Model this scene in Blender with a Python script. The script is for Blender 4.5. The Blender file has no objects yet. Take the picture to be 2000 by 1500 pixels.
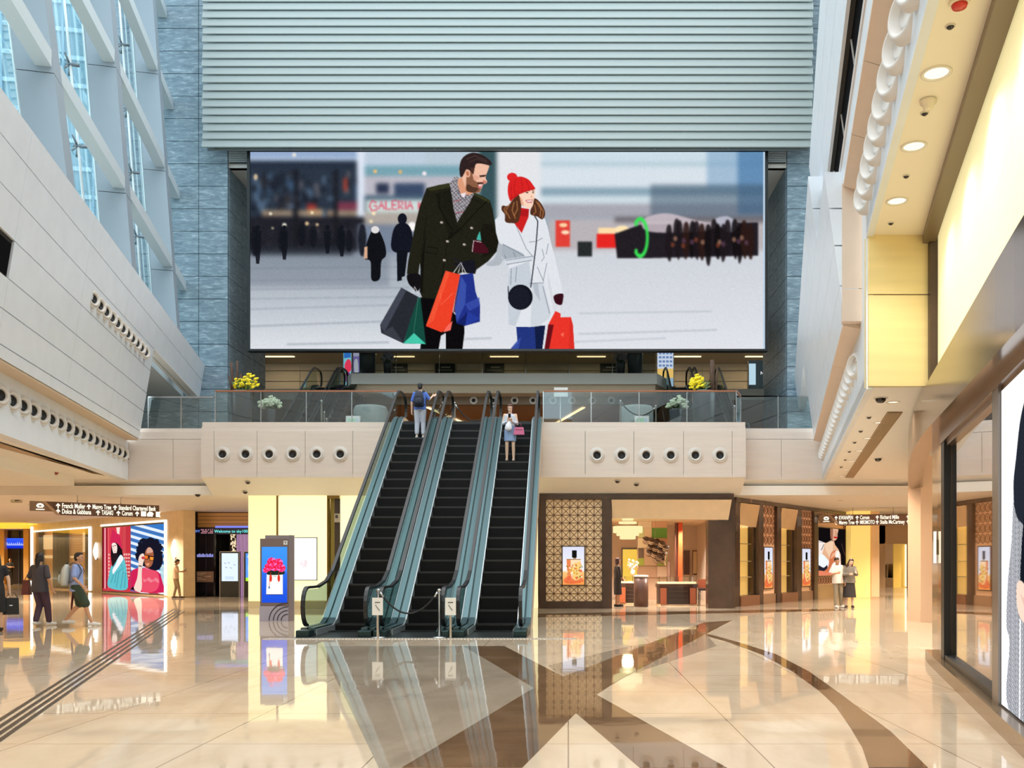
import bpy, bmesh, math, random
import numpy as np
from mathutils import Vector, Matrix
random.seed(7)
S = bpy.context.scene
C = S.collection
PI = math.pi
# the lens: principal point and focal length of the photograph, camera 1.5 m above the floor
F, PX, PY, H = 1780.0, 1110.0, 1097.0, 1.5
def wx(px, Y): return (px-PX)*Y/F
def wz(py, Y): return H+(PY-py)*Y/F
def at(px, py, Y): return Vector((wx(px, Y), Y, wz(py, Y)))
def flo(px, py):
    Y = H*F/(py-PY)
    return Vector((wx(px, Y), Y, 0))
cam = bpy.data.cameras.new('camera'); co = bpy.data.objects.new('camera', cam); C.objects.link(co)
co.location = (0, 0, H); co.rotation_euler = (PI/2, 0, 0)
cam.sensor_width = 36; cam.lens = F*36/2000; cam.shift_x = (1000-PX)/2000; cam.shift_y = (PY-750)/2000
cam.clip_end = 400
S.camera = co
S.view_settings.view_transform = 'Standard'; S.view_settings.look = 'None'
S.view_settings.gamma = 1; S.view_settings.use_curve_mapping = False
S.view_settings.exposure = 0.12
S.cycles.use_denoising = True
S.cycles.max_bounces = 8; S.cycles.diffuse_bounces = 4; S.cycles.glossy_bounces = 4
S.cycles.transparent_max_bounces = 16; S.cycles.sample_clamp_indirect = 4
S.cycles.caustics_reflective = False; S.cycles.caustics_refractive = False
# world: bright overcast sky, pale blue at the horizon, brightest overhead
W = bpy.data.worlds.new('sky'); S.world = W; W.use_nodes = True
nt = W.node_tree; nt.nodes.clear()
wo = nt.nodes.new('ShaderNodeOutputWorld'); bg = nt.nodes.new('ShaderNodeBackground')
tc = nt.nodes.new('ShaderNodeTexCoord'); sx = nt.nodes.new('ShaderNodeSeparateXYZ')
rp = nt.nodes.new('ShaderNodeValToRGB'); el = rp.color_ramp.elements
nt.links.new(tc.outputs['Generated'], sx.inputs[0]); nt.links.new(sx.outputs['Z'], rp.inputs[0])
nt.links.new(rp.outputs[0], bg.inputs[0]); nt.links.new(bg.outputs[0], wo.inputs[0])
el[0].position = 0.0; el[0].color = (.60, .80, .90, 1)
el[1].position = 1.0; el[1].color = (1.0, 1.0, 1.0, 1)
e = el.new(.45); e.color = (.70, .88, .98, 1)
e = el.new(.75); e.color = (.95, .98, 1.0, 1)
SKY = 3.0
bg.inputs[1].default_value = SKY

# ---------------------------------------------------------------- helpers
def lin(c):
    return tuple(((v/255)/12.92 if v/255 <= .04045 else ((v/255+.055)/1.055)**2.4) for v in c)
MATS = {}
def pm(name, rgb, rough=.5, metal=0, var=0, scale=4, bump=0, bscale=30, spec=.5, emit=None, es=0, stretch=None, coat=0):
    if name in MATS: return MATS[name]
    m = bpy.data.materials.new(name); m.use_nodes = True; MATS[name] = m
    n = m.node_tree.nodes; L = m.node_tree.links; b = n['Principled BSDF']
    col = lin(rgb)
    b.inputs['Base Color'].default_value = (*col, 1); b.inputs['Roughness'].default_value = rough
    b.inputs['Metallic'].default_value = metal; b.inputs['Specular IOR Level'].default_value = spec
    if coat: b.inputs['Coat Weight'].default_value = coat; b.inputs['Coat Roughness'].default_value = .05
    if var or bump:
        t = n.new('ShaderNodeTexCoord'); mp = n.new('ShaderNodeMapping'); L.new(t.outputs['Object'], mp.inputs[0])
        if stretch: mp.inputs['Scale'].default_value = stretch
    if var:
        no = n.new('ShaderNodeTexNoise'); no.inputs['Scale'].default_value = scale; no.inputs['Detail'].default_value = 6
        L.new(mp.outputs[0], no.inputs[0])
        r = n.new('ShaderNodeValToRGB'); L.new(no.outputs[0], r.inputs[0]); L.new(r.outputs[0], b.inputs['Base Color'])
        r.color_ramp.elements[0].position = .3; r.color_ramp.elements[1].position = .7
        r.color_ramp.elements[0].color = (*[v*(1-var) for v in col], 1); r.color_ramp.elements[1].color = (*[min(1, v*(1+var)) for v in col], 1)
    if bump:
        n2 = n.new('ShaderNodeTexNoise'); n2.inputs['Scale'].default_value = bscale; L.new(mp.outputs[0], n2.inputs[0])
        bp = n.new('ShaderNodeBump'); bp.inputs['Strength'].default_value = bump; bp.inputs['Distance'].default_value = .02
        L.new(n2.outputs[0], bp.inputs['Height']); L.new(bp.outputs[0], b.inputs['Normal'])
    if emit is not None:
        b.inputs['Emission Color'].default_value = (*lin(emit), 1); b.inputs['Emission Strength'].default_value = es
    return m
def glass(name, tint, refl=.12, rough=.02, alpha=.85):
    """thin pane: mostly clear with a sharp reflection"""
    if name in MATS: return MATS[name]
    m = bpy.data.materials.new(name); m.use_nodes = True; MATS[name] = m
    n = m.node_tree.nodes; L = m.node_tree.links; n.remove(n['Principled BSDF']); out = n['Material Output']
    tr = n.new('ShaderNodeBsdfTransparent'); tr.inputs[0].default_value = (*lin(tint), 1)
    gl = n.new('ShaderNodeBsdfGlossy'); gl.inputs[0].default_value = (1, 1, 1, 1); gl.inputs['Roughness'].default_value = rough
    lw = n.new('ShaderNodeFresnel'); lw.inputs[0].default_value = 1.45
    ge = n.new('ShaderNodeNewGeometry'); mi = n.new('ShaderNodeMath'); mi.operation = 'MULTIPLY_ADD'; mi.inputs[1].default_value = 1/1.45-1.45; mi.inputs[2].default_value = 1.45
    L.new(ge.outputs['Backfacing'], mi.inputs[0]); L.new(mi.outputs[0], lw.inputs[0])
    ad = n.new('ShaderNodeMath'); ad.operation = 'ADD'; ad.use_clamp = True; ad.inputs[1].default_value = refl
    L.new(lw.outputs[0], ad.inputs[0])
    mx = n.new('ShaderNodeMixShader'); L.new(ad.outputs[0], mx.inputs[0]); L.new(tr.outputs[0], mx.inputs[1]); L.new(gl.outputs[0], mx.inputs[2])
    L.new(mx.outputs[0], out.inputs[0])
    return m
def emis(name, rgb, s=1.0):
    if name in MATS: return MATS[name]
    m = bpy.data.materials.new(name); m.use_nodes = True; MATS[name] = m
    n = m.node_tree.nodes; n.remove(n['Principled BSDF'])
    e = n.new('ShaderNodeEmission'); e.inputs[0].default_value = (*lin(rgb), 1); e.inputs[1].default_value = s
    m.node_tree.links.new(e.outputs[0], n['Material Output'].inputs[0])
    return m
def picmat(name, s=1.0, gloss=False):
    if name in MATS: return MATS[name]
    m = bpy.data.materials.new(name); m.use_nodes = True; MATS[name] = m
    n = m.node_tree.nodes; L = m.node_tree.links; n.remove(n['Principled BSDF'])
    a = n.new('ShaderNodeAttribute'); a.attribute_name = 'Col'
    e = n.new('ShaderNodeEmission'); e.inputs[1].default_value = s; L.new(a.outputs['Color'], e.inputs[0])
    L.new(e.outputs[0], n['Material Output'].inputs[0])
    return m

class MB:
    def __init__(s): s.v = []; s.f = []; s.m = []; s.sm = []
    def add(s, pts, faces, m=0, smooth=False):
        o = len(s.v); s.v += [tuple(p) for p in pts]
        for f in faces: s.f.append([i+o for i in f]); s.m.append(m); s.sm.append(smooth)
        return s
    def box(s, x0, x1, y0, y1, z0, z1, m=0):
        P = [(x, y, z) for z in (z0, z1) for y in (y0, y1) for x in (x0, x1)]
        return s.add(P, [(0, 2, 3, 1), (4, 5, 7, 6), (0, 1, 5, 4), (2, 6, 7, 3), (0, 4, 6, 2), (1, 3, 7, 5)], m)
    def obox(s, c, d, rz=0, m=0, R=None):
        R = R or Matrix.Rotation(rz, 3, 'Z'); c = Vector(c)
        P = [c+R@Vector((x*d[0]/2, y*d[1]/2, z*d[2]/2)) for z in (-1, 1) for y in (-1, 1) for x in (-1, 1)]
        return s.add(P, [(0, 2, 3, 1), (4, 5, 7, 6), (0, 1, 5, 4), (2, 6, 7, 3), (0, 4, 6, 2), (1, 3, 7, 5)], m)
    def prism(s, pts, vec, m=0):
        n = len(pts); vec = Vector(vec); P = [Vector(p) for p in pts]; P += [p+vec for p in P]
        return s.add(P, [tuple(range(n-1, -1, -1)), tuple(range(n, 2*n))]+[(i, (i+1) % n, n+(i+1) % n, n+i) for i in range(n)], m)
    def quad(s, pts, m=0): return s.add(pts, [tuple(range(len(pts)))], m)
    def tube(s, path, r, n=8, m=0, closed=False, flat=None):
        path = [Vector(p) for p in path]; k = len(path); rs = r if isinstance(r, (list, tuple)) else [r]*k
        P = []; fr = None
        for i, p in enumerate(path):
            a = path[(i-1) % k] if (i or closed) else p; b = path[(i+1) % k] if (i < k-1 or closed) else p
            t = (b-a)
            t = t.normalized() if t.length > 1e-9 else Vector((0, 0, 1))
            if fr is None: u = t.orthogonal().normalized()
            else:
                u = fr-t*fr.dot(t)
                u = u.normalized() if u.length > 1e-6 else t.orthogonal().normalized()
            fr = u; w = t.cross(u)
            for j in range(n):
                q = 2*PI*j/n
                d = u*math.cos(q)+w*math.sin(q)
                P.append(p+d*rs[i])
        fs = [(i*n+j, i*n+(j+1) % n, ((i+1) % k)*n+(j+1) % n, ((i+1) % k)*n+j) for i in range(k if closed else k-1) for j in range(n)]
        s.add(P, fs, m, True)
        if not closed: s.add(P[:n], [tuple(range(n-1, -1, -1))], m); s.add(P[-n:], [tuple(range(n))], m)
        return s
    def ribbon(s, path, wdt, th, side=(1, 0, 0), m=0, closed=False):
        """a strip of rectangular section along a path; side = the direction of its width"""
        path = [Vector(p) for p in path]; k = len(path); sd = Vector(side).normalized(); P = []
        for i, p in enumerate(path):
            a = path[(i-1) % k] if (i or closed) else p; b = path[(i+1) % k] if (i < k-1 or closed) else p
            nrm = (b-a).normalized().cross(sd).normalized()
            for du, dn in ((-1, -1), (1, -1), (1, 1), (-1, 1)): P.append(p+sd*du*wdt/2+nrm*dn*th/2)
        fs = [(i*4+j, i*4+(j+1) % 4, ((i+1) % k)*4+(j+1) % 4, ((i+1) % k)*4+j) for i in range(k if closed else k-1) for j in range(4)]
        s.add(P, fs, m)
        if not closed: s.add(P[:4], [(3, 2, 1, 0)], m); s.add(P[-4:], [(0, 1, 2, 3)], m)
        return s
    def lathe(s, prof, c=(0, 0, 0), n=20, m=0, M=None, cap=True, sx=1, sy=1):
        c = Vector(c); P = []
        for r, z in prof:
            for j in range(n):
                q = 2*PI*j/n; p = Vector((r*math.cos(q)*sx, r*math.sin(q)*sy, z))
                P.append(c+(M@p if M else p))
        k = len(prof)
        s.add(P, [(i*n+j, i*n+(j+1) % n, (i+1)*n+(j+1) % n, (i+1)*n+j) for i in range(k-1) for j in range(n)], m, True)
        if cap:
            if prof[0][0] > 1e-6: s.add(P[:n], [tuple(range(n-1, -1, -1))], m)
            if prof[-1][0] > 1e-6: s.add(P[-n:], [tuple(range(n))], m)
        return s
    def ball(s, c, r, m=0, n=12, k=8, M=None):
        r = r if isinstance(r, (tuple, list)) else (r, r, r)
        prof = [(math.sin(PI*i/k), -math.cos(PI*i/k)) for i in range(k+1)]
        MM = Matrix.Diagonal(r)
        return s.lathe(prof, c, n, m, (M@MM) if M else MM, cap=False)
    def build(s, name, mats, parent=None, bevel=0, recalc=True):
        me = bpy.data.meshes.new(name); me.from_pydata(s.v, [], s.f)
        for mt in (mats if isinstance(mats, (list, tuple)) else [mats]): me.materials.append(mt)
        me.polygons.foreach_set('material_index', s.m); me.polygons.foreach_set('use_smooth', s.sm)
        if recalc:
            bm = bmesh.new(); bm.from_mesh(me)
            bmesh.ops.remove_doubles(bm, verts=bm.verts, dist=1e-5)
            bmesh.ops.recalc_face_normals(bm, faces=bm.faces); bm.to_mesh(me); bm.free()
        o = bpy.data.objects.new(name, me); C.objects.link(o)
        if bevel:
            b = o.modifiers.new('bevel', 'BEVEL'); b.width = bevel; b.segments = 2; b.limit_method = 'ANGLE'
        if parent: setp(o, parent)
        return o
def setp(o, parent):
    o.parent = parent
    l = Vector((0, 0, 0)); p = parent
    while p: l += p.location; p = p.parent
    o.matrix_parent_inverse = Matrix.Translation(-l) if parent.type == 'EMPTY' else Matrix()
def tag(o, label, cat, group=None, kind=None):
    o['label'] = label; o['category'] = cat
    if group: o['group'] = group
    if kind: o['kind'] = kind
    return o
def thing(name, loc, label, cat, group=None):
    o = bpy.data.objects.new(name, None); C.objects.link(o); o.location = loc; o.empty_display_size = .1
    return tag(o, label, cat, group)
def struct(name, mb, mats, label=None, **k):
    o = mb.build(name, mats, **k); o['kind'] = 'structure'
    return o
def dup(root, loc=None, rz=None, label=None, group=None):
    r = root.copy(); C.objects.link(r)
    if loc is not None: r.location = loc
    if rz is not None: r.rotation_euler = (0, 0, rz)
    if label: r['label'] = label
    if group: r['group'] = group
    for ch in list(root.children):
        c = ch.copy(); C.objects.link(c); c.parent = r; c.matrix_parent_inverse = ch.matrix_parent_inverse
        for g in list(ch.children):
            d = g.copy(); C.objects.link(d); d.parent = c; d.matrix_parent_inverse = g.matrix_parent_inverse
    return r
ORD = 'first second third fourth fifth sixth seventh eighth ninth tenth eleventh twelfth thirteenth fourteenth fifteenth sixteenth seventeenth eighteenth nineteenth twentieth'.split()
def ordn(i):
    if i < 20: return ORD[i]
    return 'twenty-'+ORD[i-20] if i < 29 else 'thirtieth' if i == 29 else 'thirty-'+ORD[i-30]
def text(body, size, mat, name, parent, M, align='LEFT', ext=.003, bold=0):
    cu = bpy.data.curves.new(name, 'FONT'); cu.body = body; cu.size = size; cu.align_x = align; cu.align_y = 'CENTER'; cu.extrude = ext; cu.offset = bold
    cu.resolution_u = 3
    t = bpy.data.objects.new('tmp', cu); C.objects.link(t)
    dg = bpy.context.evaluated_depsgraph_get(); me = bpy.data.meshes.new_from_object(t.evaluated_get(dg))
    bpy.data.objects.remove(t); bpy.data.curves.remove(cu)
    me.name = name; me.transform(M); me.materials.clear(); me.materials.append(mat)
    o = bpy.data.objects.new(name, me); C.objects.link(o)
    if parent: setp(o, parent)
    return o
def fmat(origin, right, up=(0, 0, 1)):
    """frame: local x = right, local y = up, local z = towards the viewer"""
    r = Vector(right).normalized(); u = Vector(up).normalized(); n = r.cross(u)
    M = Matrix(((r.x, u.x, n.x, origin[0]), (r.y, u.y, n.y, origin[1]), (r.z, u.z, n.z, origin[2]), (0, 0, 0, 1)))
    return M
def lamp(parent, kind, loc, power, rgb=(255, 214, 160), size=.3, rot=None, spot=None, sizey=None):
    l = bpy.data.lights.new('lamp_light', kind); l.energy = power; l.color = lin(rgb)
    if kind == 'AREA':
        l.shape = 'RECTANGLE' if sizey else 'DISK'; l.size = size
        if sizey: l.size_y = sizey
    else: l.shadow_soft_size = size
    if spot: l.spot_size = spot; l.spot_blend = .6
    o = bpy.data.objects.new('lamp_light', l); C.objects.link(o); o.location = loc
    if rot: o.rotation_euler = rot
    if parent: setp(o, parent)
    return o
# ---------------------------------------------------------------- materials
cream = (238, 224, 208)
white_stone = pm('white_stone_panel', (230, 234, 240), .35, var=.03, scale=2)
beige_stone = pm('beige_stone_panel', (222, 208, 196), .3, var=.04, scale=2.5, stretch=(.3, .3, 4))
dark_gap = pm('dark_joint', (40, 38, 36), .8)
ceil_paint = pm('ceiling_paint', (252, 245, 234), .6, var=.01)
white_paint = pm('white_plaster', (226, 222, 216), .55)
slate_mat = None
def stone_mat():
    m = pm('blue_grey_slate', (112, 138, 158), .45)
    n = m.node_tree.nodes; L = m.node_tree.links; b = n['Principled BSDF']
    t = n.new('ShaderNodeTexCoord'); mp = n.new('ShaderNodeMapping'); L.new(t.outputs['Object'], mp.inputs[0])
    mp.inputs['Scale'].default_value = (1.1, 1.1, 5)
    no = n.new('ShaderNodeTexNoise'); no.inputs['Scale'].default_value = 2.2; no.inputs['Detail'].default_value = 8; no.inputs['Roughness'].default_value = .65; no.inputs['Distortion'].default_value = .6
    L.new(mp.outputs[0], no.inputs[0])
    r = n.new('ShaderNodeValToRGB'); L.new(no.outputs[0], r.inputs[0])
    el = r.color_ramp.elements
    el[0].position = .3; el[0].color = (*lin((100, 120, 134)), 1); el[1].position = .72; el[1].color = (*lin((182, 198, 208)), 1)
    e = el.new(.55); e.color = (*lin((132, 152, 164)), 1)
    L.new(r.outputs[0], b.inputs['Base Color'])
    bp = n.new('ShaderNodeBump'); bp.inputs['Strength'].default_value = .5; bp.inputs['Distance'].default_value = .03
    L.new(no.outputs[0], bp.inputs['Height']); L.new(bp.outputs[0], b.inputs['Normal'])
    return m
slate = stone_mat()
bronze = pm('brown_bronze', (84, 62, 48), .3, metal=.3, var=.12, scale=3)
dark_brown = pm('dark_brown_stone', (74, 56, 46), .25, var=.2, scale=2.2)
chrome = pm('brushed_steel', (190, 190, 188), .25, metal=1)
black_rub = pm('black_rubber', (20, 20, 21), .4)
black = pm('black_paint', (14, 14, 15), .4)
wood = pm('copper_wood', (160, 104, 72), .35)
warm_wood = pm('brown_timber', (150, 112, 84), .4, var=.1, scale=2, stretch=(.3, .3, 3))
clear = glass('clear_glass', (226, 238, 236), .03)
# ---------------------------------------------------------------- floor
def floor_mat(name, c0, c1, c2, spec=.5, rough=.035, joints=True):
    m = pm(name, c0, rough, spec=spec)
    n = m.node_tree.nodes; L = m.node_tree.links; b = n['Principled BSDF']
    t = n.new('ShaderNodeTexCoord')
    no = n.new('ShaderNodeTexNoise'); no.inputs['Scale'].default_value = .9; no.inputs['Detail'].default_value = 9; no.inputs['Distortion'].default_value = 1.4; no.inputs['Roughness'].default_value = .6
    mp = n.new('ShaderNodeMapping'); mp.inputs['Scale'].default_value = (1, .45, 1); mp.inputs['Rotation'].default_value = (0, 0, .5)
    L.new(t.outputs['Object'], mp.inputs[0]); L.new(mp.outputs[0], no.inputs[0])
    r = n.new('ShaderNodeValToRGB'); L.new(no.outputs[0], r.inputs[0]); el = r.color_ramp.elements
    el[0].position = .28; el[0].color = (*lin(c1), 1); el[1].position = .75; el[1].color = (*lin(c2), 1)
    e = el.new(.5); e.color = (*lin(c0), 1)
    if joints:
        bk = n.new('ShaderNodeTexBrick'); bk.offset = 0; bk.inputs['Scale'].default_value = 1; bk.inputs['Brick Width'].default_value = 1.5; bk.inputs['Row Height'].default_value = 1.5
        bk.inputs['Mortar Size'].default_value = .006; bk.inputs['Color1'].default_value = bk.inputs['Color2'].default_value = (1, 1, 1, 1); bk.inputs['Mortar'].default_value = (.42, .38, .34, 1)
        L.new(t.outputs['Object'], bk.inputs[0])
        mx = n.new('ShaderNodeMix'); mx.data_type = 'RGBA'; mx.blend_type = 'MULTIPLY'; mx.inputs[0].default_value = 1
        L.new(r.outputs[0], mx.inputs[6]); L.new(bk.outputs['Color'], mx.inputs[7]); L.new(mx.outputs[2], b.inputs['Base Color'])
    else: L.new(r.outputs[0], b.inputs['Base Color'])
    n2 = n.new('ShaderNodeTexNoise'); n2.inputs['Scale'].default_value = 1.3; L.new(t.outputs['Object'], n2.inputs[0])
    bp = n.new('ShaderNodeBump'); bp.inputs['Strength'].default_value = .06; bp.inputs['Distance'].default_value = .03
    L.new(n2.outputs[0], bp.inputs['Height']); L.new(bp.outputs[0], b.inputs['Normal'])
    return m
marble = floor_mat('cream_marble_floor', (220, 199, 172), (204, 181, 153), (231, 212, 187), spec=.8)
brown_marble = floor_mat('brown_marble_inlay', (120, 92, 66), (92, 68, 48), (146, 116, 86), spec=.8, joints=False)
grey_marble = floor_mat('grey_marble_inlay', (172, 156, 136), (152, 136, 118), (188, 172, 152), spec=.8, joints=False)
struct('floor', MB().box(-60, 50, -10, 90, -.3, 0), marble)
def inlay(pts, m, z, i):
    P = [flo(*p) for p in pts]
    b = MB().prism([(p.x, p.y, -.01) for p in P], (0, 0, .01+z)); struct('trim_%d' % i, b, m)
inlay([(625, 1262), (905, 1262), (1043, 1344), (785, 1500), (740, 1500)], grey_marble, .0015, 1)
inlay([(1205, 1326), (1165, 1357), (1100, 1324), (1070, 1300), (1230, 1262), (1380, 1240), (1400, 1262)], grey_marble, .0015, 2)
inlay([(905, 1262), (985, 1262), (1100, 1322), (1165, 1357), (1420, 1500), (1250, 1500), (1125, 1393), (1043, 1344)], brown_marble, .003, 3)
inlay([(785, 1500), (1020, 1500), (1125, 1393), (1165, 1357), (1215, 1325), (1430, 1212), (1375, 1216), (1100, 1322), (1043, 1344)], brown_marble, .0045, 4)
inlay([(1380, 1238), (1440, 1254), (1515, 1278), (1580, 1312), (1640, 1355), (1740, 1430), (1812, 1500), (1697, 1500), (1684, 1460), (1660, 1420), (1632, 1380), (1600, 1350), (1548, 1312), (1490, 1280), (1430, 1257), (1378, 1242)], brown_marble, .006, 5)
inlay([(345, 1194), (480, 1190), (480, 1198), (345, 1203)], grey_marble, .0015, 6)
inlay([(1050, 1199), (1650, 1189), (1650, 1193), (1050, 1206)], brown_marble, .0075, 7)
# four steel guide strips sunk in the floor at the left
for i, (x0, y0, x1, y1) in enumerate([(-40, 1432, 341, 1189), (-40, 1446, 347, 1191), (-40, 1460, 353, 1192.5), (-40, 1474, 360, 1194)]):
    a, b = flo(x0, y0), flo(x1, y1); d = (b-a).normalized(); s = Vector((d.y, -d.x, 0))*.022
    o = MB().prism([a-s, a+s, b+s, b-s], (0, 0, .006)).build('guide_strip', pm('dark_steel', (66, 56, 50), .35, metal=.6))
    tag(o, 'dark steel guide strip in the left floor, %s of the four from the picture\'s left top' % ORD[i] if 0 else '%s of four dark steel strips in the left floor, counted from the walkers' % ORD[i], 'floor strip', 'guide strips in the marble floor')

# ---------------------------------------------------------------- the left wall: leaning stone cladding along x = x0 - .24 y
def LX(x0, y): return x0-.24*y
def lx0(z): return -6.69+(z-5.44)*.164
zs = [5.40, 5.65, 6.28, 6.86, 7.57, 8.27, 9.0, 9.66]
wl = MB()
def lstrip(b, z0, z1, y0, y1, m=0, th=.3, f=lx0, g=.012):
    p = [(LX(f(z0), y0), y0, z0+g), (LX(f(z1), y0), y0, z1-g), (LX(f(z1)-th, y0), y0, z1-g), (LX(f(z0)-th, y0), y0, z0+g)]
    b.prism(p, (-.24*(y1-y0), y1-y0, 0), m)
joints = [-4, 4, 8.5, 13, 17.25, 21.5, 25.3, 29]
for i in range(len(zs)-1):
    if i < 5:
        for y0, y1 in zip(joints[:-1], joints[1:]):
            if i == 3 and y1 < 17.3: continue          # the dark window slot
            lstrip(wl, zs[i], zs[i+1], y0+.004, y1-.004)
    else:
        ys = joints[:-1]+[29, 33, 37.8]
        for y0, y1 in zip(ys[:-1], ys[1:]): lstrip(wl, zs[i], zs[i+1], y0+.004, y1-.004)
lstrip(wl, 5.42, 9.6, -4, 28.95, 1, .2, lambda z: lx0(z)-.05); lstrip(wl, 8.3, 9.6, 28, 37.7, 1, .2, lambda z: lx0(z)-.05)
struct('wall_left', wl, [white_stone, dark_gap])
sl = MB(); lstrip(sl, 6.9, 7.5, -4, 17.2, 0, .02, lambda z: lx0(z)-.03)
struct('window_1', sl, pm('black_window', (10, 10, 12), .9, spec=.05))
mw = MB()
for y in np.arange(0, 17, 1.9): lstrip(mw, 6.9, 7.5, y, y+.05, 0, .03, lambda z: lx0(z)-.005)
struct('window_2', mw, pm('window_mullion', (30, 28, 27), .4))
# soffit strip below the leaning wall, porthole fascia, ceilings of the lower floor
b = MB(); b.prism([(LX(-6.72, -4), -4, 5.40), (LX(-7.3, -4), -4, 5.40), (LX(-7.3, -4), -4, 5.36), (LX(-6.72, -4), -4, 5.36)], (-.24*33, 33, 0)); struct('trim_8', b, pm('pale_timber_soffit', (222, 196, 166), .5))
b = MB()
for y0, y1 in zip([-4, 6, 12, 18, 23.5, 29.2][:-1], [-4, 6, 12, 18, 23.5, 29.2][1:]):
    b.prism([(LX(-7.1, y0), y0+.004, 4.11), (LX(-7.4, y0), y0+.004, 4.11), (LX(-7.4, y0), y0+.004, 5.36), (LX(-7.1, y0), y0+.004, 5.36)], (-.24*(y1-y0-.01), y1-y0-.01, 0))
struct('wall_left_fascia', b, white_stone)
# ceiling of the lower floor, one slab with its cove down to the shops
CZ, SZ, FY, RY = 4.13, 3.64, 28.3, 29.2
b = MB()
b.prism([(LX(-7.1, -4), -4, CZ), (LX(-7.1, RY), RY, CZ), (-60, RY, CZ), (-60, -4, CZ)], (0, 0, .25))
b.prism([(-60, 10, 3.86), (LX(-11.4, 10)+2.3, 10, 3.86), (-15.4, 28.4, 3.86), (-60, 28.4, 3.86)], (0, 0, .27))
XL, XR = wx(392, FY), wx(1457, FY)
b.prism([(XL, FY+.02, CZ-.005), (XL, FY+1.0, SZ), (XL, FY+1.0, SZ+.3), (XL, FY+.02, CZ+.1)], (XR-XL, 0, 0))
for x0, x1 in ((-60, XL), (XR, 50)):
    b.prism([(x0, RY+.02, CZ-.005), (x0, RY+1, SZ), (x0, RY+1, SZ+.3), (x0, RY+.02, CZ+.1)], (x1-x0, 0, 0))
b.box(-60, 50, FY+1.0, 90, SZ, SZ+.3)
struct('ceiling', b, ceil_paint)
# level two slab with stone fascia
def fascia_panel(b, x0, x1, y, z0, z1, d=.3): b.box(x0+.006, x1-.006, y, y+d, z0, z1)
Z2 = 5.85
b = MB()
pj = [392, 418, 502, 596, 689, 770]; pk = [1050, 1143, 1238, 1335, 1430, 1457]
for J in (pj, pk):
    X = [wx(p, FY) for p in J]
    for x0, x1 in zip(X[:-1], X[1:]): fascia_panel(b, x0, x1, FY, CZ-.01, 5.56)
    b.box(X[0], X[-1], FY+.07, FY+.3, 5.57, 5.7); b.box(X[0], X[-1], FY+.12, FY+.4, 5.71, Z2)
    b.box(X[0]+.03, X[-1]-.03, FY+.06, FY+.25, CZ+.05, 5.54, 1); b.box(X[0]+.03, X[-1]-.03, FY+.2, FY+.9, CZ+.05, Z2-.06, 1)
fascia_panel(b, wx(765, FY), wx(1055, FY), FY+.15, CZ, Z2-.05)
for X in ([-14.4, wx(338, RY), XL+.05], [XR-.05, wx(1526, RY), 8.3]):
    for x0, x1 in zip(X[:-1], X[1:]): fascia_panel(b, x0, x1, RY, CZ, 5.42)
    b.box(X[0], X[-1], RY+.06, RY+.4, 5.44, 5.66); b.box(X[0], X[-1], RY+.2, RY+.5, 5.67, 5.8)
b.box(XL+.012, XL+.3, FY+.02, RY+.1, CZ, 5.55); b.box(XR-.3, XR-.012, FY+.02, RY+.1, CZ, 5.55)
struct('wall_front', b, [beige_stone, dark_gap])
b = MB(); b.box(-40, 30, RY+.52, 62, Z2-.3, Z2-.03); b.box(XL+.3, XR-.3, FY+.42, RY+.52, Z2-.3, Z2-.03)
struct('floor_upper', b, pm('upper_floor_stone', (150, 142, 130), .15, var=.05))

# ---------------------------------------------------------------- back hall: slate piers, louvre, levels two and three
SY = 37.8
def tiled(b, x0, x1, y, z0, z1, hs, ws, flip=False):
    z = z0
    while z < z1:
        zz = min(z+hs, z1)
        for a, c in zip(ws[:-1], ws[1:]): b.box(a+.012, c-.012, y, y+.2, z+.012, zz-.012)
        z = zz
b = MB(); hs = .935
xl, xr = wx(445, SY), wx(1537, SY)
tiled(b, -18.8, xl, SY, Z2, 27, hs, [-18.8, wx(388, SY), xl]); tiled(b, xr, 13, SY, Z2, 27, hs, [xr, 10.6, 13])
b.box(-18.8, xl-.02, SY+.03, SY+.3, Z2, 27, 1); b.box(xr+.02, 13, SY+.03, SY+.3, Z2, 27, 1)
z = Z2
while z < 17.9:
    for y0 in (SY+.21, SY+1.7, SY+3.2):
        b.box(xl-.2, xl, y0+.012, y0+1.48, z+.012, z+hs-.012); b.box(xr, xr+.2, y0+.012, y0+1.48, z+.012, z+hs-.012)
    z += hs
b.box(xl-.15, xl-.02, SY+.2, SY+4.7, Z2, 18, 1); b.box(xr+.02, xr+.15, SY+.2, SY+4.7, Z2, 18, 1)
struct('wall_back', b, [slate, pm('slate_joint', (52, 66, 78), .8)])
# recess ceiling above the screen, grilles
b = MB(); b.box(xl, xr, SY+.2, 46, 17.9, 18.2); b.box(xl-.2, xr+.2, 45.5, 46, 13, 18); b.box(xl-.2, xr+.2, SY+.15, SY+.4, 17.9, 27); struct('ceiling_recess', b, white_paint)
gy = SY-.02
for nm, a, c in (('left', 447, 485), ('right', 1500, 1535)):
    g = MB(); g.box(wx(a, gy), wx(c, gy), gy+.03, gy+.1, wz(318, gy), wz(284, gy), 1)
    for k in range(9):
        z = wz(316-k*3.4, gy); g.box(wx(a, gy), wx(c, gy), gy-.03, gy+.05, z, z+.035)
    o = g.build('air_grille', [pm('grille_metal', (176, 184, 186), .4), pm('grille_dark', (60, 66, 70), .7)])
    tag(o, 'grey slatted air grille at the %s top corner of the giant screen' % nm, 'grille', 'grilles beside the giant screen')
LY = 36.9
root = thing('louvre_screen', (0, LY, 16), 'huge pale slatted louvre hanging above the giant screen', 'louvre')
lv = MB(); x0, x1 = wx(396, LY), wx(1587, LY); n = 34; z0 = wz(288, LY)
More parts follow.
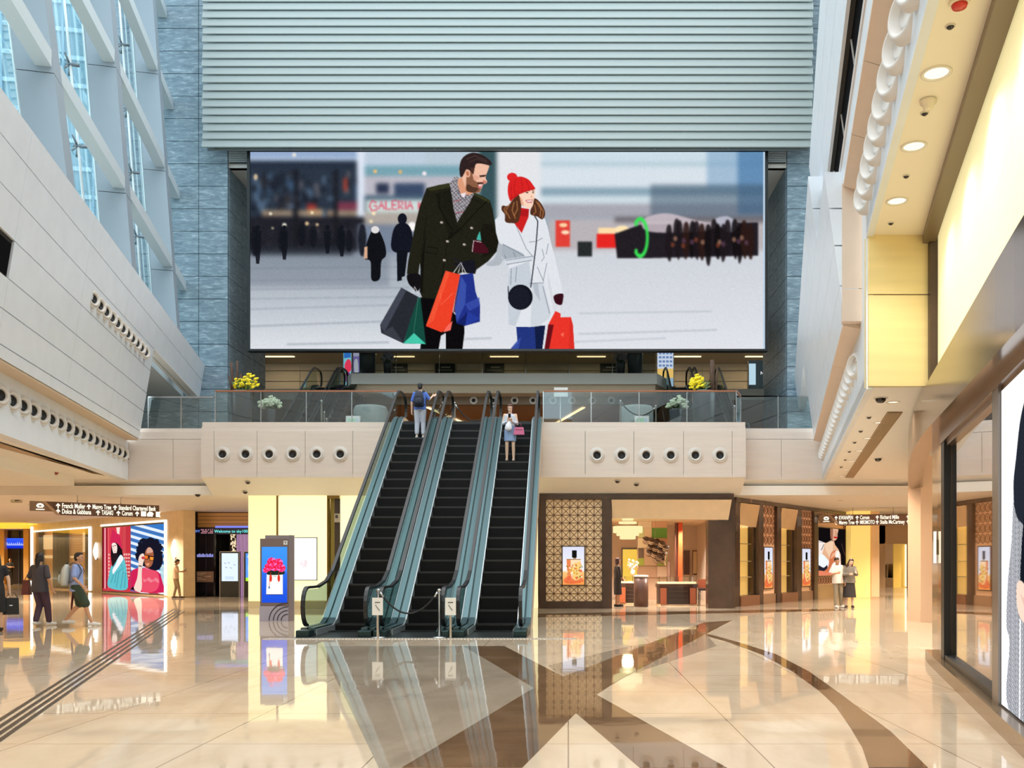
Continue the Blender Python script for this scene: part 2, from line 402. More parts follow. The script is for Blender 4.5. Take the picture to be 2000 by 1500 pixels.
for i in range(n):
    z = z0+i*.327
    tl = (i*7 % 5-2)*.012
    lv.prism([(x0+tl, LY-.075, z), (x0+tl, LY-.045, z-.025), (x0+tl, LY+.03, z+.292), (x0+tl, LY-.005, z+.302)], (x1-x0, 0, 0))
lv.build('slats', pm('louvre_paint', (150, 159, 158), .5), root)
lb = MB(); lb.box(x0+.1, x1-.1, LY+.2, LY+.3, z0, z0+n*.327)
for k in range(9): xx = x0+.4+k*(x1-x0-.8)/8; lb.box(xx-.04, xx+.04, LY+.12, LY+.22, z0, z0+n*.327)
lb.build('backing_frame', pm('louvre_backing', (120, 132, 134), .6), root)

# level three: mezzanine bridge with its glass, ceiling, back wall
MY = 40.0
b = MB()
mx0, mx1 = wx(686, MY), wx(1283, MY); mz0, mz1 = wz(750, MY), wz(729, MY)
b.prism([(mx0, MY, mz0), (mx1, MY, mz0), (mx1+.55, MY+1.2, mz0), (mx1+.55, 44, mz0), (mx0-.3, 44, mz0), (mx0-.3, MY+.6, mz0)], (0, 0, mz1-mz0))
struct('trim_9', b, pm('mezzanine_edge', (206, 206, 200), .5))
b = MB(); b.prism([(mx0+.12, MY+.25, 8.95), (mx1-.05, MY+.25, 8.95), (mx1+.4, MY+1.3, 8.95), (mx1+.4, 43, 8.95), (mx0+.1, 43, 8.95)], (0, 0, .36)); struct('trim_10', b, pm('mezzanine_beam', (196, 176, 150), .5))
b = MB(); b.box(-26, mx0-.2, 42.2, 60, 9.0, 9.5); b.box(mx1+.3, 20, 42.2, 60, 9.0, 9.5); b.box(mx0-.3, mx1+.6, 43, 60, 9.0, 9.79); struct('floor_top', b, pm('level_three_floor', (170, 164, 152), .4))
b = MB(); b.box(mx0-.1, mx1+.2, 41.4, 60, 8.6, 8.9); struct('ceiling_level_two', b, warm_wood)
b = MB(); b.box(mx0+.1, mx1, 41.2, 41.5, 8.6, 9.0); struct('trim_11', b, pm('brown_bulkhead', (126, 104, 82), .5))
b = MB(); b.box(-26, 20, 50, 50.3, Z2, 9.0); struct('wall_back_level_two', b, warm_wood)
b = MB(); b.box(-30, 24, 43.8, 53.5, 13.0, 13.3); struct('ceiling_level_three', b, pm('level_three_ceiling', (160, 150, 134), .6))
b = MB()
for i in range(6):
    z = 9.5+i*.62
    for k in range(18): b.box(-26+k*2.6+.01, -23.4+k*2.6-.01, 53, 53.2, z+.02, z+.6)
b.box(-26, 20, 53.1, 53.4, 9.3, 13, 1)
struct('wall_back_level_three', b, [pm('travertine_wall', (206, 196, 176), .5, var=.06, scale=2, stretch=(.4, .4, 3)), pm('travertine_joint', (110, 102, 90), .7)])
b = MB(); b.box(-26, -25.7, 38, 53, Z2, 13); b.box(19.7, 20, 38, 53, Z2, 13); struct('wall_back_sides', b, pm('upper_side_wall', (150, 150, 144), .6))
b = MB(); b.prism([(LX(-6.9, 28.9), 28.9, 8.32), (LX(-6.9, SY), SY, 8.32), (-27, SY, 8.32), (-27, 28.9, 8.32)], (0, 0, .25)); struct('ceiling_left_passage', b, pm('passage_ceiling', (196, 196, 192), .6))
b = MB(); b.box(-27, -26.6, 29, SY, Z2, 8.4); b.box(-27, -18.8, SY, SY+.3, Z2, 8.4); struct('wall_left_passage', b, pm('passage_wall', (150, 150, 144), .6))
b = MB(); b.prism([(LX(-6.2, 29.1), 29.1, 8.24), (LX(-6.45, 29.1), 29.1, 8.24), (LX(-6.45, 29.1), 29.1, 8.28), (LX(-6.2, 29.1), 29.1, 8.28)], (-.24*8.6, 8.6, 0)); b.prism([(LX(-6.5, 29.1), 29.1, 8.24), (LX(-6.62, 29.1), 29.1, 8.24), (LX(-6.62, 29.1), 29.1, 8.29), (LX(-6.5, 29.1), 29.1, 8.29)], (-.24*8.6, 8.6, 0)); struct('trim_12', b, white_paint)

# ---------------------------------------------------------------- the right wall
def RX(x0, y): return x0+.235*y
def rx_far(z): return 1.0-.1375*(z-5.4)
def rx_near(z): return .98-.1375*(z-7.6)
b = MB()
def rstrip(b, f, z0, z1, y0, y1, m=0, th=.3, g=.012):
    b.prism([(RX(f(z0), y0), y0, z0+g), (RX(f(z1), y0), y0, z1-g), (RX(f(z1)+th, y0), y0, z1-g), (RX(f(z0)+th, y0), y0, z0+g)], (.235*(y1-y0), y1-y0, 0), m)
zn = [7.58, 7.86]; 
for y0, y1 in zip([-4, 3, 6.5, 10, 13.5, 17, 20.5][:-1], [-4, 3, 6.5, 10, 13.5, 17, 20.5][1:]):
    if y0 < 14: rstrip(b, rx_near, 7.58, 7.86, y0, min(y1, 15))
    for z0, z1 in ((8.7, 9.3), (9.3, 9.85), (9.85, 10.4)): rstrip(b, rx_near, z0, z1, y0, y1, 0, .05)
rstrip(b, lambda z: rx_near(z)+.055, 8.70, 10.3, -4, 20, 1, .2)
zf = [5.4, 5.95, 6.6, 7.2, 7.8, 8.4, 9.04]; st = [14.7, 14.7, 14.7, 14.7, 14.7, 17.8, 17.8]
for i in range(6):
    ys = [st[i+1], 18.4, 22, 25.5, 29] if i < 4 else [st[i+1], 22, 25.5, 29, 33, SY]
    for y0, y1 in zip(ys[:-1], ys[1:]):
        if y1 > y0: rstrip(b, rx_far, zf[i], zf[i+1], y0+.004, y1-.004)
rstrip(b, lambda z: rx_far(z)+.06, 5.45, 8.9, 19.1, 28.9, 1, .2)
struct('wall_right', b, [white_stone, dark_gap])
b = MB(); rstrip(b, lambda z: rx_near(z)+.12, 7.86, 8.74, -4, 19.4, 0, .1); struct('window_3', b, pm('black_window', (10, 10, 12), .9, spec=.05))
b = MB()
for y in np.arange(2, 19, 2.1): rstrip(b, lambda z: rx_near(z)+.1, 7.88, 8.68, y, y+.03, 0, .03)
rstrip(b, lambda z: rx_near(z)-.02, 7.82, 7.90, -4, 19, 0, .08); struct('window_4', b, pm('window_frame_pale', (214, 206, 200), .4))
# stepped soffit below the wall, bulkhead ends, porthole fascia
sof = pm('beige_soffit', (224, 200, 178), .5, var=.02)
b = MB()
for y0, y1 in zip([-4, 4, 6.5, 8.8, 11, 12.9, 14.7][:-1], [-4, 4, 6.5, 8.8, 11, 12.9, 14.7][1:]):
    b.prism([(RX(.98, y0), y0+.008, 7.55), (RX(1.30, y0), y0+.008, 7.45), (RX(1.30, y0), y0+.008, 7.6), (RX(.98, y0), y0+.008, 7.6)], (.235*(y1-y0-.016), y1-y0-.016, 0))
for z0, z1 in ((5.38, 5.9), (5.91, 7.6)): b.prism([(RX(.96, 14.7), 14.7, z0), (RX(1.35, 14.7), 14.7, z0), (RX(1.35, 14.7), 14.7, z1), (RX(.96, 14.7), 14.7, z1)], (.05, .2, 0))
for y0, y1 in zip([14.9, 18, 21.5, 25, 29.1][:-1], [14.9, 18, 21.5, 25, 29.1][1:]):
    b.prism([(RX(.99, y0), y0+.008, 5.36), (RX(1.32, y0), y0+.008, 5.30), (RX(1.32, y0), y0+.008, 5.4), (RX(.99, y0), y0+.008, 5.4)], (.235*(y1-y0-.016), y1-y0-.016, 0))
struct('trim_13', b, sof)
b = MB()
b.prism([(RX(1.27, -4), -4, 6.41), (RX(1.27, 13.8), 13.8, 6.41), (RX(1.27, 13.8), 13.8, CZ-.02), (RX(1.27, RY), RY, CZ-.02), (RX(1.27, RY), RY, 5.36), (RX(1.27, 14.6), 14.6, 5.36), (RX(1.27, 14.6), 14.6, 7.5), (RX(1.27, -4), -4, 7.5)], (.1, -.01, 0))
struct('wall_right_fascia', b, white_stone)
# the curved shop front on the right: plan curve
CV = [(-2.2, -6), (.3, -2.5), (2.45, 3), (3.75, 7.5), (5.13, 12.4), (5.54, 13.8), (6.1, 15.6), (6.95, 18), (7.85, 20.4), (8.62, 22.4), (9.15, 23.5), (9.75, 24.3), (10.5, 25), (12, 25.9)]
def cr(pts, k):
    P = [Vector((*p, 0)) for p in pts]; out = []
    for i in range(len(P)-1):
        a = P[max(i-1, 0)]; b_, c = P[i], P[i+1]; d = P[min(i+2, len(P)-1)]
        for j in range(k):
            t = j/k
            out.append(.5*((2*b_)+(c-a)*t+(2*a-5*b_+4*c-d)*t*t+(3*b_-a-3*c+d)*t**3))
    out.append(P[-1]); return out
CUR = cr(CV, 6)
def curve_at(y):
    for a, b_ in zip(CUR[:-1], CUR[1:]):
        if a.y <= y <= b_.y: t = (y-a.y)/(b_.y-a.y); return a.lerp(b_, t), (b_-a).normalized()
    return CUR[-1], (CUR[-1]-CUR[-2]).normalized()
def curved(b, y0, y1, z0, z1, off0=0, th=.05, m=0, zf=None, n=None):
    ys = [y0]+[p.y for p in CUR if y0+.02 < p.y < y1-.02]+[y1]
    P = []
    for y in ys:
        p, t = curve_at(y); nr = Vector((t.y, -t.x, 0))      # away from the hall, into the shop
        a = p+nr*off0; c = p+nr*(off0+th)
        zz0, zz1 = (z0, z1) if zf is None else zf(y)
        P += [(a.x, a.y, zz0), (a.x, a.y, zz1), (c.x, c.y, zz1), (c.x, c.y, zz0)]
    k = len(ys)
    b.add(P, [(i*4+j, i*4+(j+1) % 4, (i+1)*4+(j+1) % 4, (i+1)*4+j) for i in range(k-1) for j in range(4)]+[(3, 2, 1, 0), tuple((k-1)*4+j for j in range(4))], m)
    return b
# soffits under the right gallery: the near one high, the far one low
def area_poly(y0, y1, z):
    ys = [y0]+[p.y for p in CUR if y0 < p.y < y1]+[y1]
    return [(RX(1.27, y0), y0, z), (RX(1.27, y1), y1, z)]+[(curve_at(y)[0].x+.15, y, z) for y in reversed(ys)]
b = MB(); b.prism(area_poly(-4, 13.8, 6.43), (0, 0, .2)); struct('ceiling_right_near', b, pm('ceiling_warm', (246, 234, 214), .6))
b = MB(); b.prism([(RX(1.27, 13.8), 13.8, CZ), (RX(1.27, RY), RY, CZ), (50, RY, CZ), (50, 20, CZ), (14, 16, CZ), (5.7, 13.8, CZ)], (0, 0, .2)); struct('ceiling_right', b, ceil_paint)
b = MB()
for z0, z1 in ((CZ+.02, 5.52), (5.54, 6.43)): b.box(RX(1.27, 13.8)+.02, 5.6, 13.75, 13.95, z0, z1)
struct('wall_right_bulkhead', b, pm('yellow_stone', (236, 214, 156), .4, var=.04, scale=2, stretch=(.3, .3, 4)))
# walls that close the hall behind the camera and above the galleries
b = MB(); b.box(-60, 50, -10.3, -10, 0, 12); struct('wall_behind_unseen', b, pm('warm_wall', (206, 182, 150), .5))  # unseen, added for warm reflections and to keep sky light off the lower hall
b = MB(); b.prism([(RX(2.6, -10), -10, 9.5), (RX(2.6, SY), SY, 9.5), (RX(2.6, SY), SY, 27), (RX(2.6, -10), -10, 27)], (.3, 0, 0)); struct('wall_right_sky_block', b, white_paint)  # out of view, added to block sky light from the right
b = MB(); b.box(-61, -60.7, -10, 90, 0, 6); b.box(49.7, 50, 20, 90, 0, 6); b.box(-60, 50, 89.7, 90, 0, 6); struct('wall_far', b, pm('far_wall', (222, 190, 142), .5))
# ---------------------------------------------------------------- glazed facade behind the left wall
fin_dark = pm('facade_fin_paint', (150, 160, 170), .45)
fglass = glass('facade_glass', (190, 208, 212), .10)
def FXl(y, z, k=.115): return -7.4-.24*y-(z-14.4)*k
levels = [13.0, 16.8, 20.5, 24.3]
ys = [14.4, 21.35, 28.1, 35.4]; lean = [.16, .124, .081, .0745]
def fin_x(i, z): return -6.77-.24*ys[i]-(z-13)*lean[i]
fd = Vector((-.24, 1, 0)).normalized(); fn = Vector((-fd.y, fd.x, 0))      # fn points out of the hall
for i, y in enumerate(ys):
    b = MB()
    P = []
    zz = [8.6, 12.6, 16.4, 20.1, 23.9, 27]
    for z0, z1 in zip(zz[:-1], zz[1:]):
        q = []
        for z in (z0+.01, z1-.01):
            o = Vector((fin_x(i, z), y, z))
            q.append([o-fd*.65, o, o+fn*.78, o-fd*.65+fn*.78])
        b.add(q[0]+q[1], [(0, 1, 2, 3), (4, 5, 6, 7), (0, 1, 5, 4), (1, 2, 6, 5), (2, 3, 7, 6), (3, 0, 4, 7)])
    o = b.build('facade_fin', fin_dark)
    tag(o, 'tall leaning grey steel fin of the glass facade, %s from the slate wall' % ORD[len(ys)-1-i], 'column', 'leaning fins of the glass facade')
for li, z in enumerate(levels):
    for i in range(len(ys)):
        a = Vector((fin_x(i, z), ys[i], z))+fd*.01
        c = Vector((fin_x(i+1, z), ys[i+1], z))-fd*.66 if i+1 < len(ys) else Vector((-6.77-.24*SY-(z-13)*.07, SY-.02, z))
        b = MB(); d = (c-a).normalized(); up = Vector((0, 0, 1)); n = Vector((-d.y, d.x, 0)).normalized()
        b.prism([a-up*.26, a+up*.12, a+up*.12+n*.34, a-up*.26+n*.34], c-a)
        o = b.build('ring_beam', pm('ring_beam_paint', (206, 214, 218), .4))
        w = 'between the %s and %s fins from the slate wall' % (ORD[len(ys)-1-i], ORD[len(ys)-2-i]) if i+1 < len(ys) else 'between the last fin and the slate wall'
        tag(o, 'pale beam of the facade %s, %s level up' % (w, ORD[li]), 'beam', 'horizontal beams of the glass facade')
# glass panes, each bay one sheet of panes with its rods and spider fittings
steel = pm('fitting_steel', (120, 132, 140), .3, metal=.7)
for i in range(-1, len(ys)):
    y0 = ys[i] if i >= 0 else 8.5; y1 = ys[i+1] if i+1 < len(ys) else SY
    def q(y, z):
        t = (y-y0)/(y1-y0)
        la = lean[max(i, 0)]; lb = lean[min(i+1, len(ys)-1)]
        xa = -6.77-.24*y0-(z-13)*la; xb = -6.77-.24*y1-(z-13)*lb
        return Vector((xa*(1-t)+xb*t, y, z))+fn*.95
    r = thing('glass_bay', q((y0+y1)/2, 8.6), 'tall clear glass sheet of the facade in the %s bay from the slate wall' % ORD[len(ys)-1-i], 'glazing', 'glass bays of the facade')
    g = MB(); rods = MB()
    cols = [y0+(y1-y0)*k/3 for k in range(4)]; rows = [8.6+2.3*k for k in range(9)]
    for ya, yb in zip(cols[:-1], cols[1:]):
        for za, zb in zip(rows[:-1], rows[1:]): g.quad([q(ya+.01, za+.01), q(yb-.01, za+.01), q(yb-.01, zb-.01), q(ya+.01, zb-.01)])
    g.build('panes', fglass, r, recalc=False)
    for ya in cols[1:3]+[y0+.35, y1-.5]:
        rods.tube([q(ya, z)-fn*.12 for z in (8.6, 15, 21, 27)], .035, 6)
    rods.build('tension_rods', pm('rod_white', (236, 244, 246), .3), r)
    for ya in cols[1:3]:
        for z in rows[1:]:
            c = q(ya, z); sp = MB()
            for da, dz in ((.22, .22), (-.22, .22), (.22, -.22), (-.22, -.22)): sp.tube([c-fn*.1, c+fd*da+Vector((0, 0, dz))-fn*.03], .03, 5)
            sp.tube([c-fn*.35, c], .05, 6); sp.build('spider_fitting', steel, r)
# a pale office block outside, seen through the glass
for (cx, cy, w_, d_, h_, rz_, n_, lab) in ((-50, 84, 30, 14, 95, .2, 40, 'pale blue glass tower outside, filling the facade view'), (-30, 66, 7, 7, 34, .5, 14, 'lower pale office block outside, nearer the facade')):
    r = thing('glass_tower', (cx, cy, 0), lab, 'building', 'towers outside'); Rz = Matrix.Rotation(rz_, 3, 'Z'); c = Vector((cx, cy, 0))
    MB().obox((cx, cy, h_/2), (w_, d_, h_), rz_).build('walls', pm('tower_glass', (136, 174, 188), .25, var=.25, scale=.12), r)
    t = MB()
    for k in range(n_): t.obox((cx, cy, 2+k*h_/n_), (w_+.4, d_+.4, .35), rz_)
    t.build('floor_bands', pm('tower_bands', (186, 214, 226), .4), r)
    t = MB()
    for k in range(int(w_/2.4)): t.obox(c+Rz@Vector((-w_/2+1.2+k*2.4, -d_/2-.1, h_/2)), (.18, .3, h_), rz_)
    t.build('mullions', pm('tower_mullions', (150, 186, 204), .4), r)
# ---------------------------------------------------------------- glass balustrades of level two
rail_glass = glass('rail_glass', (222, 228, 226), .04)
def balustrade(pts, label, joints, z0, z1, hand=wood, post_w=.012):
    r = thing('glass_balustrade', ((pts[0][0]+pts[-1][0])/2, pts[0][1], z0), label, 'balustrade', 'glass balustrades of the upper floors')
    P = [Vector((x, y, 0)) for x, y in pts]
    for a, c in zip(P[:-1], P[1:]):
        n = max(1, round((c-a).length/joints))
        for k in range(n):
            p, q_ = a.lerp(c, k/n), a.lerp(c, (k+1)/n); d = (q_-p).normalized(); nr = Vector((-d.y, d.x, 0))*.008
            p = p+d*.012; q_ = q_-d*.012
            MB().prism([p-nr, p+nr, q_+nr, q_-nr], (0, 0, z1-z0-.02)).build('glass_panel', rail_glass, r).data.transform(Matrix.Translation((0, 0, z0)))
            MB().box(-post_w, post_w, -.02, .02, z0-.05, z1).build('post', chrome, r).data.transform(Matrix.Translation(p-d*.012))
    MB().ribbon([(p.x, p.y, z1) for p in P], .07, .05, (0, 1, 0) if abs(P[0].y-P[-1].y) < .5 else (1, 0, 0)).build('handrail', hand, r)
    return r
balustrade([(wx(421, 28.5), 28.5), (wx(776, 28.5), 28.5)], 'glass balustrade with copper handrail left of the escalators', 1.55, Z2, wz(764, 28.5))
balustrade([(wx(1061, 28.5), 28.5), (wx(1435, 28.5), 28.5)], 'glass balustrade with copper handrail right of the escalators', 1.55, Z2, wz(764, 28.5))
balustrade([(wx(290, 29.5), 29.5), (wx(418, 29.5), 29.5)], 'short glass balustrade beside the leaning left wall', 1.2, 5.8, wz(776, 29.5), chrome)
balustrade([(wx(1438, 28.5), 28.52), (wx(1446, 29.5), 29.5), (8.0, 29.5)], 'short stepped glass balustrade beside the right wall', 1.2, 5.8, wz(774, 29.5))
balustrade([(mx0+.05, MY+.06), (mx1-.05, MY+.06)], 'glass balustrade along the mezzanine bridge under the giant screen', 2.0, mz1, mz1+1.15, chrome)

# ---------------------------------------------------------------- round air nozzles
noz_r = pm('nozzle_rim', (222, 214, 206), .35); noz_d = pm('nozzle_dark', (26, 24, 22), .6)
def make_noz(rim_mat, proud=.06, R=.235, cone=False):
    r = thing('air_nozzle', (0, 0, 0), 'x', 'air nozzle')
    M = Matrix.Rotation(PI/2, 3, 'X')                       # faces -y
    if cone: MB().lathe([(R, 0), (R, .02), (R*.97, .04), (R*.82, .085), (R*.74, .095), (R*.68, .09), (R*.5, .01)], (0, 0, 0), 32, M=M, cap=False).build('rim', rim_mat, r)
    else: MB().lathe([(R, 0), (R, .03), (R*.92, .045), (R*.80, .03), (R*.78, proud), (R*.70, proud+.015), (R*.55, .05), (R*.42, -.02)], (0, 0, 0), 32, M=M, cap=False).build('rim', rim_mat, r)
    MB().lathe([(R*.55, -.02), (R*.5, .012), (R*.40, .045), (R*.38, .01), (0.001, .005)], (0, 0, 0), 24, M=M, cap=False).build('throat', noz_r if cone else noz_d, r)
    return r
nz = make_noz(noz_r); used = [False]; nzc = make_noz(noz_r, cone=True); usedc = [False]
def noz(p, rz, label, group, s=1, cone=False):
    if cone:
        if not usedc[0]: o = nzc; usedc[0] = True; o.location = p; o.rotation_euler = (0, 0, rz); o['label'] = label; o['group'] = group
        else: o = dup(nzc, p, rz, label, group)
        o.scale = (s, s, s); return o
    if not used[0]:
        o = nz; used[0] = True; o.location = p; o.rotation_euler = (0, 0, rz); o['label'] = label; o['group'] = group
    else: o = dup(nz, p, rz, label, group)
    o.scale = (s, s, s)
    return o
for i, px in enumerate((435, 480, 526, 572, 619, 665)):
    noz(at(px, 887, FY)+Vector((0, -.001, 0)), 0, 'round air nozzle left of the escalators, %s from the left' % ORD[i], 'air nozzles on the front fascia')
for i, px in enumerate((1166, 1214, 1262, 1310, 1358, 1406)):
    noz(at(px, 889, FY)+Vector((0, -.001, 0)), 0, 'round air nozzle right of the escalators, %s from the left' % ORD[i], 'air nozzles on the front fascia')
al = math.atan2(1, .24)      # face +x
for i in range(18):
    y = 18.5+i*.63
    noz(Vector((LX(-7.1, y), y, 4.88)), al, 'round nozzle low on the left fascia, %s from the far end' % ordn(17-i), 'air nozzles on the left fascia', 1.0)
for i in range(11):
    y = 22.3+i*.565
    noz(Vector((LX(lx0(7.93), y), y, 7.93)), al, 'small round nozzle high on the leaning left wall, %s from the far end' % ordn(10-i), 'air nozzles on the leaning left wall', .95)
ar = -math.atan2(1, .235)
for i in range(17):
    y = 4.6+i*.56
    noz(Vector((RX(1.27, y)-.001, y, 6.95)), ar, 'round nozzle on the near upper right fascia, %s from the yellow bulkhead' % ordn(16-i), 'air nozzles on the near right fascia', 1.2, True)
for i in range(20):
    y = 15.6+i*.66
    noz(Vector((RX(1.27, y)-.001, y, 4.85)), ar, 'round nozzle on the far right fascia, %s from the far end' % ordn(19-i), 'air nozzles on the far right fascia', 1.0, True)
xs = [925, 963, 1005, 1041, 1080, 1117, 1157, 1194]
for i, px in enumerate(xs):
    noz(at(px, 782, 41.2)+Vector((0, -.001, 0)), 0, 'round nozzle on the brown bulkhead behind the escalator tops, %s from the left' % ORD[i], 'air nozzles on the brown bulkhead', .75)

# ---------------------------------------------------------------- escalators
esc_step = pm('black_step', (13, 12, 12), .5, spec=.2, bump=.0); riser = pm('step_edge', (46, 43, 41), .5)
deck = pm('teal_grey_steel', (96, 122, 128), .3, metal=.75); deck_dark = pm('dark_teal_steel', (40, 62, 64), .3, metal=.6)
skirt_m = pm('bright_skirt', (214, 222, 224), .3, metal=.6)
esc_glass = glass('escalator_glass', (176, 198, 192), .08)
side_clad = pm('escalator_side', (214, 202, 186), .35)
EA = math.radians(35)
def make_escalator(label, w=.9, rise=Z2, group='escalators', nose=True, bal=.3, deck=deck, side_clad=side_clad):
    """origin: bottom comb, centre of the steps; climbs along +y"""
    r = thing('escalator', (0, 0, 0), label, 'escalator', group)
    ta = math.tan(EA); st = .40; rh = st*ta; n = int(round(rise/rh)); run0 = .55
    y1 = run0+rise/ta                                    # top of the incline
    def zl(y): return 0 if y < run0 else min(rise, (y-run0)*ta)
    # steps
    me = None; k = 0; y = .15
    smb = MB(); smb.box(-w/2, w/2, 0, st, -rh, 0)
    for gx in np.arange(-w/2+.02, w/2-.02, .045): smb.box(gx, gx+.02, .0, st, 0, .008)
    smb.box(-w/2+.015, w/2-.015, -.006, .012, -.035, .010, 1)
    while y < y1+.35:
        if me is None: o = smb.build('step', [esc_step, riser], r); me = o
        else:
            o = me.copy(); C.objects.link(o); setp(o, r)
        o.location = (0, y, zl(y+st*.5) if y > run0-.2 else 0); y += st
    # deck, skirts, glass, handrails per side
    L = lambda y, dz: (0, y, zl(y)+dz)
    ys_ = [-1.35, run0, y1, y1+1.35]
    for sd in (-1, 1):
        x0 = sd*w/2
        def band(name, xa, xb, da, db, mat, ya=-.9, yb=y1+.9):
            path = [ya, run0-.15, run0+.15, y1-.15, y1+.15, yb]
            zc = lambda y: 0 if y < run0-.15 else (rise if y > y1+.15 else max(0, min(rise, (y-run0)*ta)))
            q = MB(); P = []
            for y in path: z = zc(y); P += [(xa, y, z+da), (xb, y, z+da), (xb, y, z+db), (xa, y, z+db)]
            q.add(P, [(i*4+j, i*4+(j+1) % 4, (i+1)*4+(j+1) % 4, (i+1)*4+j) for i in range(5) for j in range(4)]+[(0, 1, 2, 3), (20, 23, 22, 21)])
            return q.build(name, mat, r)
        band('skirt', x0, x0+sd*.02, -.12, .13, skirt_m)
        band('inner_deck', x0+sd*.02, x0+sd*.15, .05, .17, deck, -1.0, y1+1.0)
        band('outer_deck', x0+sd*.19, x0+sd*bal, .02, .17, deck_dark if 0 else deck, -1.0, y1+1.0)
        band('balustrade_base', x0+sd*.15, x0+sd*.19, .04, .14, deck_dark, -1.0, y1+1.0)
        xc = x0+sd*.17
        # outline of the balustrade: bottom newel, incline, top newel
        def outline(hh, inset):
            R = (hh-.22)/2; cz = .22+R; out = []
            for k in range(11):
                t = -PI/2-PI*k/10
                out.append((xc, -1.0+R*math.cos(t)*.8, cz+R*math.sin(t)))
            out += [(xc, run0-.75, hh), (xc, run0-.1, hh+.10), (xc, run0+.4, hh+.4*ta+.03)]
            out += [(xc, y1-.5, rise-.5*ta+hh+.02), (xc, y1+.1, rise+hh-.03), (xc, y1+.5, rise+hh)]
            for k in range(11):
                t = PI/2-PI*k/10
                out.append((xc, y1+1.0+R*math.cos(t)*.8, rise+cz+R*math.sin(t)))
            return out
        hr = outline(.98, 0)
        MB().ribbon(hr, .075, .05, (1, 0, 0)).build('handrail', black_rub, r)
        gl = outline(.94, 0)
        q = MB(); nn = len(gl)
        up = [gl[i] for i in range(10, 17)]
        # split into convex quads: lower line follows the deck
        for a, c in zip(gl[10:17][:-1], gl[10:17][1:]):
            q.quad([(xc, a[1], max(zl(a[1])+.14, .14)), (xc, c[1], zl(c[1])+.14), c, a])
        q.quad([gl[k] for k in range(0, 11)]+[(xc, -1.0, .14)]) if 0 else None
        q.add([(xc, -1.0, .55)]+gl[0:11], [(0, k, k+1) for k in range(1, 11)])
        q.quad([gl[10], (xc, -1.0, .14), (xc, gl[11][1], .14), gl[11]]) if 0 else None
        q.add([(xc, y1+1.0, rise+.55)]+gl[16:], [(0, k, k+1) for k in range(1, len(gl)-16)])
        q.build('glass_panel', esc_glass, r, recalc=True)
        MB().prism([(x0+sd*.03, -1.35, 0), (x0+sd*bal, -1.35, 0), (x0+sd*bal, -.8, 0), (x0+sd*.03, -.8, 0)], (0, 0, .14)).build('newel_base', deck_dark, r, bevel=.02)
        MB().obox((xc, -1.28, .1), (.1, .06, .04)).build('newel_lamp', pm('newel_lens', (230, 236, 236), .3), r)
    # truss below
    q = MB(); hw = w/2+bal
    pts = [(-hw, -1.3, -.02), (-hw, run0+.8, -.02), (-hw, y1+.1, rise-.85), (-hw, y1+.1, rise+.02), (-hw, y1-.05, rise+.02), (-hw, run0+.05, .02), (-hw, -1.3, .02)]
    q.prism([(-hw, run0+.1, .0), (-hw, run0+1.0, .0), (-hw, y1+.15, rise-.62), (-hw, y1+.15, rise-.02), (-hw, y1, rise-.02)], (.03, 0, 0)); q.prism([(hw, run0+.1, .0), (hw, run0+1.0, .0), (hw, y1+.15, rise-.62), (hw, y1+.15, rise-.02), (hw, y1, rise-.02)], (-.03, 0, 0))
    q.prism([(-hw, run0+1.0, .0), (-hw, y1+.15, rise-.62), (-hw, y1+.15, rise-.58), (-hw, run0+.9, .02)], (2*hw, 0, 0))
    q.build('truss_cladding', side_clad, r)
    q = MB(); q.box(-hw, hw, -1.5, .15, .0, .012)
    for k in range(24): xk = -w/2+.02+k*w/24; q.box(xk, xk+.02, -.1, .16, .012, .03)
    q.build('landing_plate', pm('dark_landing', (48, 52, 52), .35, metal=.5), r)
    MB().box(-hw, hw, y1+.3, y1+1.9, rise, rise+.012).build('top_plate', pm('dark_landing', (48, 52, 52), .35, metal=.5), r)
    return r
EX = [-5.09+.45, -3.56+.45, -2.02+.45]; EY = 19.35
en = ['left escalator of the three, climbing to the upper floor', 'middle escalator of the three, roped off at its foot', 'right escalator of the three, with a woman riding on it']
e0 = make_escalator(en[0], .9, Z2, 'main escalators')
e0.location = (EX[0], EY, 0)
for i in (1, 2): dup(e0, (EX[i], EY, 0), None, en[i], 'main escalators')
# small notices on the inner newels
for i, (x, w_) in enumerate(((EX[0]+.93, 'left and middle'), (EX[1]+.82, 'middle and right'))):
    r = thing('notice_plate', (x, EY-1.62, 0), 'small white notice plate at the foot between the %s escalators' % w_, 'sign', 'escalator notices')
    MB().box(x-.105, x+.105, EY-1.63, EY-1.62, .46, .80).build('plate', pm('notice_white', (232, 230, 224), .4), r)
    MB().box(x-.02, x+.02, EY-1.62, EY-1.59, 0.002, .80).build('stem', chrome, r)
    m = MB(); m.box(x-.05, x+.05, EY-1.638, EY-1.63, .70, .715); m.tube([(x-.04, EY-1.634, .66), (x, EY-1.634, .60), (x+.04, EY-1.634, .55)], .006, 5); m.build('mark', pm('notice_ink', (70, 66, 60), .5), r)
# dotted steel drainage strip in front
x0, x1 = wx(585, 18.0)-.6, wx(1125, 17.8)
b = MB()
for k in range(95):
    xx = x0+k*(x1-x0)/95; b.prism([(xx, 17.62, 0), (xx+.035, 17.62, 0), (xx+.075, 17.82, 0), (xx+.04, 17.82, 0)], (0, 0, .012))
o = b.build('ribbed_floor_strip', pm('ribbed_steel', (226, 224, 220), .25, metal=.4)); tag(o, 'ribbed steel strip in the floor across the foot of the escalators', 'floor strip')
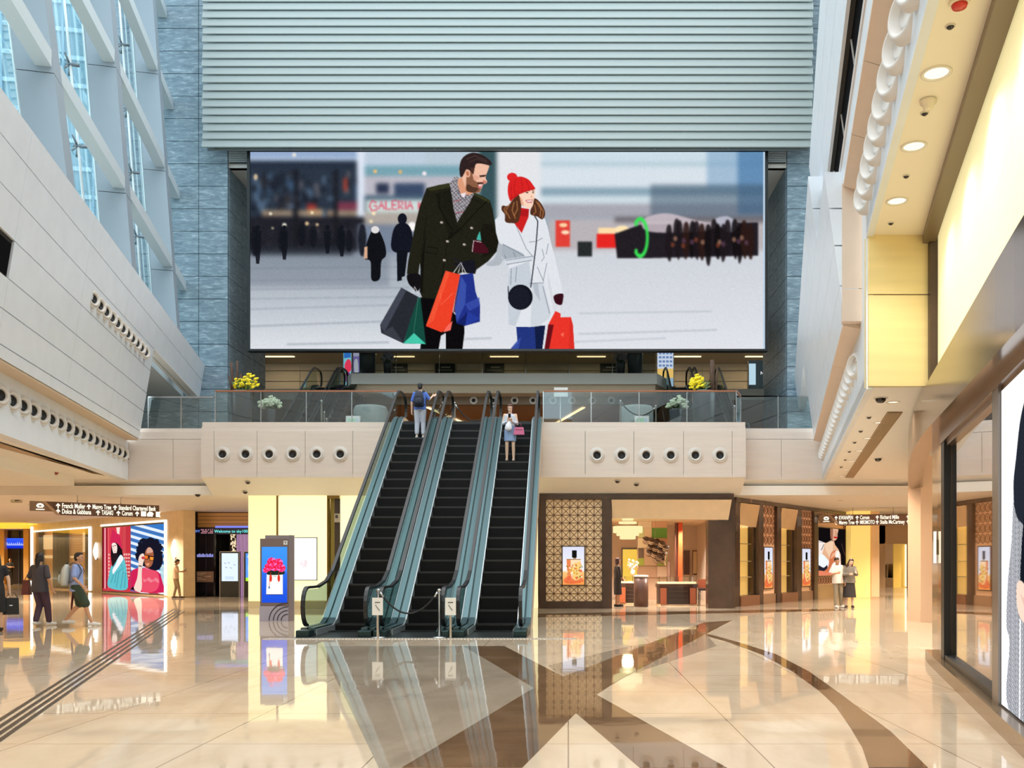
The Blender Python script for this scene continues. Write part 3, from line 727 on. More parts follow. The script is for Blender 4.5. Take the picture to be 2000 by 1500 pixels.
# upper escalators from level two to three
ex = [(wx(553, 35.5), 'upper escalator at the left behind the yellow flowers'), (wx(615, 35.5), 'upper escalator at the left nearer the bridge'), (wx(1362, 35.5), 'upper escalator at the right behind the tall driftwood planter'), (wx(1428, 35.5), 'upper escalator at the far right beside the slate pier')]
u0 = make_escalator(ex[0][1], .75, 9.5-Z2, 'upper escalators', bal=.22, deck=pm('bronze_black_steel', (46, 42, 38), .35, metal=.5), side_clad=pm('dark_side_cladding', (70, 66, 60), .4))
u0.location = (ex[0][0], 36.0, Z2-.03)
for x, l in ex[1:]: dup(u0, (x, 36.0, Z2-.03), None, l, 'upper escalators')
# ---------------------------------------------------------------- painter: builds the flat pictures (screen, posters) as colour grids
class Pic:
    def __init__(s, x0, y0, x1, y1, k, bg=(255, 255, 255)):
        s.x0, s.y0, s.k = x0, y0, k; s.w = int(round((x1-x0)*k)); s.h = int(round((y1-y0)*k))
        s.a = np.empty((s.h, s.w, 3), np.float32); s.a[:] = bg; s.T = (0, 0, 1)
    def tf(s, ox, oy, sc): s.T = (ox, oy, sc); return s
    def pt(s, p): return ((s.T[0]+p[0]/s.T[2]-s.x0)*s.k, (s.T[1]+p[1]/s.T[2]-s.y0)*s.k)
    def mask(s, P):
        xs = [p[0] for p in P]; ys = [p[1] for p in P]
        a, b = max(0, int(min(xs))-1), min(s.w, int(max(xs))+2); c, d = max(0, int(min(ys))-1), min(s.h, int(max(ys))+2)
        if a >= b or c >= d: return None
        N = 3
        gx = (np.arange((b-a)*N)+.5)/N+a; gy = (np.arange((d-c)*N)+.5)/N+c
        ins = np.zeros((len(gy), len(gx)), bool)
        for (x1, y1), (x2, y2) in zip(P, P[1:]+P[:1]):
            if y1 == y2: continue
            cond = ((gy >= y1) != (gy >= y2)); xi = x1+(gy-y1)*(x2-x1)/(y2-y1)
            ins ^= cond[:, None] & (gx[None, :] < xi[:, None])
        return (a, b, c, d, ins.reshape(d-c, N, b-a, N).mean((1, 3)).astype(np.float32))
    def put(s, mk, col, al=1, col2=None, pat=None):
        if mk is None: return
        a, b, c, d, m = mk; m = (m*al)[..., None]
        v = np.array(col, np.float32)
        if col2 is not None:
            t = np.linspace(0, 1, d-c, dtype=np.float32)[:, None, None]; v = v*(1-t)+np.array(col2, np.float32)*t
        R = s.a[c:d, a:b]
        if pat is not None:
            yy, xx = np.mgrid[c:d, a:b]; m = m*pat(xx/s.k+s.x0, yy/s.k+s.y0)[..., None]
        R[:] = R*(1-m)+v*m
    def poly(s, pts, col, al=1, sm=False, col2=None, pat=None):
        P = [s.pt(p) for p in pts]
        if sm:
            Q = []; n = len(P)
            for i in range(n):
                p0, p1, p2, p3 = P[i-1], P[i], P[(i+1) % n], P[(i+2) % n]
                for j in range(5):
                    t = j/5
                    Q.append(tuple(.5*(2*p1[q]+(p2[q]-p0[q])*t+(2*p0[q]-5*p1[q]+4*p2[q]-p3[q])*t*t+(3*p1[q]-p0[q]-3*p2[q]+p3[q])*t**3) for q in (0, 1)))
            P = Q
        s.put(s.mask(P), col, al, col2, pat)
    def rect(s, x0, y0, x1, y1, col, al=1, col2=None, pat=None): s.poly([(x0, y0), (x1, y0), (x1, y1), (x0, y1)], col, al, col2=col2, pat=pat)
    def ell(s, cx, cy, rx, ry, col, al=1, rot=0, pat=None):
        s.poly([(cx+rx*math.cos(t)*math.cos(rot)-ry*math.sin(t)*math.sin(rot), cy+rx*math.cos(t)*math.sin(rot)+ry*math.sin(t)*math.cos(rot)) for t in np.linspace(0, 2*PI, 28)[:-1]], col, al, pat=pat)
    def line(s, pts, w, col, al=1):
        P = [Vector((*p, 0)) for p in pts]; L = []; R = []
        for i, p in enumerate(P):
            t = (P[min(i+1, len(P)-1)]-P[max(i-1, 0)]).normalized(); n = Vector((-t.y, t.x, 0))*w/2
            L.append((p+n)[:2]); R.append((p-n)[:2])
        s.poly(L+R[::-1], col, al)
    def blur(s, r, box=None):
        r = int(r); A = s.a
        if r < 1: return
        for _ in range(2):
            for ax in (0, 1):
                pad = [(0, 0)]*3; pad[ax] = (r+1, r)
                c = np.cumsum(np.pad(A, pad, mode='edge'), axis=ax, dtype=np.float64)
                n = A.shape[ax]; hi = np.take(c, range(2*r+1, 2*r+1+n), axis=ax); lo = np.take(c, range(0, n), axis=ax)
                A = ((hi-lo)/(2*r+1)).astype(np.float32)
        s.a = A
    def noise(s, amp, seed=1):
        r = np.random.RandomState(seed); s.a = np.clip(s.a+r.randn(s.h, s.w, 1).astype(np.float32)*amp, 0, 255)
    def mesh(s, name, fpos, mat, parent):
        """fpos(u, v): world position, u and v from 0 to 1, v downwards"""
        w, h = s.w, s.h
        u = np.linspace(0, 1, w); v = np.linspace(0, 1, h)
        pos = np.array([[fpos(a, b) for a in u] for b in (v if w*h < 60000 else (0, 1))], np.float32)
        if w*h >= 60000: pos = pos[0][None]*(1-v[:, None, None])+pos[1][None]*v[:, None, None]
        me = bpy.data.meshes.new(name); nf = (w-1)*(h-1)
        me.vertices.add(w*h); me.vertices.foreach_set('co', pos.astype(np.float32).ravel())
        i = np.arange(w*h).reshape(h, w); q = np.stack([i[:-1, :-1], i[1:, :-1], i[1:, 1:], i[:-1, 1:]], -1).reshape(-1)
        me.loops.add(nf*4); me.loops.foreach_set('vertex_index', q.astype(np.int32))
        me.polygons.add(nf); me.polygons.foreach_set('loop_start', np.arange(0, nf*4, 4, dtype=np.int32)); me.polygons.foreach_set('loop_total', np.full(nf, 4, np.int32))
        me.update()
        c = np.clip(s.a/255, 0, 1); c = np.where(c <= .04045, c/12.92, ((c+.055)/1.055)**2.4)
        at_ = me.color_attributes.new('Col', 'FLOAT_COLOR', 'POINT')
        at_.data.foreach_set('color', np.concatenate([c, np.ones((h, w, 1))], -1).astype(np.float32).ravel())
        me.materials.append(mat)
        o = bpy.data.objects.new(name, me); C.objects.link(o)
        if parent: setp(o, parent)
        return o
def flat(o, r, wd, ht, up=(0, 0, 1)):
    """a flat rectangle: o = top left corner, r = direction to the right"""
    o = Vector(o); r = Vector(r).normalized(); u = Vector(up)
    return lambda a, b: tuple(o+r*wd*a-u*ht*b)

# ---------------------------------------------------------------- the giant screen
P = Pic(489, 299, 1494, 682, .82, (198, 206, 214))
# blurred city behind the couple
P.rect(489, 299, 1494, 500, (150, 172, 186))
P.rect(489, 299, 760, 470, (44, 54, 68)); P.rect(489, 299, 700, 312, (150, 172, 206)); P.rect(489, 311, 700, 316, (196, 214, 236)); P.rect(489, 318, 700, 332, (40, 50, 66))
rr = random.Random(3)
for k in range(90):
    x = rr.uniform(489, 695); y = rr.uniform(334, 425); P.rect(x, y, x+rr.uniform(3, 14), y+rr.uniform(4, 22), rr.choice([(30, 36, 48), (60, 84, 112), (88, 112, 138), (50, 46, 48), (26, 28, 36), (110, 104, 110)]), .8)
P.rect(672, 350, 678, 376, (196, 70, 50)); P.rect(600, 400, 618, 412, (150, 50, 50)); P.rect(600, 410, 630, 424, (190, 140, 90))
for x, w in ((512, 60), (580, 50), (640, 60)): P.rect(x, 412, x+w, 424, (170, 146, 120), .8)
P.rect(489, 425, 760, 494, (34, 34, 42))
for k in range(46):
    x = rr.uniform(489, 756); y = rr.uniform(428, 482); P.rect(x, y, x+rr.uniform(3, 10), y+rr.uniform(5, 20), rr.choice([(24, 24, 30), (50, 52, 62), (70, 66, 70), (20, 22, 30)]), .8)
for x in (575, 652): P.rect(x, 334, x+8, 490, (26, 26, 32), .9)
P.rect(760, 299, 965, 500, (186, 202, 214)); P.rect(697, 299, 830, 330, (190, 206, 222)); P.rect(697, 326, 970, 346, (120, 164, 178)); P.rect(712, 346, 900, 384, (188, 186, 196)); P.rect(735, 360, 760, 380, (48, 56, 80)); P.rect(770, 360, 830, 384, (60, 76, 104)); P.rect(712, 384, 830, 392, (74, 96, 116))
P.rect(715, 392, 830, 416, (206, 222, 218)); P.rect(660, 396, 700, 412, (120, 56, 76)); P.rect(712, 416, 830, 440, (176, 168, 160)); P.rect(700, 440, 830, 500, (120, 132, 152))
P.rect(698, 299, 712, 425, (222, 230, 244))
P.rect(935, 299, 975, 470, (56, 84, 90)); P.rect(970, 299, 1056, 500, (228, 230, 234))
P.rect(1056, 299, 1494, 330, (206, 222, 232)); P.rect(1056, 321, 1494, 324, (150, 180, 190)); P.rect(1056, 330, 1494, 372, (216, 226, 234)); P.rect(1056, 368, 1494, 384, (140, 166, 182)); P.rect(1056, 384, 1494, 402, (206, 220, 228)); P.rect(1056, 400, 1494, 428, (168, 168, 178))
P.rect(1380, 299, 1494, 372, (120, 160, 196), .55); P.rect(1440, 299, 1494, 420, (60, 110, 160), .6); P.rect(1270, 362, 1494, 440, (70, 90, 110), .55)
P.rect(1070, 430, 1494, 500, (186, 180, 184)); P.rect(1200, 425, 1494, 436, (110, 106, 112))
# wet plaza
P.rect(489, 494, 1494, 682, (150, 160, 172), col2=(222, 226, 232)); P.rect(489, 490, 760, 560, (120, 130, 144), .5); P.rect(900, 490, 1494, 682, (226, 228, 234), .75)
P.rect(489, 480, 690, 500, (40, 44, 52), .7)
P.blur(3)
P.tf(0, 0, 1)
for x0, y0, x1, y1, w in ((489, 525, 800, 522, 1.5), (489, 548, 820, 546, 1.2), (489, 566, 800, 562, 1.6), (489, 584, 780, 580, 1.4), (489, 604, 760, 596, 1.5), (489, 637, 820, 625, 2.2), (560, 672, 760, 668, 2.4), (900, 662, 960, 660, 2), (1130, 652, 1400, 644, 1.5), (1130, 612, 1390, 608, 1.2), (1100, 668, 1300, 660, 1.2)): P.line([(x0, y0), (x1, y1)], w, (112, 122, 136), .55)
# sign, lamps, stalls, crowd
LET = {'G': [[(9, 2), (3, 0), (0, 5), (3, 10), (9, 9), (9, 5), (5, 5)]], 'A': [[(0, 10), (4, 0), (8, 10)], [(2, 6), (6, 6)]], 'L': [[(0, 0), (0, 10), (7, 10)]], 'E': [[(7, 0), (0, 0), (0, 10), (7, 10)], [(0, 5), (6, 5)]], 'R': [[(0, 10), (0, 0), (6, 1), (6, 5), (0, 5), (7, 10)]], 'I': [[(1, 0), (1, 10)]], 'K': [[(0, 0), (0, 10)], [(7, 0), (0, 5), (7, 10)]]}
x = 722
for ch, s_ in (('G', 1.55), ('A', 1.3), ('L', 1.3), ('E', 1.3), ('R', 1.3), ('I', 1.3), ('A', 1.3)):
    for st_ in LET[ch]: P.line([(x+a*s_, 394+b*s_*1.25) for a, b in st_], 3, (222, 74, 100), .9)
    x += (max(a for st_ in LET[ch] for a, b in st_)+2.6)*s_
for st_ in LET['K']: P.line([(818+a*1.3, 396+b*1.5) for a, b in st_], 3, (222, 74, 100), .9)
P.ell(500, 348, 4, 6, (200, 180, 150)); 
for x, y, r, c in ((733, 337, 3.6, (240, 190, 120)), (782, 338, 3.6, (226, 180, 110)), (829, 341, 4, (250, 236, 240)), (730, 418, 4, (246, 230, 190)), (725, 434, 3.4, (236, 220, 180)), (805, 444, 9, (250, 246, 244)), (529, 419, 3, (250, 240, 210)), (610, 417, 3, (255, 236, 190)), (556, 441, 4, (246, 244, 226)), (600, 438, 4, (210, 180, 140)), (620, 440, 3, (216, 190, 150)), (533, 447, 2, (240, 230, 190)), (575, 305, 4, (230, 226, 220))): P.ell(x, y, r, r, c)
for x, y, h in ((498, 442, 56), (552, 444, 46), (590, 440, 40), (612, 442, 40), (665, 444, 44), (682, 450, 40), (708, 440, 58)): P.poly([(x-5, y+4), (x, y), (x+5, y+4), (x+8, y+h*.5), (x+4, y+h), (x-4, y+h), (x-8, y+h*.5)], (22, 24, 32), .9, True)
P.rect(1085, 432, 1113, 483, (226, 66, 56)); P.ell(1100, 441, 8, 4, (255, 220, 170)); P.ell(1104, 455, 8, 4, (255, 226, 190)); P.rect(1128, 473, 1156, 502, (40, 44, 44)); P.rect(1168, 446, 1202, 458, (255, 222, 170)); P.rect(1165, 458, 1203, 485, (232, 40, 36)); P.ell(1215, 450, 14, 8, (255, 230, 180))
P.poly([(1200, 458), (1250, 440), (1340, 438), (1480, 436), (1480, 500), (1270, 505), (1205, 505)], (34, 30, 36), 1); P.poly([(1256, 430), (1300, 418), (1360, 432), (1400, 440), (1380, 452), (1320, 456), (1262, 452)], (206, 192, 200), .85, True); P.poly([(1395, 432), (1420, 424), (1440, 440), (1425, 456)], (190, 190, 206), .9, True)
for k in range(16): x = 1308+k*10.5+rr.uniform(-3, 3); y = 432+rr.uniform(-4, 8); P.poly([(x-5, y+8), (x, y), (x+5, y+8), (x+7, y+40), (x+3, y+78-rr.uniform(0, 16)), (x-3, y+78-rr.uniform(0, 16)), (x-7, y+40)], rr.choice([(20, 16, 18), (30, 24, 28), (44, 26, 22)]), .9, True)
for k in range(14): P.ell(1300+rr.uniform(0, 170), 470+rr.uniform(-14, 14), 4, 5, rr.choice([(120, 60, 40), (90, 60, 80), (150, 110, 90)]), .8)
for k in range(40): t = k*2*PI/40; P.ell(1250+14*math.cos(t)*(1 if math.cos(t) > -.6 else .8), 465+36*math.sin(t), 3.2, 4, (60, 226, 86), .9 if math.cos(t) > -.75 else .0)
P.blur(1)
# two walkers at left
P.poly([(726, 452), (733, 444), (741, 452), (752, 478), (754, 500), (745, 512), (742, 545), (726, 547), (724, 512), (712, 505), (716, 478)], (18, 19, 24), 1, True); P.ell(733, 450, 8, 7, (226, 222, 222)); P.poly([(712, 484), (718, 482), (718, 506), (711, 506)], (214, 170, 140))
P.ell(786, 429, 9, 11, (22, 24, 36)); P.poly([(778, 438), (794, 438), (804, 452), (806, 480), (799, 494), (773, 494), (764, 482), (768, 452)], (20, 22, 34), 1, True); P.poly([(775, 490), (787, 490), (785, 548), (776, 550)], (18, 20, 28)); P.poly([(785, 490), (797, 490), (791, 540), (784, 542)], (18, 20, 28)); P.poly([(727, 508), (733, 508), (732, 546), (727, 546)], (18, 19, 24)); P.poly([(735, 508), (743, 508), (740, 545), (735, 545)], (18, 19, 24))
for x, h in ((504, 70), (556, 62), (640, 50), (668, 56)): P.ell(x, 446, 4, 5, (20, 22, 30)); P.poly([(x-7, 452), (x+7, 452), (x+6, 446+h*.6), (x+3, 446+h), (x-3, 446+h), (x-6, 446+h*.6)], (20, 22, 30), .9)
P.rect(1490, 299, 1494, 682, (190, 210, 230))
# ---- the man, traced on a 3.75x grid with its corner at (740, 290)
P.tf(740, 290, 3.75)
P.poly([(305, 1090), (450, 1095), (625, 1290), (628, 1340), (612, 1475), (490, 1475), (490, 1350), (455, 1370), (437, 1475), (303, 1475), (308, 1420)], (13, 11, 13))
P.poly([(350, 297), (440, 275), (522, 260), (600, 300), (690, 325), (760, 355), (813, 386), (832, 450), (858, 600), (878, 690), (862, 760), (800, 830), (715, 890), (705, 922), (610, 910), (560, 930), (500, 1000), (442, 1105), (318, 1095), (300, 1050), (308, 900), (300, 840), (290, 925), (205, 922), (215, 830), (240, 700), (268, 560), (300, 430)], (34, 33, 23))
P.poly([(350, 297), (440, 275), (522, 260), (528, 290), (380, 320)], (60, 62, 34), .7); P.poly([(700, 330), (813, 386), (806, 405), (690, 345)], (62, 66, 36), .7)
P.poly([(306, 860), (345, 600), (330, 860), (322, 1060), (300, 1050)], (16, 15, 12), .8); P.poly([(830, 560), (876, 690), (860, 760), (760, 800), (740, 640), (760, 560)], (24, 22, 16), .8)
P.poly([(410, 340), (530, 300), (560, 560), (620, 600), (520, 670), (460, 480), (430, 430)], (28, 28, 20)); P.line([(412, 342), (440, 350), (445, 440), (500, 545), (540, 600)], 5, (12, 12, 9)); P.line([(800, 385), (700, 480), (610, 580), (500, 675), (495, 690)], 5, (12, 12, 9)); P.line([(545, 610), (500, 670)], 5, (12, 12, 9)); P.line([(620, 350), (740, 400)], 4, (18, 18, 13))
P.line([(345, 720), (430, 735), (425, 775), (340, 765)], 5, (14, 14, 10)); P.line([(500, 690), (470, 900), (440, 1090)], 4, (14, 14, 10)); P.line([(350, 500), (310, 800)], 4, (18, 18, 13))
for x, y in ((460, 548), (680, 588), (503, 685), (626, 708), (480, 822)): P.ell(x, y, 12, 9, (150, 140, 130)); P.ell(x-3, y-3, 6, 4, (226, 220, 214))
# neck, scarf, shirt
P.poly([(575, 235), (640, 200), (700, 300), (690, 340), (620, 375), (585, 320)], (222, 156, 122))
chk = lambda xx, yy: (.25+.75*(((np.floor((xx*.9+yy*.45)/1.7)+np.floor((yy*.9-xx*.45)/1.7)) % 2) > .5)).astype(np.float32)
sc1 = [(518, 262), (560, 212), (582, 218), (575, 270), (600, 340), (660, 350), (700, 328), (660, 410), (600, 500), (575, 545), (548, 450), (535, 350)]
P.poly(sc1, (232, 226, 228)); P.poly(sc1, (44, 42, 56), .9, pat=chk); P.line([(545, 400), (600, 380)], 7, (180, 60, 70), .6); P.line([(560, 480), (620, 470)], 7, (180, 60, 70), .6); P.poly([(590, 340), (640, 330), (625, 372)], (240, 226, 232)); P.line([(585, 310), (610, 380), (655, 345)], 5, (60, 50, 60), .8)
# head
P.poly([(612, 210), (640, 120), (720, 108), (802, 128), (800, 165), (788, 195), (782, 225), (793, 250), (783, 264), (765, 272), (752, 298), (738, 328), (700, 330), (650, 318), (622, 260)], (240, 190, 164), 1, True)
P.poly([(645, 205), (678, 170), (690, 215), (712, 250), (750, 255), (772, 262), (742, 285), (748, 300), (734, 328), (690, 332), (640, 315), (640, 250)], (122, 76, 52), .85, True); P.poly([(650, 270), (690, 290), (730, 300), (700, 330), (645, 316)], (70, 46, 34), .8, True)
P.poly([(728, 268), (762, 262), (752, 292), (730, 300)], (226, 120, 124)); P.poly([(730, 272), (756, 268), (752, 280), (734, 284)], (248, 226, 222)); P.poly([(722, 258), (775, 252), (770, 266), (724, 272)], (66, 38, 28), .9)
P.poly([(735, 205), (785, 200), (783, 212), (740, 220)], (60, 40, 34), .9); P.ell(766, 212, 8, 5, (40, 26, 22)); P.poly([(762, 236), (793, 250), (783, 264), (760, 262)], (206, 120, 106), .8); P.poly([(700, 200), (735, 225), (700, 245), (690, 220)], (226, 164, 140), .8, True)
P.ell(650, 190, 20, 30, (232, 176, 146), 1, -.2); P.ell(650, 192, 10, 18, (176, 100, 76), .8, -.2)
P.poly([(596, 212), (590, 150), (604, 92), (640, 56), (690, 40), (748, 52), (800, 84), (828, 120), (806, 132), (760, 122), (714, 122), (700, 160), (690, 196), (668, 172), (642, 162), (626, 190), (612, 214)], (48, 34, 34), 1, True); P.line([(640, 90), (700, 62), (790, 100)], 7, (96, 72, 66), .6); P.line([(660, 110), (720, 86), (800, 116)], 6, (86, 64, 58), .6)
P.poly([(672, 150), (702, 150), (694, 200), (674, 175)], (90, 56, 44), .7)
# glove hands and his bags
P.poly([(210, 925), (300, 925), (302, 1020), (275, 1048), (245, 1020), (216, 985)], (20, 18, 20), 1, True); P.poly([(550, 850), (600, 838), (690, 818), (706, 860), (702, 910), (640, 906)], (24, 24, 34), 1, True); P.line([(548, 812), (620, 842)], 10, (30, 30, 44)); P.line([(235, 1060), (262, 1012), (290, 1070)], 4, (226, 226, 226)); P.line([(250, 1070), (266, 1014), (280, 1050)], 4, (226, 226, 226))
P.poly([(165, 1020), (290, 1088), (180, 1425), (18, 1350), (10, 1290)], (40, 42, 50)); P.poly([(165, 1020), (200, 1045), (40, 1345), (10, 1290)], (66, 70, 82)); P.poly([(20, 1350), (100, 1300), (180, 1425)], (58, 60, 70)); P.poly([(290, 1088), (305, 1094), (345, 1430), (180, 1425), (232, 1250)], (22, 74, 62)); P.line([(290, 1090), (255, 1350)], 4, (60, 120, 104)); P.poly([(180, 1425), (258, 1350), (345, 1430)], (70, 200, 170))
P.line([(545, 915), (600, 838), (640, 920)], 5, (240, 238, 236)); P.line([(580, 915), (606, 838), (615, 920)], 5, (240, 238, 236))
P.poly([(490, 898), (596, 926), (560, 1090), (520, 1300), (460, 1345), (345, 1300)], (238, 66, 40)); P.poly([(490, 898), (520, 908), (400, 1260), (345, 1300)], (244, 88, 56), .8); P.line([(450, 1060), (455, 1145), (545, 1060)], 4, (250, 120, 90)); P.poly([(500, 1300), (540, 1260), (525, 1330), (470, 1345)], (250, 110, 96)); P.poly([(596, 926), (560, 1100), (545, 1200), (575, 1200)], (90, 20, 26), .8)
P.poly([(596, 928), (690, 914), (708, 1050), (742, 1150), (740, 1268), (632, 1298), (570, 1280), (556, 1170)], (34, 50, 136)); P.poly([(604, 935), (640, 1000), (632, 1140), (570, 1270), (558, 1170)], (64, 88, 176), .8); P.poly([(632, 1140), (735, 1090), (742, 1150), (660, 1190)], (58, 78, 170), .8); P.poly([(570, 1280), (650, 1195), (632, 1298)], (22, 34, 100)); P.poly([(650, 1195), (740, 1245), (632, 1298)], (40, 62, 160), .8)
# ---- the woman
P.poly([(905, 700), (880, 690), (850, 800), (790, 845), (800, 862), (850, 862), (895, 845), (925, 760)], (178, 184, 192), 1, True); P.poly([(680, 740), (700, 672), (745, 680), (800, 745), (790, 770), (700, 765)], (70, 18, 30), 1, True); P.poly([(725, 640), (740, 610), (750, 680), (715, 672)], (70, 176, 160)); P.line([(684, 760), (694, 680), (750, 690)], 5, (220, 214, 214))
P.poly([(1005, 1300), (1218, 1295), (1195, 1475), (955, 1475), (1015, 1420)], (36, 54, 126)); P.poly([(1140, 1300), (1218, 1295), (1195, 1475), (1150, 1475)], (20, 30, 66)); P.poly([(1000, 1420), (1040, 1380), (1020, 1475), (955, 1475)], (60, 84, 170), .8)
coat = [(905, 478), (850, 528), (858, 620), (878, 690), (912, 720), (900, 800), (945, 850), (960, 900), (942, 1000), (950, 1290), (1000, 1305), (1110, 1306), (1278, 1285), (1280, 1200), (1240, 1010), (1236, 900), (1275, 1078), (1346, 1062), (1330, 980), (1300, 850), (1262, 700), (1240, 600), (1216, 520), (1130, 500), (1045, 625), (985, 545), (925, 545)]
P.poly(coat, (226, 230, 236)); P.poly([(905, 700), (1050, 770), (1080, 800), (940, 860), (900, 790)], (170, 178, 188)); P.poly([(942, 1000), (960, 880), (1100, 830), (1120, 980), (1000, 1300), (950, 1290)], (196, 204, 214), .9); P.poly([(1120, 990), (1205, 985), (1260, 1200), (1250, 1240), (1170, 1300), (1110, 1306)], (206, 212, 220), .9); P.poly([(1125, 985), (1165, 985), (1180, 1120), (1140, 1060)], (176, 184, 194), .8)
for l in ([(1000, 560), (1080, 740), (1140, 810)], [(905, 705), (1000, 755), (1060, 790)], [(1100, 690), (1150, 685), (1200, 660)], [(1195, 740), (1210, 800), (1190, 830)], [(1230, 840), (1205, 960), (1205, 985), (1100, 990)], [(1160, 870), (1205, 975)], [(970, 880), (965, 1000)], [(1010, 870), (1000, 980)], [(1200, 1010), (1250, 1210)], [(1240, 700), (1225, 780)], [(920, 780), (940, 850)], [(985, 760), (1000, 800)]): P.line(l, 5, (118, 126, 138), .8)
P.poly([(920, 815), (1100, 790), (1140, 790), (1120, 825), (960, 850), (925, 860)], (214, 220, 228)); P.line([(930, 822), (1130, 792)], 4, (110, 118, 130)); P.line([(935, 852), (1120, 822)], 4, (110, 118, 130))
P.poly([(1040, 440), (1100, 450), (1095, 510), (1046, 625), (988, 548), (1030, 510)], (206, 34, 34)); P.poly([(1030, 455), (1100, 455), (1092, 505), (1030, 500)], (170, 24, 28), .8)
P.poly([(1018, 345), (1080, 316), (1138, 300), (1143, 345), (1138, 385), (1124, 430), (1106, 446), (1070, 436), (1034, 405)], (250, 214, 190), 1, True); P.poly([(1020, 350), (1050, 380), (1060, 430), (1036, 405)], (226, 160, 124), .7, True)
P.line([(1068, 322), (1092, 312), (1104, 320)], 5, (70, 44, 36)); P.line([(1122, 316), (1138, 320)], 5, (70, 44, 36)); P.ell(1086, 330, 9, 4.5, (44, 30, 28)); P.ell(1129, 330, 7, 4.5, (44, 30, 28)); P.line([(1112, 350), (1122, 364), (1108, 368)], 4, (206, 130, 110)); P.poly([(1070, 386), (1128, 380), (1118, 405), (1086, 404)], (196, 60, 70)); P.poly([(1076, 390), (1124, 385), (1116, 397), (1088, 398)], (252, 248, 244))
for hp in ([(985, 375), (1022, 345), (1038, 400), (1042, 440), (1022, 540), (965, 552), (925, 540), (922, 490), (898, 455), (905, 425), (945, 425)], [(1140, 372), (1180, 400), (1212, 455), (1216, 495), (1195, 525), (1160, 505), (1112, 490), (1110, 455), (1128, 420)]): P.poly(hp, (84, 48, 32), 1, True)
for l in ([(960, 410), (930, 460), (960, 520)], [(990, 400), (975, 460), (1000, 520)], [(1010, 390), (1015, 450), (990, 500)], [(935, 430), (915, 450), (935, 490)], [(1150, 390), (1185, 450), (1180, 505)], [(1165, 400), (1205, 470), (1195, 515)], [(1140, 420), (1150, 470), (1130, 490)]): P.line(l, 7, (188, 128, 76), .75)
P.ell(976, 218, 38, 32, (222, 40, 40)); P.poly([(962, 392), (944, 330), (950, 262), (980, 228), (1040, 214), (1096, 236), (1132, 280), (1142, 306), (1080, 318), (1024, 346), (985, 375)], (218, 36, 36), 1, True); 
for l in ([(1000, 235), (990, 300), (1000, 360)], [(1040, 225), (1050, 280), (1045, 330)], [(1080, 235), (1095, 280), (1100, 310)], [(970, 270), (968, 330), (975, 380)]): P.line(l, 5, (160, 18, 24), .6)
P.line([(965, 380), (1024, 338), (1142, 298)], 12, (196, 26, 30), .8)
P.line([(1140, 500), (1164, 540), (1150, 720), (1112, 1020)], 8, (26, 28, 40)); P.ell(1036, 1090, 90, 92, (18, 20, 30)); P.ell(1030, 1096, 76, 80, (26, 28, 40)); P.line([(950, 1080), (945, 1010)], 6, (26, 28, 40))
P.poly([(1282, 1078), (1346, 1064), (1348, 1110), (1335, 1146), (1292, 1132)], (56, 16, 28), 1, True); P.line([(1300, 1190), (1312, 1148), (1330, 1200)], 4, (240, 230, 230))
P.poly([(1240, 1288), (1292, 1190), (1330, 1208), (1330, 1236), (1405, 1234), (1420, 1290), (1432, 1475), (1215, 1475)], (234, 54, 42)); P.poly([(1240, 1288), (1280, 1290), (1245, 1475), (1210, 1475)], (110, 18, 26)); P.poly([(1330, 1360), (1355, 1345), (1350, 1380)], (250, 110, 90)); P.poly([(1405, 1234), (1420, 1290), (1432, 1475), (1390, 1475), (1395, 1300)], (216, 44, 36), .8)
P.noise(3)
SCY = 37.4
root = thing('giant_screen', at(991, 685, SCY), 'giant wide video screen showing a winter couple with shopping bags', 'screen')
x0, x1, z0, z1 = wx(489, SCY), wx(1494, SCY), wz(682, SCY), wz(297, SCY)
P.mesh('display', flat((x0, SCY, z1), (1, 0, 0), x1-x0, z1-z0), picmat('screen_picture', .92), root)
b = MB(); t = .12
b.box(x0-t, x1+t, SCY-.06, SCY+.02, z1, z1+t*1.6); b.box(x0-t, x1+t, SCY-.06, SCY+.02, z0-t*.7, z0); b.box(x0-t, x0, SCY-.06, SCY+.02, z0, z1); b.box(x1, x1+t, SCY-.06, SCY+.02, z0, z1)
b.build('frame', black, root)
b = MB(); b.box(x0-t, x1+t, SCY+.03, SCY+.3, z0-t*.7, z1+t); b.build('cabinet', pm('screen_back', (30, 30, 32), .6), root)
for k in range(7):
    xx = x0+1.2+k*(x1-x0-2.4)/6; MB().box(xx-.06, xx+.06, SCY+.3, SCY+.52, z1-.6, z1-.3).build('bracket', chrome, root)
# ---------------------------------------------------------------- right: curved shop front
def tangent_frame(y):
    p, t = curve_at(y); return p, t, Vector((t.y, -t.x, 0))
b = MB(); curved(b, -4, 13.72, 3.95, 6.43, .04, .1); struct('wall_right_backlit', b, pm('pale_gold_mesh_wall', (238, 230, 184), .45, bump=.5, bscale=14, emit=(250, 238, 182), es=.55))
b = MB(); curved(b, -4, 13.75, 6.30, 6.42, -.17, .19); struct('trim_14', b, pm('brown_cornice', (112, 96, 74), .4))
b = MB(); p, t, n_ = tangent_frame(13.72); b.box(p.x-.09, p.x+.1, 13.66, 13.76, 3.95, 6.43); struct('trim_15', b, dark_brown)
band_m = pm('bronze_fascia_metal', (126, 108, 90), .16, metal=.85, var=.05, scale=.6)
b = MB(); curved(b, -4, 25.5, 3.3, 3.95, -.22, .3, zf=lambda y: (3.2+.14*min(1, max(0, (y-7)/6)), 3.97)); struct('trim_16', b, band_m)
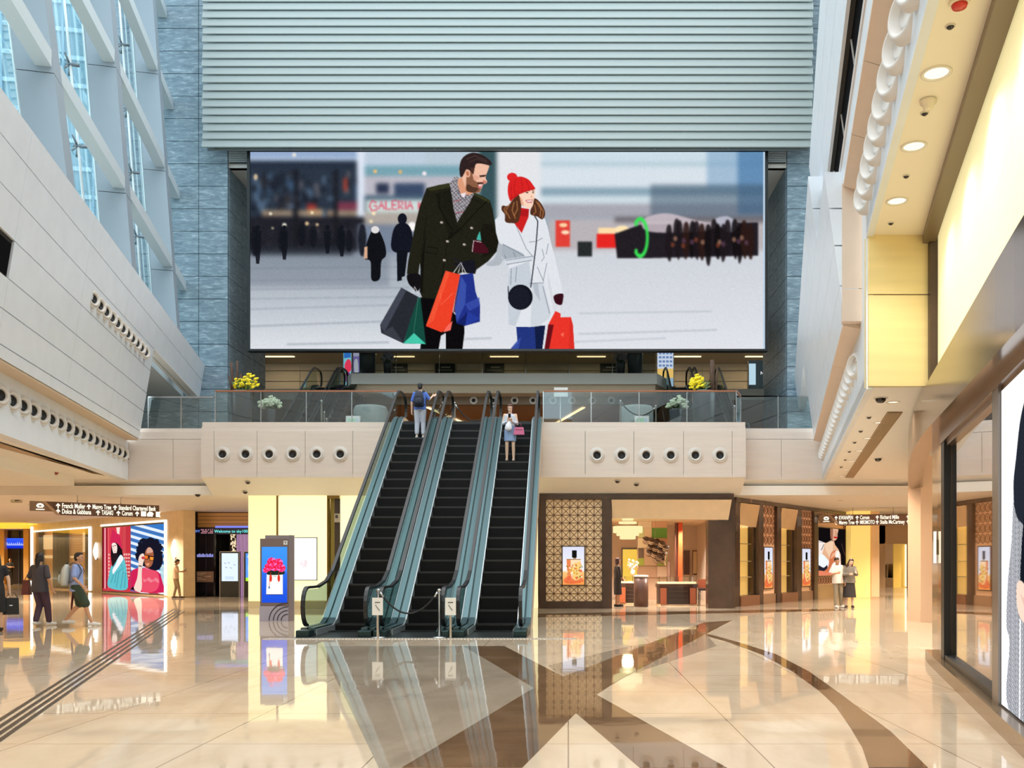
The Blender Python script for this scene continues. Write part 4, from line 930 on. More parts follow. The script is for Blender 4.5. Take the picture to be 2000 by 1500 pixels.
b = MB(); curved(b, -4, 12.6, 3.12, 3.34, -.05, .3, n=1); curved(b, -4, 12.6, 3.06, 3.12, 0, .2); struct('trim_17', b, pm('bronze_header', (120, 96, 76), .25, metal=.7))
b = MB(); curved(b, -4, 13.9, 0, .16, -.12, .5); struct('trim_18', b, pm('bronze_plinth', (166, 142, 112), .2, metal=.75))
b = MB(); curved(b, 12.3, 12.62, .16, 3.3, -.03, .16); struct('trim_19', b, black)
b = MB(); curved(b, 8.46, 8.76, .16, 3.22, -.03, .16); struct('trim_20', b, pm('grey_steel_frame', (140, 132, 124), .3, metal=.6))
b = MB(); curved(b, 8.5, 12.5, .16, .24, -.02, .14); struct('trim_21', b, black)
# the tall mirror-like window pane and what stands behind it
b = MB(); curved(b, 8.78, 12.28, .24, 3.1, .05, .012); o = struct('window_5', b, glass('shop_window_glass', (240, 226, 206), .34))
b = MB(); curved(b, 8.3, 12.7, 0, 3.6, 1.3, .1); struct('wall_right_shop', b, pm('shop_back_wall', (226, 196, 160), .5, var=.05))
b = MB(); curved(b, 8.3, 12.7, 3.4, 3.5, .1, 1.3); struct('ceiling_shop', b, pm('shop_ceiling', (60, 54, 50), .5))
b = MB(); curved(b, 8.4, 12.6, .16, .2, .1, 1.2); struct('floor_shop', b, pm('shop_floor', (180, 150, 118), .2))
# gold metal panel past the window, with its lit handle-shaped sign
b = MB(); curved(b, 12.64, 14.1, .16, 3.34, 0, .1); struct('wall_right_gold', b, pm('gold_metal_panel', (214, 184, 142), .12, metal=.8))
p, t, n_ = tangent_frame(13.3); o_ = p-n_*.05
r = thing('lit_wall_sign', (o_.x, o_.y, 1.5), 'slim upright glowing sign on the gold panel past the shop window', 'sign')
q = MB()
for z, hw in ((1.48, .07), (1.55, .045), (1.7, .035), (1.85, .045), (1.94, .07)): pass
P_ = [(-.07, 1.48), (.07, 1.48), (.045, 1.6), (.045, 1.82), (.07, 1.94), (-.07, 1.94), (-.045, 1.82), (-.045, 1.6)]
q.prism([o_+t*a+Vector((0, 0, z)) for a, z in P_], n_*.03); q.build('sign_body', emis('sign_white', (255, 246, 222), 1.3), r)
MB().prism([o_+n_*.03+t*a+Vector((0, 0, z)) for a, z in ((-.02, 1.6), (.02, 1.6), (.02, 1.82), (-.02, 1.82))], n_*.02).build('stem', pm('sign_bronze', (110, 90, 60), .3, metal=.5), r)
# big curved light box with the woman in a shawl
P = Pic(0, 0, 300, 310, 1, (246, 247, 250))
P.rect(0, 0, 300, 310, (250, 250, 252), col2=(238, 240, 246))
hb = lambda xx, yy: (((np.floor(xx*.45+(np.abs((yy % 5)-2.5))*.6)) % 2)*.75).astype(np.float32)
# u from 0 (far end, seen at the frame) to 300 (near end)
sh = [(70, 30), (58, 60), (44, 80), (38, 108), (40, 130), (30, 190), (18, 230), (24, 250), (40, 262), (44, 300), (40, 310), (150, 310), (152, 280), (160, 240), (176, 200), (168, 150), (150, 110), (138, 80), (132, 50), (112, 30), (90, 22)]
P.T = (0, 0, 1)
P.poly([(48, 90), (40, 110), (34, 150), (22, 190), (18, 230), (28, 246), (26, 310), (160, 310), (158, 270), (168, 230), (182, 196), (166, 130), (140, 80), (70, 70)], (206, 208, 214), 1, True)
P.poly([(48, 90), (40, 110), (34, 150), (22, 190), (18, 230), (28, 246), (26, 310), (160, 310), (158, 270), (168, 230), (182, 196), (166, 130), (140, 80), (70, 70)], (24, 26, 34), .95, True, pat=hb)
P.poly([(62, 40), (84, 22), (112, 22), (134, 44), (140, 82), (130, 130), (92, 140), (50, 128), (40, 100), (48, 74)], (40, 46, 56), 1, True); P.poly([(62, 40), (84, 22), (112, 22), (134, 44), (140, 82), (130, 130), (92, 140), (50, 128), (40, 100), (48, 74)], (14, 16, 22), .7, True, pat=hb)
P.poly([(78, 62), (100, 50), (120, 62), (122, 86), (112, 104), (98, 110), (84, 100), (76, 82)], (232, 190, 164), 1, True); P.line([(82, 74), (94, 72)], 2.4, (60, 40, 34)); P.line([(106, 72), (116, 74)], 2.4, (60, 40, 34)); P.ell(88, 79, 4, 2.2, (40, 30, 30)); P.ell(111, 79, 4, 2.2, (40, 30, 30)); P.line([(99, 80), (102, 90), (97, 91)], 1.4, (190, 130, 110)); P.ell(99, 98, 7, 2.6, (186, 70, 66))
P.poly([(84, 108), (114, 108), (122, 150), (112, 176), (86, 176), (76, 146)], (226, 180, 152), 1, True); P.poly([(70, 130), (84, 150), (112, 150), (130, 128), (140, 210), (64, 214)], (20, 24, 34), 1, True)
P.poly([(50, 190), (64, 186), (84, 196), (88, 214), (70, 222), (52, 212)], (236, 206, 188), 1, True)
for k in range(4): P.line([(62+k*6, 198+k*2), (80+k*3, 214+k*2)], 2, (206, 160, 140), .6)
P.line([(106, 214), (104, 310)], 7, (240, 242, 246)); P.line([(60, 220), (58, 310)], 4, (240, 242, 246))
P.blur(0)
b = MB(); curved(b, 4.0, 4.32, .16, 3.22, -.03, .16); curved(b, -4, 4.0, .16, 3.1, .04, .1); struct('trim_31', b, pm('grey_steel_frame', (140, 132, 124), .3, metal=.6))
r = thing('light_box_poster', (3.3, 6.4, .16), 'tall glowing fashion poster of a woman in a dark herringbone shawl', 'poster')
def lbpos(u, v):
    y = 8.44-u*4.1; p, t, n_ = tangent_frame(y); q_ = p-n_*.005; return (q_.x, q_.y, 3.08-v*2.9)
# sample along the curve column by column
cols_ = [lbpos(u, 0) for u in np.linspace(0, 1, P.w)]
P.mesh('picture', lambda u, v: (*cols_[min(P.w-1, int(round(u*(P.w-1))))][:2], 3.08-v*2.9), picmat('poster_light', 1.15), r)
b = MB(); curved(b, 4.3, 8.46, .18, 3.08, .03, .1); b.build('light_box', pm('box_back', (60, 60, 62), .5), r)
# pink pier past the canopy, with a small lit case
b = MB(); b.box(8.72, 9.45, 22.55, 23.4, 0.28, CZ); b.box(8.70, 9.47, 22.53, 23.42, 0, .28); b.box(9.45, 14, 23.2, 23.5, 0, CZ); struct('wall_right_pier', b, pm('pink_beige_pier', (226, 186, 152), .4))
r = thing('lit_wall_case', (9.23, 22.5, 1.2), 'small lit yellow display case on the pink pier', 'display case')
b = MB(); b.box(9.12, 9.36, 22.44, 22.54, 1.0, 1.78); b.build('case', dark_brown, r); MB().box(9.15, 9.33, 22.43, 22.445, 1.04, 1.74).build('lit_front', emis('case_yellow', (250, 224, 120), 1.0), r)

# ---------------------------------------------------------------- posters used on the shop fronts
def perfume(seed=0):
    P = Pic(0, 0, 60, 105, 1.6, (236, 232, 244))
    P.rect(0, 0, 60, 105, (214, 216, 236), col2=(250, 246, 240)); P.rect(0, 68, 60, 105, (246, 196, 128), col2=(240, 150, 76)); P.blur(3)
    P.rect(26, 10, 39, 30, (20, 18, 20)); P.rect(29, 30, 37, 33, (120, 90, 60))
    P.poly([(11, 34), (50, 34), (49, 92), (14, 92)], (250, 214, 176)); P.poly([(11, 34), (22, 34), (24, 92), (14, 92)], (226, 130, 80)); P.poly([(30, 46), (50, 40), (49, 92), (28, 92)], (244, 196, 110), .8)
    rr = random.Random(seed+5)
    for k in range(60): P.ell(rr.uniform(12, 54), rr.uniform(48, 98), rr.uniform(1, 3.4), rr.uniform(1, 3), rr.choice([(236, 190, 60), (200, 150, 40), (250, 230, 190), (236, 120, 70), (120, 110, 40), (226, 90, 60)]), .9)
    P.line([(12, 35), (50, 35)], 2, (150, 110, 70)); P.poly([(4, 90), (20, 80), (36, 94), (50, 86), (58, 96), (30, 102), (8, 100)], (226, 96, 60), .7, True)
    return P
perf = perfume()
def place_poster(name, pic, o, rdir, wd, ht, label, cat='poster', fr=.03, s=1.0, frm=None, group=None):
    o = Vector(o); rd = Vector(rdir).normalized(); nv = rd.cross(Vector((0, 0, 1)))
    r = thing(name, o+rd*wd/2-Vector((0, 0, ht)), label, cat, group)
    pic.mesh('picture', flat(o+nv*.012, rd, wd, ht), picmat('poster_glow_%d' % int(s*100), s), r)
    b = MB(); u = Vector((0, 0, 1))
    a = o-rd*fr+u*fr; b.prism([a, a+rd*(wd+2*fr), a+rd*(wd+2*fr)-u*(ht+2*fr), a-u*(ht+2*fr)], nv*.008); b.prism([a, a+rd*(wd+2*fr), a+rd*(wd+2*fr)-u*fr, a-u*fr], nv*.03); b.prism([o-rd*fr-u*ht, o+rd*(wd+fr)-u*ht, o+rd*(wd+fr)-u*(ht+fr), o-rd*fr-u*(ht+fr)], nv*.03)
    b.prism([a, a+rd*fr, a+rd*fr-u*(ht+2*fr), a-u*(ht+2*fr)], nv*.03); b.prism([a+rd*(wd+fr), a+rd*(wd+2*fr), a+rd*(wd+2*fr)-u*(ht+2*fr), a+rd*(wd+fr)-u*(ht+2*fr)], nv*.03)
    b.build('frame', frm or bronze, r)
    return r
X1 = (1, 0, 0)
# ---------------------------------------------------------------- right: brown jewellery shop front
BY = 29.3
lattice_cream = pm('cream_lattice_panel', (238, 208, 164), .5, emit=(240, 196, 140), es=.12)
lattice_bar = pm('brown_lattice_bar', (104, 70, 46), .4)
peach = pm('peach_panel', (240, 206, 160), .4, var=.04, scale=3)
XA = wx(1052, BY)
b = MB(); b.box(XA, wx(1066, BY), BY-.1, BY+.4, 0, 3.55); b.box(wx(1066, BY), wx(1176, BY), BY-.06, BY+.4, 0, .22); b.box(wx(1176, BY), wx(1195, BY), BY-.12, BY+.5, 0, 3.55)
b.box(XA, wx(1432, BY), BY-.14, BY+.5, 3.5, 3.66); struct('trim_22', b, dark_brown)
r = thing('lattice_screen', (wx(1120, BY), BY, .22), 'cream wall panel with brown crossed lattice around the perfume poster', 'panel')
lx0_, lx1_ = wx(1066, BY), wx(1176, BY); b = MB(); b.box(lx0_, lx1_, BY+.02, BY+.1, .22, 3.5); b.build('backing', lattice_cream, r)
b = MB(); nc, nr_ = 7, 13; cw = (lx1_-lx0_)/nc; ch = 3.28/nr_
for i in range(nc+1): b.box(lx0_+i*cw-.010, lx0_+i*cw+.010, BY, BY+.03, .22, 3.5)
for j in range(nr_+1): b.box(lx0_, lx1_, BY, BY+.03, .22+j*ch-.010, .22+j*ch+.010)
for i in range(nc):
    for j in range(nr_):
        if 2 <= i <= 4 and 2 <= j <= 6: continue
        x, z = lx0_+i*cw, .22+j*ch
        for (xa, za, xb, zb) in ((x, z, x+cw, z+ch), (x, z+ch, x+cw, z)):
            d = Vector((xb-xa, 0, zb-za)).normalized(); nn = Vector((-d.z, 0, d.x))*.008; A, B_ = Vector((xa, BY+.005, za)), Vector((xb, BY+.005, zb)); b.prism([A-nn, B_-nn, B_+nn, A+nn], (0, .03, 0))
b.build('lattice', lattice_bar, r)
place_poster('perfume_poster', perf, (wx(1099, BY), BY-.04, wz(1068, BY)), X1, wx(1141, BY)-wx(1099, BY), wz(1068, BY)-wz(1142, BY), 'large lit perfume bottle poster on the crossed lattice panel', s=1.05, frm=pm('poster_frame_brown', (90, 74, 50), .4))
b = MB(); z0 = wz(1012, BY); b.prism([(wx(1196, BY), BY-.05, z0), (wx(1422, BY), BY-.05, z0-.06), (wx(1427, BY), BY-.22, 3.48), (wx(1194, BY), BY-.22, 3.48)], (0, .12, 0)); o = b.build('fascia_panel', peach); tag(o, 'wide blank peach panel above the jewellery shop opening', 'panel')
b = MB(); b.box(wx(1383, BY), wx(1412, BY), BY-.03, BY+.5, 0, z0-.07); b.box(wx(1412, BY), wx(1437, BY), BY+.1, BY+.9, 0, 3.5); b.box(wx(1412, BY), wx(1430, BY), BY-.03, BY+.1, 0, z0-.07); struct('trim_23', b, dark_brown)
# angled part: bays between brown columns
def ang(px):
    Y = 16.14/(.712-(px-PX)/F); return Vector((wx(px, Y), Y, 0))
AD = Vector((.712, 1, 0)).normalized(); AN = Vector((-AD.y, AD.x, 0))*-1     # AN points to the hall (right-front)
AN = Vector((AD.y, -AD.x, 0)); AN = AN if AN.y < 0 else -AN
def abox(b, pa, pb, d0, d1, z0, z1, m=0):
    a, c = ang(pa), ang(pb); b.prism([a+AN*d0+Vector((0, 0, z0)), c+AN*d0+Vector((0, 0, z0)), c+AN*d1+Vector((0, 0, z0)), a+AN*d1+Vector((0, 0, z0))], (0, 0, z1-z0), m)
b = MB()
for pa, pb in ((1430, 1439), (1476, 1485), (1512, 1520), (1551, 1560), (1585, 1592), (1651, 1660)): abox(b, pa, pb, -.3, .12, 0, 3.55)
abox(b, 1430, 1660, -.4, .15, 3.5, 3.64); struct('trim_24', b, dark_brown)
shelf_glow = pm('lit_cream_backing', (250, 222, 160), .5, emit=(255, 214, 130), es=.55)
for k, (pa, pb, nm) in enumerate(((1439, 1476, 'first'), (1520, 1551, 'second'))):
    r = thing('shop_window_bay', ang((pa+pb)/2), 'narrow lit shop window in the brown front, %s from the shop opening' % nm, 'shop window', 'lit windows of the brown front')
    b = MB(); abox(b, pa, pb, -.2, .16, 0, .34); b.build('stall_riser', pm('reddish_stone', (124, 84, 58), .3, var=.1), r)
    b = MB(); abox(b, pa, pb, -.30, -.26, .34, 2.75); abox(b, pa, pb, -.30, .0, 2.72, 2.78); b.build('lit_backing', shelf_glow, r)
    b = MB()
    for z in (.95, 1.5, 2.1): abox(b, pa+1, pb-3, -.25, -.10, z, z+.03)
    b.build('glass_shelves', pm('shelf_pale', (250, 240, 214), .3), r)
    b = MB(); abox(b, pb-2.5, pb-.2, -.25, -.03, .34, 2.72); b.build('inner_jamb', dark_brown, r)
    b = MB(); abox(b, pa, pb, -.02, -.012, .34, 2.72); b.build('pane', glass('bay_glass', (250, 246, 236), .03), r)
    b = MB(); a, c = ang(pa), ang(pb); b.prism([a+AN*.02+Vector((0, 0, 2.75)), c+AN*.02+Vector((0, 0, 2.7)), c+AN*.16+Vector((0, 0, 3.47)), a+AN*.16+Vector((0, 0, 3.47))], -AN*.08); b.build('sign_panel', peach, r)
rings_m = pm('brown_ring_pattern', (120, 78, 52), .4); ring_back = pm('pinkish_ring_panel', (236, 190, 150), .5, emit=(240, 180, 130), es=.08)
def ring_panel(pa, pb, z0, z1, label, skip=None):
    r = thing('ring_lattice_panel', ang((pa+pb)/2)+Vector((0, 0, z0)), label, 'panel', 'ring pattern panels of the brown front')
    b = MB(); abox(b, pa, pb, -.1, .0, z0, z1); b.build('backing', ring_back, r)
    a, c = ang(pa), ang(pb); wd = (c-a).length; n = max(2, int(round(wd/.3))); s_ = wd/n; b = MB(); m = int((z1-z0)/(s_*1.1))
    for i in range(n):
        for j in range(m):
            o = a+AD*s_*(i+.5)+AN*.012+Vector((0, 0, z0+(j+.5)*(z1-z0)/m+(.0 if i % 2 else .0)))
            if skip and skip[0] < (i+.5)/n < skip[1] and skip[2] < o.z < skip[3]: continue
            q = [o+AD*math.cos(t)*s_*.44+Vector((0, 0, math.sin(t)*s_*.5)) for t in np.linspace(0, 2*PI, 9)[:-1]]; b.tube(q, .014, 4, closed=True)
            b.tube([o+AD*s_*.16+Vector((0, 0, s_*.3)), o-AD*s_*.12, o+AD*s_*.16-Vector((0, 0, s_*.3))], .012, 4)
    b.build('ring_pattern', rings_m, r)
    b = MB(); abox(b, pa, pb, -.1, .06, 0, z0); b.build('stall_riser', pm('taupe_base', (150, 116, 88), .25), r)
    return r
ring_panel(1485, 1512, .35, 3.5, 'ring patterned panel around the middle perfume poster', (.12, .9, .5, 2.05))
ring_panel(1560, 1585, .35, 3.5, 'ring patterned panel around the far perfume poster', (.12, .9, .5, 2.05))
ring_panel(1592, 1651, .55, 3.5, 'wide ring patterned panel around the poster of a woman', (.03, .93, .9, 2.95))
for pa, pb, nm in ((1490, 1507, 'middle'), (1564, 1581, 'far')):
    a, c = ang(pa)+AN*.03, ang(pb)+AN*.03
    place_poster('perfume_poster', perf, a+Vector((0, 0, 2.0)), c-a, (c-a).length, 1.45, 'narrow lit perfume poster, the %s one on the ring panels of the brown front' % ('nearer' if nm == 'middle' else 'farther'), s=1.0, group='perfume posters on ring panels')
# poster of a woman with her hands
P = Pic(0, 0, 56, 104, 2, (20, 14, 14))
P.T = (0, 0, 1.85)
P.poly([(0, 0), (105, 0), (105, 60), (80, 75), (40, 70), (0, 60)], (16, 12, 14))
P.poly([(48, 0), (76, 0), (74, 20), (72, 40), (60, 50), (48, 40), (46, 15)], (222, 170, 140), 1, True); P.poly([(46, 0), (56, 0), (54, 50), (46, 40)], (120, 70, 50), .7, True); P.ell(66, 36, 8, 4, (190, 40, 40)); P.line([(66, 10), (70, 26), (62, 28)], 2, (150, 100, 80))
P.poly([(30, 60), (60, 50), (64, 66), (86, 96), (90, 192), (0, 192), (0, 60)], (226, 176, 140), 1); P.poly([(30, 62), (56, 52), (50, 120), (34, 100), (26, 80)], (240, 206, 176), .8, True); P.poly([(0, 50), (26, 60), (14, 110), (6, 140), (0, 150)], (246, 240, 240), .8)
P.poly([(72, 50), (105, 40), (105, 140), (88, 110), (76, 80)], (20, 14, 16)); P.line([(90, 60), (104, 110)], 2, (90, 60, 50)); P.line([(12, 90), (22, 66)], 2, (40, 30, 30))
P.poly([(0, 126), (12, 104), (36, 128), (44, 150), (20, 160), (0, 150)], (236, 242, 250), 1, True); P.poly([(0, 150), (20, 160), (34, 150), (30, 176), (0, 176)], (36, 34, 46), 1, True)
P.poly([(36, 160), (44, 120), (50, 100), (62, 90), (72, 92), (70, 112), (64, 132), (52, 150), (50, 176), (30, 190), (16, 180)], (206, 116, 76), 1, True); P.poly([(64, 96), (80, 94), (84, 130), (88, 192), (40, 192), (52, 150), (66, 130)], (250, 240, 232), 1, True)
for k in range(4): P.line([(48+k*5, 124-k*4), (56+k*5, 100-k*2)], 2.4, (244, 190, 156))
P.poly([(0, 172), (30, 176), (60, 186), (60, 192), (0, 192)], (226, 130, 96), 1, True); P.noise(3)
a, c = ang(1595)+AN*.05, ang(1647)+AN*.05
place_poster('fashion_poster', P, a+Vector((0, 0, 2.88)), c-a, (c-a).length, 1.95, 'large poster of a woman with long dark hair and raised hand', s=1.0)
# interior of the jewellery shop
b = MB(); b.box(.8, 5.4, 38.3, 38.5, 0, 3.6); b.box(.6, .8, 29.6, 38.5, 0, 3.6); b.box(5.4, 5.6, 30.4, 38.5, 0, 3.6); struct('wall_shop_interior', b, pm('peach_shop_wall', (246, 226, 210), .5))
b = MB(); b.box(.8, 5.4, 29.8, 38.3, 3.0, 3.1); struct('ceiling_jewellery', b, pm('shop_ceiling_pale', (246, 222, 190), .6))
def px_box(b, x0, y0, x1, y1, Y, d, m=0): b.box(wx(x0, Y), wx(x1, Y), Y, Y+d, wz(y1, Y), wz(y0, Y), m)
MW = 34.0
r = thing('mosaic_partition', (wx(1274, MW), MW, 0), 'partition of square pastel and green tiles behind the counters', 'partition')
tiles = [(1246, 1012, 1273, 1031, (236, 214, 190)), (1273, 1012, 1303, 1031, (206, 160, 130)), (1246, 1031, 1258, 1050, (226, 226, 170)), (1258, 1031, 1273, 1050, (236, 206, 178)), (1273, 1031, 1303, 1051, (92, 140, 50)), (1246, 1051, 1283, 1070, (244, 222, 196)), (1283, 1051, 1303, 1071, (200, 150, 120)), (1246, 1071, 1258, 1090, (110, 86, 72)), (1246, 1090, 1258, 1105, (176, 190, 80)), (1258, 1071, 1283, 1105, (222, 186, 160)), (1283, 1071, 1303, 1105, (170, 190, 90)), (1246, 1106, 1283, 1128, (206, 168, 144)), (1283, 1106, 1303, 1128, (238, 208, 186))]
for x0, y0, x1, y1, c in tiles:
    b = MB(); px_box(b, x0+.3, y0+.3, x1-.3, y1-.3, MW, .06); b.build('tile', pm('tile_%d_%d_%d' % c, c, .4), r)
b = MB(); px_box(b, 1246, 1012, 1303, 1171, MW+.06, .05); b.build('back_panel', pm('partition_back', (210, 176, 150), .5), r)
# hanging cluster of striped discs
r = thing('hanging_sculpture', at(1278, 1075, 33.4), 'brown and white striped cluster sculpture hanging before the tiled partition', 'sculpture')
rr = random.Random(4); pal = [pm('sculpt_dark', (70, 44, 34), .4), pm('sculpt_pale', (236, 206, 180), .4)]
for k, (x, y) in enumerate([(1262, 1056), (1272, 1058), (1282, 1060), (1292, 1064), (1300, 1072), (1270, 1068), (1280, 1072), (1290, 1076), (1268, 1080), (1278, 1084), (1288, 1088), (1296, 1084), (1284, 1094), (1294, 1094)]):
    c = at(x, y, 33.4+rr.uniform(-.15, .15)); b = MB(); M_ = Matrix.Rotation(rr.uniform(.1, .5), 3, 'Y')@Matrix.Rotation(rr.uniform(.5, 1.1), 3, 'X')
    for j in range(5): h_ = .045 if j % 2 else .028; b.lathe([(.0, 0), (.12, .002), (.12, h_), (.0, h_+.002)], c+M_@Vector((0, 0, (j-2)*.037)), 14, j % 2, M_, cap=False)
    b.build('striped_drum', pal, r)
b = MB()
for k in range(6): b.tube([at(1268, 1058, 33.4), at(1255+k, 1050+k*1.5, 33.3)], .018, 5)
b.build('fronds', pal[0], r); MB().tube([at(1296, 1066, 33.4), at(1300, 1085, 33.4), at(1298, 1098, 33.4), at(1300, 1105, 33.4)], .03, 6).build('tail', pal[1], r); MB().tube([at(1280, 1066, 33.4), (wx(1280, 33.4), 33.4, 3.0)], .006, 4).build('wire', chrome, r)
# chandelier
CH = 32.0; r = thing('chandelier', at(1226, 1012, CH), 'wide tiered glowing crystal chandelier at the left inside the shop', 'chandelier'); cm = emis('crystal_glow', (255, 240, 176), .95)
c = at(1226, 1040, CH)
for k, (rad, z0, z1) in enumerate(((.2, .42, .5), (.32, .30, .38), (.52, -.02, .22), (.40, -.12, -.03), (.28, -.24, -.13))):
    b = MB(); b.lathe([(rad*.92, z0), (rad, z0+.01), (rad, z1-.01), (rad*.92, z1)], c, 28, cap=True)
    b.build('crystal_tier', cm, r)
b = MB(); b.tube([c+Vector((0, 0, .5)), c+Vector((0, 0, 3.0-c.z))], .02, 6); b.build('stem', chrome, r)
lamp(r, 'POINT', c-Vector((0, 0, .5)), 45, (255, 232, 180), .2)
# coloured uprights, doors and frames at the back
for nm, x0, y0, x1, y1, Y, col, lab, cat in (('orange_panel', 1325, 1012, 1333, 1126, 35, (232, 96, 52), 'tall orange upright panel inside the jewellery shop', 'panel'), ('brown_panel', 1318, 1012, 1325, 1126, 35.1, (90, 56, 44), 'dark brown upright beside the orange panel in the shop', 'panel')):
    b = MB(); b.box(wx(x0, Y), wx(x1, Y), Y, Y+.1, 0, 3.0); o = b.build(nm, pm(nm+'_paint', col, .4)); tag(o, lab, cat)
YB = 38.28
r = thing('lit_doorway', (wx(1230, YB), YB, 0), 'doorway with yellow lit recess at the back left of the shop', 'doorway')
b = MB(); b.box(wx(1214, YB), wx(1216, YB), YB-.06, YB, 0, wz(1071, YB)); b.box(wx(1214, YB), wx(1244, YB), YB-.06, YB, wz(1073, YB), wz(1070, YB)); b.build('frame', dark_brown, r); MB().box(wx(1216, YB), wx(1244, YB), YB-.03, YB, 0, wz(1073, YB)).build('lit_panel', pm('yellow_lit', (246, 226, 120), .5, emit=(250, 220, 90), es=.5), r)
for k, (x0, x1, lab, c) in enumerate(((1335, 1347, 'dark framed niche with a leaning picture at the shop back', (70, 40, 36)), (1352, 1362, 'pale narrow framed mirror at the shop back', (250, 230, 190)))):
    r = thing('wall_niche', (wx((x0+x1)/2, YB), YB, .9), lab, 'niche'); b = MB(); b.box(wx(x0, YB), wx(x1, YB), YB-.05, YB, .95, wz(1075, YB)); b.build('frame', pm('niche_brown', (96, 56, 44), .4), r); MB().box(wx(x0+1.5, YB), wx(x1-1.5, YB), YB-.06, YB-.045, 1.0, wz(1077, YB)).build('inset', pm('niche_in_%d' % k, c, .5), r)
r = thing('wall_niche', (wx(1307, 36), 36, .7), 'low brown framed picture beside the tiled partition', 'niche'); b = MB(); b.box(wx(1303, 36), wx(1310, 36), 36, 36.06, .55, wz(1095, 36)); b.build('frame', pm('niche_brown', (96, 56, 44), .4), r); MB().box(wx(1304, 36), wx(1308.5, 36), 35.98, 36.0, .6, wz(1097, 36)).build('inset', pm('niche_inset_grey', (150, 120, 104), .5), r); MB().box(wx(1303, 36), wx(1310, 36), 36, 36.06, 0, .55).build('stand', pm('niche_stand', (226, 186, 160), .5), r)
# counters
def px_cyl_counter(x0, x1, yt, yb, Y, label, glasscase=True):
    r = thing('display_counter', (wx((x0+x1)/2, Y), Y, 0), label, 'counter'); xa, xb = wx(x0, Y), wx(x1, Y); cx = (xa+xb)/2; hw = (xb-xa)/2
    def arc(k, d, s_=1): return [(cx+hw*s_*math.sin(t), Y-.22*math.cos(t)*1.0+d) for t in np.linspace(-1.35, 1.35, 11)]
    def slab(z0, z1, s_=1, m=pm('counter_dark', (44, 30, 26), .3), nm='body'):
        A = arc(0, 0, s_); A = [(x, y, z0) for x, y in A]+[(cx+hw*s_, Y+.6, z0), (cx-hw*s_, Y+.6, z0)]; return MB().prism(A, (0, 0, z1-z0)).build(nm, m, r)
    slab(0, .05, .98, pm('counter_foot', (240, 200, 160), .3), 'plinth'); slab(.05, .62, .96); slab(.62, .74, 1.02, pm('counter_top', (60, 40, 32), .25), 'worktop')
    for s_ in (-1, 1):
        MB().box(cx+s_*hw*.72-.1, cx+s_*hw*.72+.1, Y-.21, Y-.1, .06, .6).build('side_panel', pm('counter_orange', (176, 96, 62), .4), r)
    b = MB()
    for z in (.2, .34, .48): b.box(cx-hw*.45, cx+hw*.45, Y-.235, Y-.2, z, z+.015)
    b.build('drawer_lines', pm('drawer_edge', (90, 66, 56), .3), r)
    if glasscase:
        slab(.745, .80, .93, pm('case_tray', (250, 226, 180), .5, emit=(255, 230, 170), es=.5), 'lit_tray'); slab(.8, .99, .93, glass('case_glass', (250, 250, 244), .05), 'glass_case')
        b = MB(); 
        for t in np.linspace(-1.3, 1.3, 5): x, y = cx+hw*.93*math.sin(t), Y-.22*math.cos(t); b.box(x-.008, x+.008, y-.008, y+.008, .8, .99)
        b.build('case_edges', bronze, r)
    return r
px_cyl_counter(1284, 1363, 1125, 1182, 31.2, 'curved dark jewellery counter with glass case, right of the partition')
px_cyl_counter(1208, 1262, 1128, 1182, 32.2, 'low dark jewellery counter at the left, behind the brown pedestal')
r = thing('pedestal', (wx(1252, 30.4), 30.4, 0), 'plain brown round pedestal with pale top at the shop entrance', 'pedestal')
MB().lathe([(.24, 0), (.24, .98)], (wx(1252, 30.4), 30.4, 0), 20).build('body', pm('pedestal_brown', (92, 60, 50), .4), r); MB().lathe([(.25, .98), (.25, 1.03), (.2, 1.05)], (wx(1252, 30.4), 30.4, 0), 20).build('top', pm('pedestal_top', (246, 226, 210), .4), r)
sx_ = wx(1374.5, 31); r = thing('bar_stool', (sx_, 31, 0), 'dark stool with low padded back beside the right counter', 'stool')
MB().box(sx_-.17, sx_+.17, 30.85, 31.2, .52, .60).build('seat', pm('stool_leather', (46, 32, 28), .4), r, bevel=.02); MB().box(sx_-.17, sx_+.17, 31.17, 31.22, .6, .9).build('backrest', pm('stool_back', (176, 96, 66), .4), r)
for a_, b_ in ((-1, 0), (1, 0), (-1, 1), (1, 1)): MB().tube([(sx_+a_*.14, 30.88+b_*.28, .53), (sx_+a_*.16, 30.86+b_*.32, 0)], .016, 6).build('leg', black, r)
# vase and flowers on the counter
vx, vz = wx(1236, 32.4), .992; r = thing('vase', (vx, 32.4, vz), 'pale rounded vase of blossoms on the left counter', 'vase'); MB().lathe([(.05, 0), (.10, .1), (.08, .22), (.045, .28)], (vx, 32.4, vz), 16).build('vessel', pm('vase_cream', (240, 206, 180), .3), r)
b = MB(); rr = random.Random(8)
for k in range(22): b.ball((vx+rr.uniform(-.17, .17), 32.4+rr.uniform(-.1, .1), vz+.32+rr.uniform(-.06, .25)), .045, 0, 6, 4)
b.build('blossoms', pm('blossom_pale', (246, 220, 200), .6), r)

